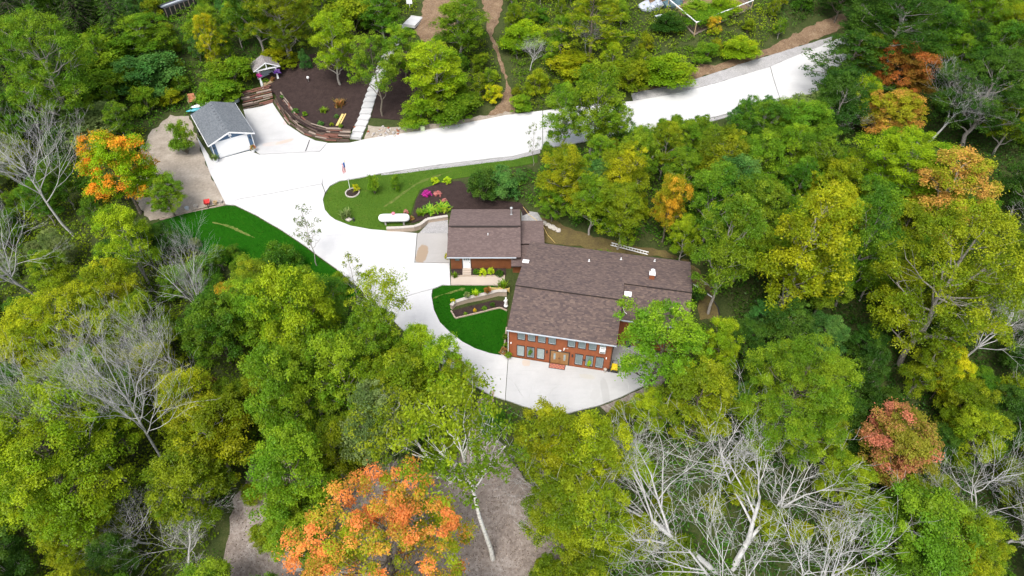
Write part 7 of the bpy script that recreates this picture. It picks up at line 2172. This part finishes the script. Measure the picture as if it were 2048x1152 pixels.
def conifer(kind, seed):
    global rng, rnd
    rng = np.random.default_rng(seed); rnd = random.Random(seed)
    H, W = (14, 6.0) if kind == 'spruce' else (12, 9)
    mb = MB(); wobble_tube(mb, (0, 0, -.6), (0, 0, H*.97), .2, .03, 6, 7, .01)
    C, Nn, S, T, J = [], [], [], [], []
    if kind == 'spruce':
        tiers = 24
        for i in range(tiers):
            f = i/(tiers-1); z = .8+(H-1.0)*f; rr = W/2*(1-f)**.8+.15; nb = max(5, int(13*(1-f))+4)
            for q in range(nb):
                a = 2*math.pi*(q+rng.uniform(-.3, .3))/nb+i*.7; L = rr*rng.uniform(.75, 1.1)
                wobble_tube(mb, (0, 0, z+.15), (L*math.cos(a)*.9, L*math.sin(a)*.9, z-.25*L), .03, .008, 2, 3, .02)
                k = int(26*L/3)+7; t = rng.uniform(.12, 1, k)
                side = rng.normal(0, 1, k)*.17*(.4+L*.3)*(1.1-t*.6)
                c = np.c_[L*t*math.cos(a)-side*math.sin(a), L*t*math.sin(a)+side*math.cos(a), z-.28*L*t**1.4+rng.normal(0, .06, k)-abs(side)*.25]
                C.append(c); Nn.append(np.c_[.35*np.cos(a)+rng.normal(0, .3, k), .35*np.sin(a)+rng.normal(0, .3, k), np.ones(k)])
                S.append(rng.uniform(.10, .19, k)); T.append(np.clip(t*.8+rng.normal(0, .12, k), 0, 1)); J.append(np.full(k, rng.uniform(.3, .7))+rng.normal(0, .12, k))
    else:
        for i in range(30):
            z = H*(.28+.7*i/29); a = i*2.4; L = W/2*(1-.75*(i/29))*rng.uniform(.7, 1.15)
            e = (L*math.cos(a), L*math.sin(a), z+.12*L); wobble_tube(mb, (0, 0, z-.3), e, .06, .02, 3, 4, .03)
            for q in range(11):
                t = rng.uniform(.35, 1.08); sd = rng.normal(0, .5)*(.6+.3*t)
                p = np.array([L*t*math.cos(a)-sd*math.sin(a), L*t*math.sin(a)+sd*math.cos(a), z+.1*L*t+rng.normal(0, .12)])
                k = 42; d = sphere_dirs(k, -.4); u = rng.uniform(.2, 1, k)[:, None]
                C.append(p+d*u*np.array([.42, .42, .30])); Nn.append(d*.6+np.array([0, 0, .5])+rng.normal(0, .4, (k, 3))); S.append(rng.uniform(.07, .13, k)); T.append(np.full(k, rng.uniform(.1, .9))); J.append(np.full(k, rng.uniform(.3, .75))+rng.normal(0, .14, k))
    crown = leaf_cards(kind+'_crown', np.concatenate(C), np.concatenate(Nn), np.concatenate(S), np.concatenate(T), np.concatenate(J), .38)
    return dict(crown=crown, trunk=mb.mesh(kind+'_trunk', M['bark'], True), H=H, W=W)

def bare_tree(kind, seed):
    """a dead tree: trunk, limbs, branches and twigs by repeated forking"""
    rr = random.Random(seed)
    wide = kind == 'deadwide'
    H = 16.0
    tr, br = MB(), MB()
    def grow(p, d, L, r, depth, mb):
        pts = [p]; rad = [r]; q = p.copy(); dd = d.copy(); ns = 4 if depth < 2 else 3
        for i in range(ns):
            dd = (dd+Vector((rr.gauss(0, 1), rr.gauss(0, 1), rr.gauss(0, .6)))*((.085 if depth < 3 else .15) if wide else .13)+Vector((0, 0, .07 if wide else .05))).normalized()
            q = q+dd*(L/ns); pts.append(q.copy()); rad.append(r*(1-.55*(i+1)/ns))
        mb.tube(pts, rad, 7 if depth == 0 else 5 if depth < 3 else 3, caps=False)
        if depth >= 5: return
        nk = (5, 5, 4, 4, 3)[depth] if wide else (9, 5, 4, 3, 2)[depth]
        for i in range(nk):
            t = rr.uniform(.35 if depth else .38, 1.0) if i else 1.0
            f = t*ns; k = min(ns-1, int(f)); s = pts[k].lerp(pts[k+1], f-k)
            ax = dd.orthogonal(); ax.rotate(Matrix.Rotation(rr.uniform(0, 6.283), 3, dd))
            ang = rr.uniform(.38, .85) if wide else rr.uniform(.30, .80)
            if i == 0: ang *= .45
            nd = (dd*math.cos(ang)+ax*math.sin(ang)).normalized()
            nd = (nd+Vector((0, 0, .12))).normalized()
            grow(s, nd, L*(rr.uniform(.50, .78) if wide or depth else rr.uniform(.28, .52)), max(.0065 if wide else .009, rad[k]*.60), depth+1, br)
    if wide:
        for i in range(4):
            a = i*1.57+.5+rr.uniform(-.3, .3); tilt = (.50, .62, .42, .58)[i]
            grow(Vector((.2*math.cos(a), .2*math.sin(a), -.6)), Vector((math.sin(tilt)*math.cos(a), math.sin(tilt)*math.sin(a), math.cos(tilt))), 6.6, .165, 0, tr)
    else:
        grow(Vector((0, 0, -.6)), Vector((rr.uniform(-.06, .06), rr.uniform(-.06, .06), 1)).normalized(), H*.66, .17, 0, tr)
    v = np.array(br.v+tr.v); Hh = v[:, 2].max(); Ww = (np.percentile(v[:, 0], 98)-np.percentile(v[:, 0], 2)+np.percentile(v[:, 1], 98)-np.percentile(v[:, 1], 2))/2
    return dict(crown=br.mesh('bare_branches', M['dead_wood'], True), trunk=tr.mesh('bare_trunk', M['dead_wood'], True), H=Hh, W=Ww)

def small_plant(kind, seed):
    global rng
    rng = np.random.default_rng(seed)
    if kind == 'mound':
        n = 34; d = sphere_dirs(n, -.1); cl = d*np.array([.40, .40, .62])*rng.uniform(.75, 1.05, n)[:, None]+np.array([0, 0, .22])
        cr = leaf_cards('mound_leaves', *clump_leaves(cl, rng.uniform(.10, .2, n), 26, .055, .85, rng.uniform(0, 1, n)))
        return dict(crown=cr, trunk=None, H=1.0, W=1.0)
    V, F, T, J = [], [], [], []
    for i in range(90):
        a = rng.uniform(0, 6.283); x0, y0 = rng.normal(0, .16, 2); L = rng.uniform(.5, .95); w = rng.uniform(.022, .045); up = rng.uniform(.7, 1.15)
        pts = [(x0+L*.5*t**1.3*math.cos(a), y0+L*.5*t**1.3*math.sin(a), up*(t-.45*t*t)*1.25) for t in (0, .4, .75, 1)]
        s = len(V)
        for q, p in enumerate(pts):
            ww = w*(1, 1.1, .7, .05)[q]; V += [(p[0]-ww*math.sin(a), p[1]+ww*math.cos(a), p[2]), (p[0]+ww*math.sin(a), p[1]-ww*math.cos(a), p[2])]
        tt, jj = rng.uniform(0, 1), rng.uniform(.3, .8)
        for q in range(3): F.append((s+2*q, s+2*q+1, s+2*q+3, s+2*q+2)); T.append(tt); J.append(jj)
    me = np_mesh('blade_clump', np.array(V), np.array(F), M['leaves'], False)
    for an, v in (('tint', T), ('jit', J)):
        at_ = me.attributes.new(an, 'FLOAT', 'FACE'); at_.data.foreach_set('value', np.array(v, np.float32))
    return dict(crown=me, trunk=None, H=.85, W=1.0)

PROTO = {}
for kind, seeds in (('maple', (1, 2, 3, 4)), ('ash', (5, 6, 7, 8)), ('airy', (66,)), ('openmaple', (67,)), ('bigmaple', (61, 62)), ('bigash', (64, 65)), ('birch', (11, 12)), ('sapling', (13, 14)), ('bush', (15, 16, 17, 18))):
    PROTO[kind] = [deciduous(kind, s) for s in seeds]
PROTO['spruce'] = [conifer('spruce', s) for s in (21, 22)]
PROTO['pine'] = [conifer('pine', s) for s in (23, 24)]
PROTO['dead'] = [bare_tree('dead', s) for s in (31, 32, 33, 34)]
PROTO['deadwide'] = [bare_tree('deadwide', 41)]
PROTO['mound'] = [small_plant('mound', s) for s in (51, 52)]
PROTO['spiky'] = [small_plant('spiky', s) for s in (53, 54)]
NAMES = dict(maple='maple_tree', ash='ash_tree', airy='maple_tree', openmaple='maple_tree', birch='birch_tree', sapling='sapling', bush='shrub', spruce='spruce_tree', pine='pine_tree', dead='bare_tree', deadwide='bare_tree', mound='garden_plant', spiky='leafy_plant')
rnd = random.Random(99)
def tone_of(o, tone, vary=.16):
    a, b = TONES[tone]; k = rnd.uniform(1-vary, 1+vary); h = rnd.uniform(-.08, .08)
    o['tone_a'] = [a[0]*k*(1+h), a[1]*k, a[2]*k]; o['tone_b'] = [b[0]*k*(1+h), b[1]*k, b[2]*k]
def plant(kind, x, y, z, H, W, tone, label, cat, group=None, lean=0.0):
    pk = 'big'+kind if kind in ('maple', 'ash') and W > 10.5 else kind
    P = rnd.choice(PROTO[pk])
    sc = (W/P['W'], W/P['W'], H/P['H'])
    rz = rnd.uniform(0, 6.283) if kind != 'deadwide' else .4
    rotm = Matrix.Rotation(lean, 3, 'Y') @ Matrix.Rotation(rz, 3, 'Z')
    rot = rotm.to_euler()
    if P['trunk'] is None:
        o = link(NAMES[kind], P['crown'], None, (x, y, z), rot, sc); tone_of(o, tone, .08); return tag(o, label, cat, group)
    r = bpy.data.objects.new(NAMES[kind], None); r.empty_display_size = .5; col.objects.link(r)
    r.location = (x, y, z); r.rotation_euler = rot; r.scale = sc
    tag(r, label, cat, group)
    link('trunk' if kind != 'bush' else 'stem', P['trunk'], r)
    c = link('crown' if 'dead' not in kind else 'branches', P['crown'], r)
    if 'dead' not in kind:
        tone_of(c, tone); c['tone_shift'] = {'orangetop': -.46, 'gold': -.08, 'mapleorange': -.06, 'rose': -.08, 'salmon': -.08, 'yellow': -.08}.get(tone, 0.0)
    return r
TONE_WORDS = dict(lime='lime green', bright='bright green', green='green', mid='mid green', deep='deep green', dark='dark green', olive='olive', gold='golden green', grey='grey green', bluegreen='blue green')
KIND_WORDS = dict(bush='shrub', ash='fine leaved tree', maple='broad crowned tree', spruce='spruce')
SIDES = ('right of', 'above and right of', 'above', 'above and left of', 'left of', 'below and left of', 'below', 'below and right of')
for (kind, x, y, H, W, tone, gi, lm_, side_, far_) in FILL:      # the trees and shrubs between the landmarks
    label = ('low ' if H < 2.9 else 'tall ' if H > 9.5 else '')+TONE_WORDS[tone]+' '+KIND_WORDS[kind]+' '+('just ', '', 'well ')[far_]+SIDES[side_]+' the '+LANDMARKS[lm_]
    plant(kind, x, y, gz(x, y), H, W, tone, label, 'shrub' if kind == 'bush' else 'tree', GROUPS[gi])
for (kind, x, y, H, W, tone, li, cat, gi, lean) in PLANTS:
    plant(kind, x, y, gz(x, y), H, W, tone, LABELS[li], cat, GROUPS[gi] or None, lean)

# potted plants and hanging flowers: pot and plant move together
def potted(k, label, tone, pot, r=.28, h=.4, w=.7, ph=.6, dz=.0, kind='mound', cat='potted plant', group=None, off=(0, 0, 0)):
    p = put(k, dz)+Vector(off); t = thing('potted_plant', label, cat, p, 0, group)
    if pot:
        m = MB(); m.lathe([(r*.7, 0), (r, h), (r*1.08, h), (r*.95, h-.04)], (0, 0, 0), 12); m.build('pot', M[pot], t)
    P = PROTO[kind][0]; c = link('foliage', P['crown'], t, (0, 0, h*.85 if pot else 0), (0, 0, rnd.uniform(0, 6)), (w, w, ph)); tone_of(c, tone, .05)
    return t
lwz = lambda k: 2.0+.06*(A_[k].x+7.0)+.09-gz(A_[k].x, A_[k].y)
def on_wall(k, s):
    L_ = [Vector(v) for v in LW]; q = A_[k]; best = min(((Vector((a.lerp(b, t_).x, a.lerp(b, t_).y, 0)) for a, b in zip(L_[:-1], L_[1:]) for t_ in np.linspace(0, 1, 11))), key=lambda v: (v.x-q.x)**2+(v.y-q.y)**2)
    A_[k] = best; return best
for k in ('wallpot1', 'wallpot2', 'wallpot3', 'wallpot4'): on_wall(k, 0)
potted('wallpot1', 'round grey green plant pot on the lawn wall', 'grey', 'stone_grey', .2, .25, .85, .8, lwz('wallpot1'))
potted('wallpot2', 'yellow leaved plant pot on the lawn wall', 'chart', 'terracotta', .2, .25, .9, .75, lwz('wallpot2'), 'spiky')
potted('wallpot3', 'red and green trailing plant pot on the lawn wall', 'rust', 'black', .22, .25, .9, .8, lwz('wallpot3'))
potted('wallpot4', 'small flower pot at the low end of the lawn wall', 'yellow', 'white', .2, .25, .6, .5, lwz('wallpot4'))
potted('pot_house', 'reddish potted shrub at the left front corner of the house', 'brownorange', 'white', .3, .3, 1.0, .9, .05, off=(.1, .25, 0))
potted('pot_house2', 'round green potted shrub at the left front corner of the house', 'green', 'stone_pale', .3, .3, .8, .8, .05, off=(.25, -.2, 0))
potted('pot_fl', 'white flowering tub at the left corner of the garage door', 'grey', 'white', .36, .45, 1.2, 1.0, .08, 'spiky', 'flower tub')
potted('pot_fr', 'white and red flowering tub at the right corner of the garage door', 'rose', 'white', .36, .4, .95, .8, .08, 'mound', 'flower tub')
for k, (lx, ly, lz, tone, w, l) in enumerate(((-.05, -.2, 1.3, 'magenta', .9, 'magenta flower basket hanging on the left pavilion post'), (2.95, -.2, 1.35, 'violet', 1.2, 'purple flower basket hanging on the right pavilion post'))):
    TONES['violet'] = ((.16, .05, .35), (.36, .18, .55))
    q = Matrix.Rotation(R(27), 3, 'Z') @ Vector((lx, ly, lz)); t = thing('hanging_basket', l, 'flower basket', PV+q)
    m = MB(); m.lathe([(.1, -.15), (.28, .1), (.3, .12)], (0, 0, 0), 10); m.build('basket', M['black'], t)
    c = link('flowers', PROTO['mound'][k]['crown'], t, (0, 0, -.1), None, (w, w, .8)); tone_of(c, tone, .05)
for lx, tone, l in ((.7, 'green', 'green plant in the left half of the pavilion planter'), (1.9, 'brownorange', 'rusty plant in the right half of the pavilion planter')):
    q = Matrix.Rotation(R(27), 3, 'Z') @ Vector((lx, -.1, .0)); o = link('garden_plant', PROTO['mound'][0]['crown'], None, PV+q, (0, 0, lx), (1.2, .8, .9)); tone_of(o, tone, .05); tag(o, l, 'plant')
# green wreaths of foliage on the house front
for x, tone, l in ((2.44, 'green', 'round green wreath hung before the second lower window'), (9.05, 'chart', 'yellow green wreath hung before the right lower window')):
    q = HO+Matrix.Rotation(HA, 3, 'Z') @ Vector((x, -.2, 1.55 if x < 5 else 1.2)); o = link('hanging_plant', PROTO['mound'][1]['crown'], None, q-Vector((0, 0, .35)), (0, 0, 1), (.8, .45, .9)); tone_of(o, tone, .05); tag(o, l, 'hanging plant')

# ------------------------------------------------------------------ undergrowth: low leafy cover that nobody could count
rng = np.random.default_rng(5)
gx, gy = np.meshgrid(np.arange(-112, 112, 1.25), np.arange(14, 165, 1.25))
gx = gx.ravel()+rng.uniform(-.6, .6, gx.size); gy = gy.ravel()+rng.uniform(-.6, .6, gy.size)
keep = np.abs(gx) < gy*.83+26
for polys in (CONC, LAWN, MULCH, GRAVEL, DIRT):
    for poly in polys.values():
        keep &= ~inside_np(gx, gy, poly); keep &= seg_dist(gx, gy, list(poly)+[poly[0]]) > 1.0
for o_, an_, (x0, x1, y0, y1) in ((HO, HA, (-2, 20.5, -1, 16)), (CO, 0, (-1.5, 13, -2, 10)), (GO, GA, (-2.5, 7, -1, 11))):
    ux, uy = math.cos(an_), math.sin(an_); lx, ly = (gx-o_.x)*ux+(gy-o_.y)*uy, -(gx-o_.x)*uy+(gy-o_.y)*ux
    keep &= ~((lx > x0) & (lx < x1) & (ly > y0) & (ly < y1))
for k in ('timber_front', 'timber_back', 'stairs', 'block_wall'): keep &= seg_dist(gx, gy, LINES[k]) > 2.2
gx, gy = gx[keep], gy[keep]
zone = np.where((gy > 92) & (gx < -42), 0, np.where((gy > 88) & (gx < 45), 1, np.where(gx > 22, 2, np.where(gx < -30, 3, 4))))
TONES['scrub'] = ((.09, .19, .006), (.21, .30, .010))
UT = ('mid', 'scrub', 'deep', 'olive', 'mid')
UL = ('green undergrowth below the top left trees', 'yellow green undergrowth on the slope above the road', 'dark green undergrowth of the right hand wood', 'olive undergrowth of the lower left wood', 'green undergrowth around the drive and houses')
for zi in range(5):
    s_ = zone == zi; px_, py_ = gx[s_], gy[s_]; n = len(px_); z = heights(px_, py_)
    patch = np.array([mnoise.noise(Vector((a*.11, b*.11, zi))) for a, b in zip(px_, py_)])
    hgt = rng.uniform(.1, .8, n)+np.clip(patch+.2, 0, 1)*1.5
    cl = np.c_[px_, py_, z+hgt*.5]
    c, nr, sz, tn, jt = clump_leaves(cl, rng.uniform(.6, 1.15, n), 38, .15, .6, np.clip(.5+.7*patch+rng.normal(0, .2, n), 0, 1))
    o = link('undergrowth', leaf_cards('undergrowth', c, nr, sz, tn, jt))
    tone_of(o, UT[zi], 0); o['tone_shift'] = -.18; tag(o, UL[zi], 'undergrowth', kind='stuff')

# short grass on the lawns
TONES['lawn_a'] = ((.045, .13, .005), (.11, .19, .010)); TONES['lawn_b'] = ((.007, .072, .002), (.022, .11, .004))
for k, tone, dens in (('upper', 'lawn_a', 55), ('lower', 'lawn_b', 70), ('west', 'lawn_b', 55)):
    poly = LAWN[k]; a = np.array(poly); lo, hi = a.min(0), a.max(0); n = int((hi-lo).prod()*dens)
    q = rng.uniform(lo, hi, (n, 2)); q = q[inside_np(q[:, 0], q[:, 1], poly)]; z = heights(q[:, 0], q[:, 1])
    k_ = len(q); th = rng.uniform(0, 6.283, k_); h = rng.uniform(.05, .13, k_); w = rng.uniform(.02, .045, k_)
    dx, dy = np.cos(th)*w, np.sin(th)*w; lx, ly = rng.normal(0, .05, (2, k_))
    V = np.stack([np.c_[q[:, 0]-dx, q[:, 1]-dy, z-.01], np.c_[q[:, 0]+dx, q[:, 1]+dy, z-.01], np.c_[q[:, 0]+lx, q[:, 1]+ly, z+h]], 1).reshape(-1, 3)
    me = np_mesh('grass', V, np.arange(3*k_).reshape(-1, 3), M['leaves'], False)
    pat = np.array([mnoise.noise(Vector((a_*.35, b_*.35, 2)))+.6*mnoise.noise(Vector((a_*1.3, b_*1.3, 7))) for a_, b_ in q])
    for an, v in (('tint', np.clip(.5+.55*pat+rng.normal(0, .15, k_), 0, 1)), ('jit', np.clip(.45+.35*pat+rng.normal(0, .15, k_), 0, 1))):
        at_ = me.attributes.new(an, 'FLOAT', 'FACE'); at_.data.foreach_set('value', v.astype(np.float32))
    o = link('grass', me); tone_of(o, tone, 0); tag(o, 'short mown grass blades', 'grass', kind='stuff')

# fallen leaves and twigs on the lane and paths
for k, dens, l in (('lane', 26, 'fallen leaves scattered over the gravel lane'), ('path', 14, 'fallen leaves on the footpath'), ('upper_path', 14, 'fallen leaves on the path above the steps'), ('shoulder_soil', 8, 'fallen leaves on the soil bank above the road')):
    poly = DIRT[k]; a = np.array(poly); lo, hi = a.min(0), a.max(0); n = int((hi-lo).prod()*dens)
    q = rng.uniform(lo, hi, (n, 2)); q = q[inside_np(q[:, 0], q[:, 1], poly)]; n = len(q)
    c = np.c_[q, heights(q[:, 0], q[:, 1])+.05]
    nr = np.array([0, 0, 1.0])+rng.normal(0, .35, (n, 3))
    o = link('fallen_leaves', leaf_cards('fallen_leaves', c, nr, rng.uniform(.03, .09, n), rng.uniform(0, 1, n), rng.uniform(.1, .9, n)))
    o['tone_a'] = [.13, .10, .075]; o['tone_b'] = [.36, .30, .25]; tag(o, l, 'leaves', kind='stuff')
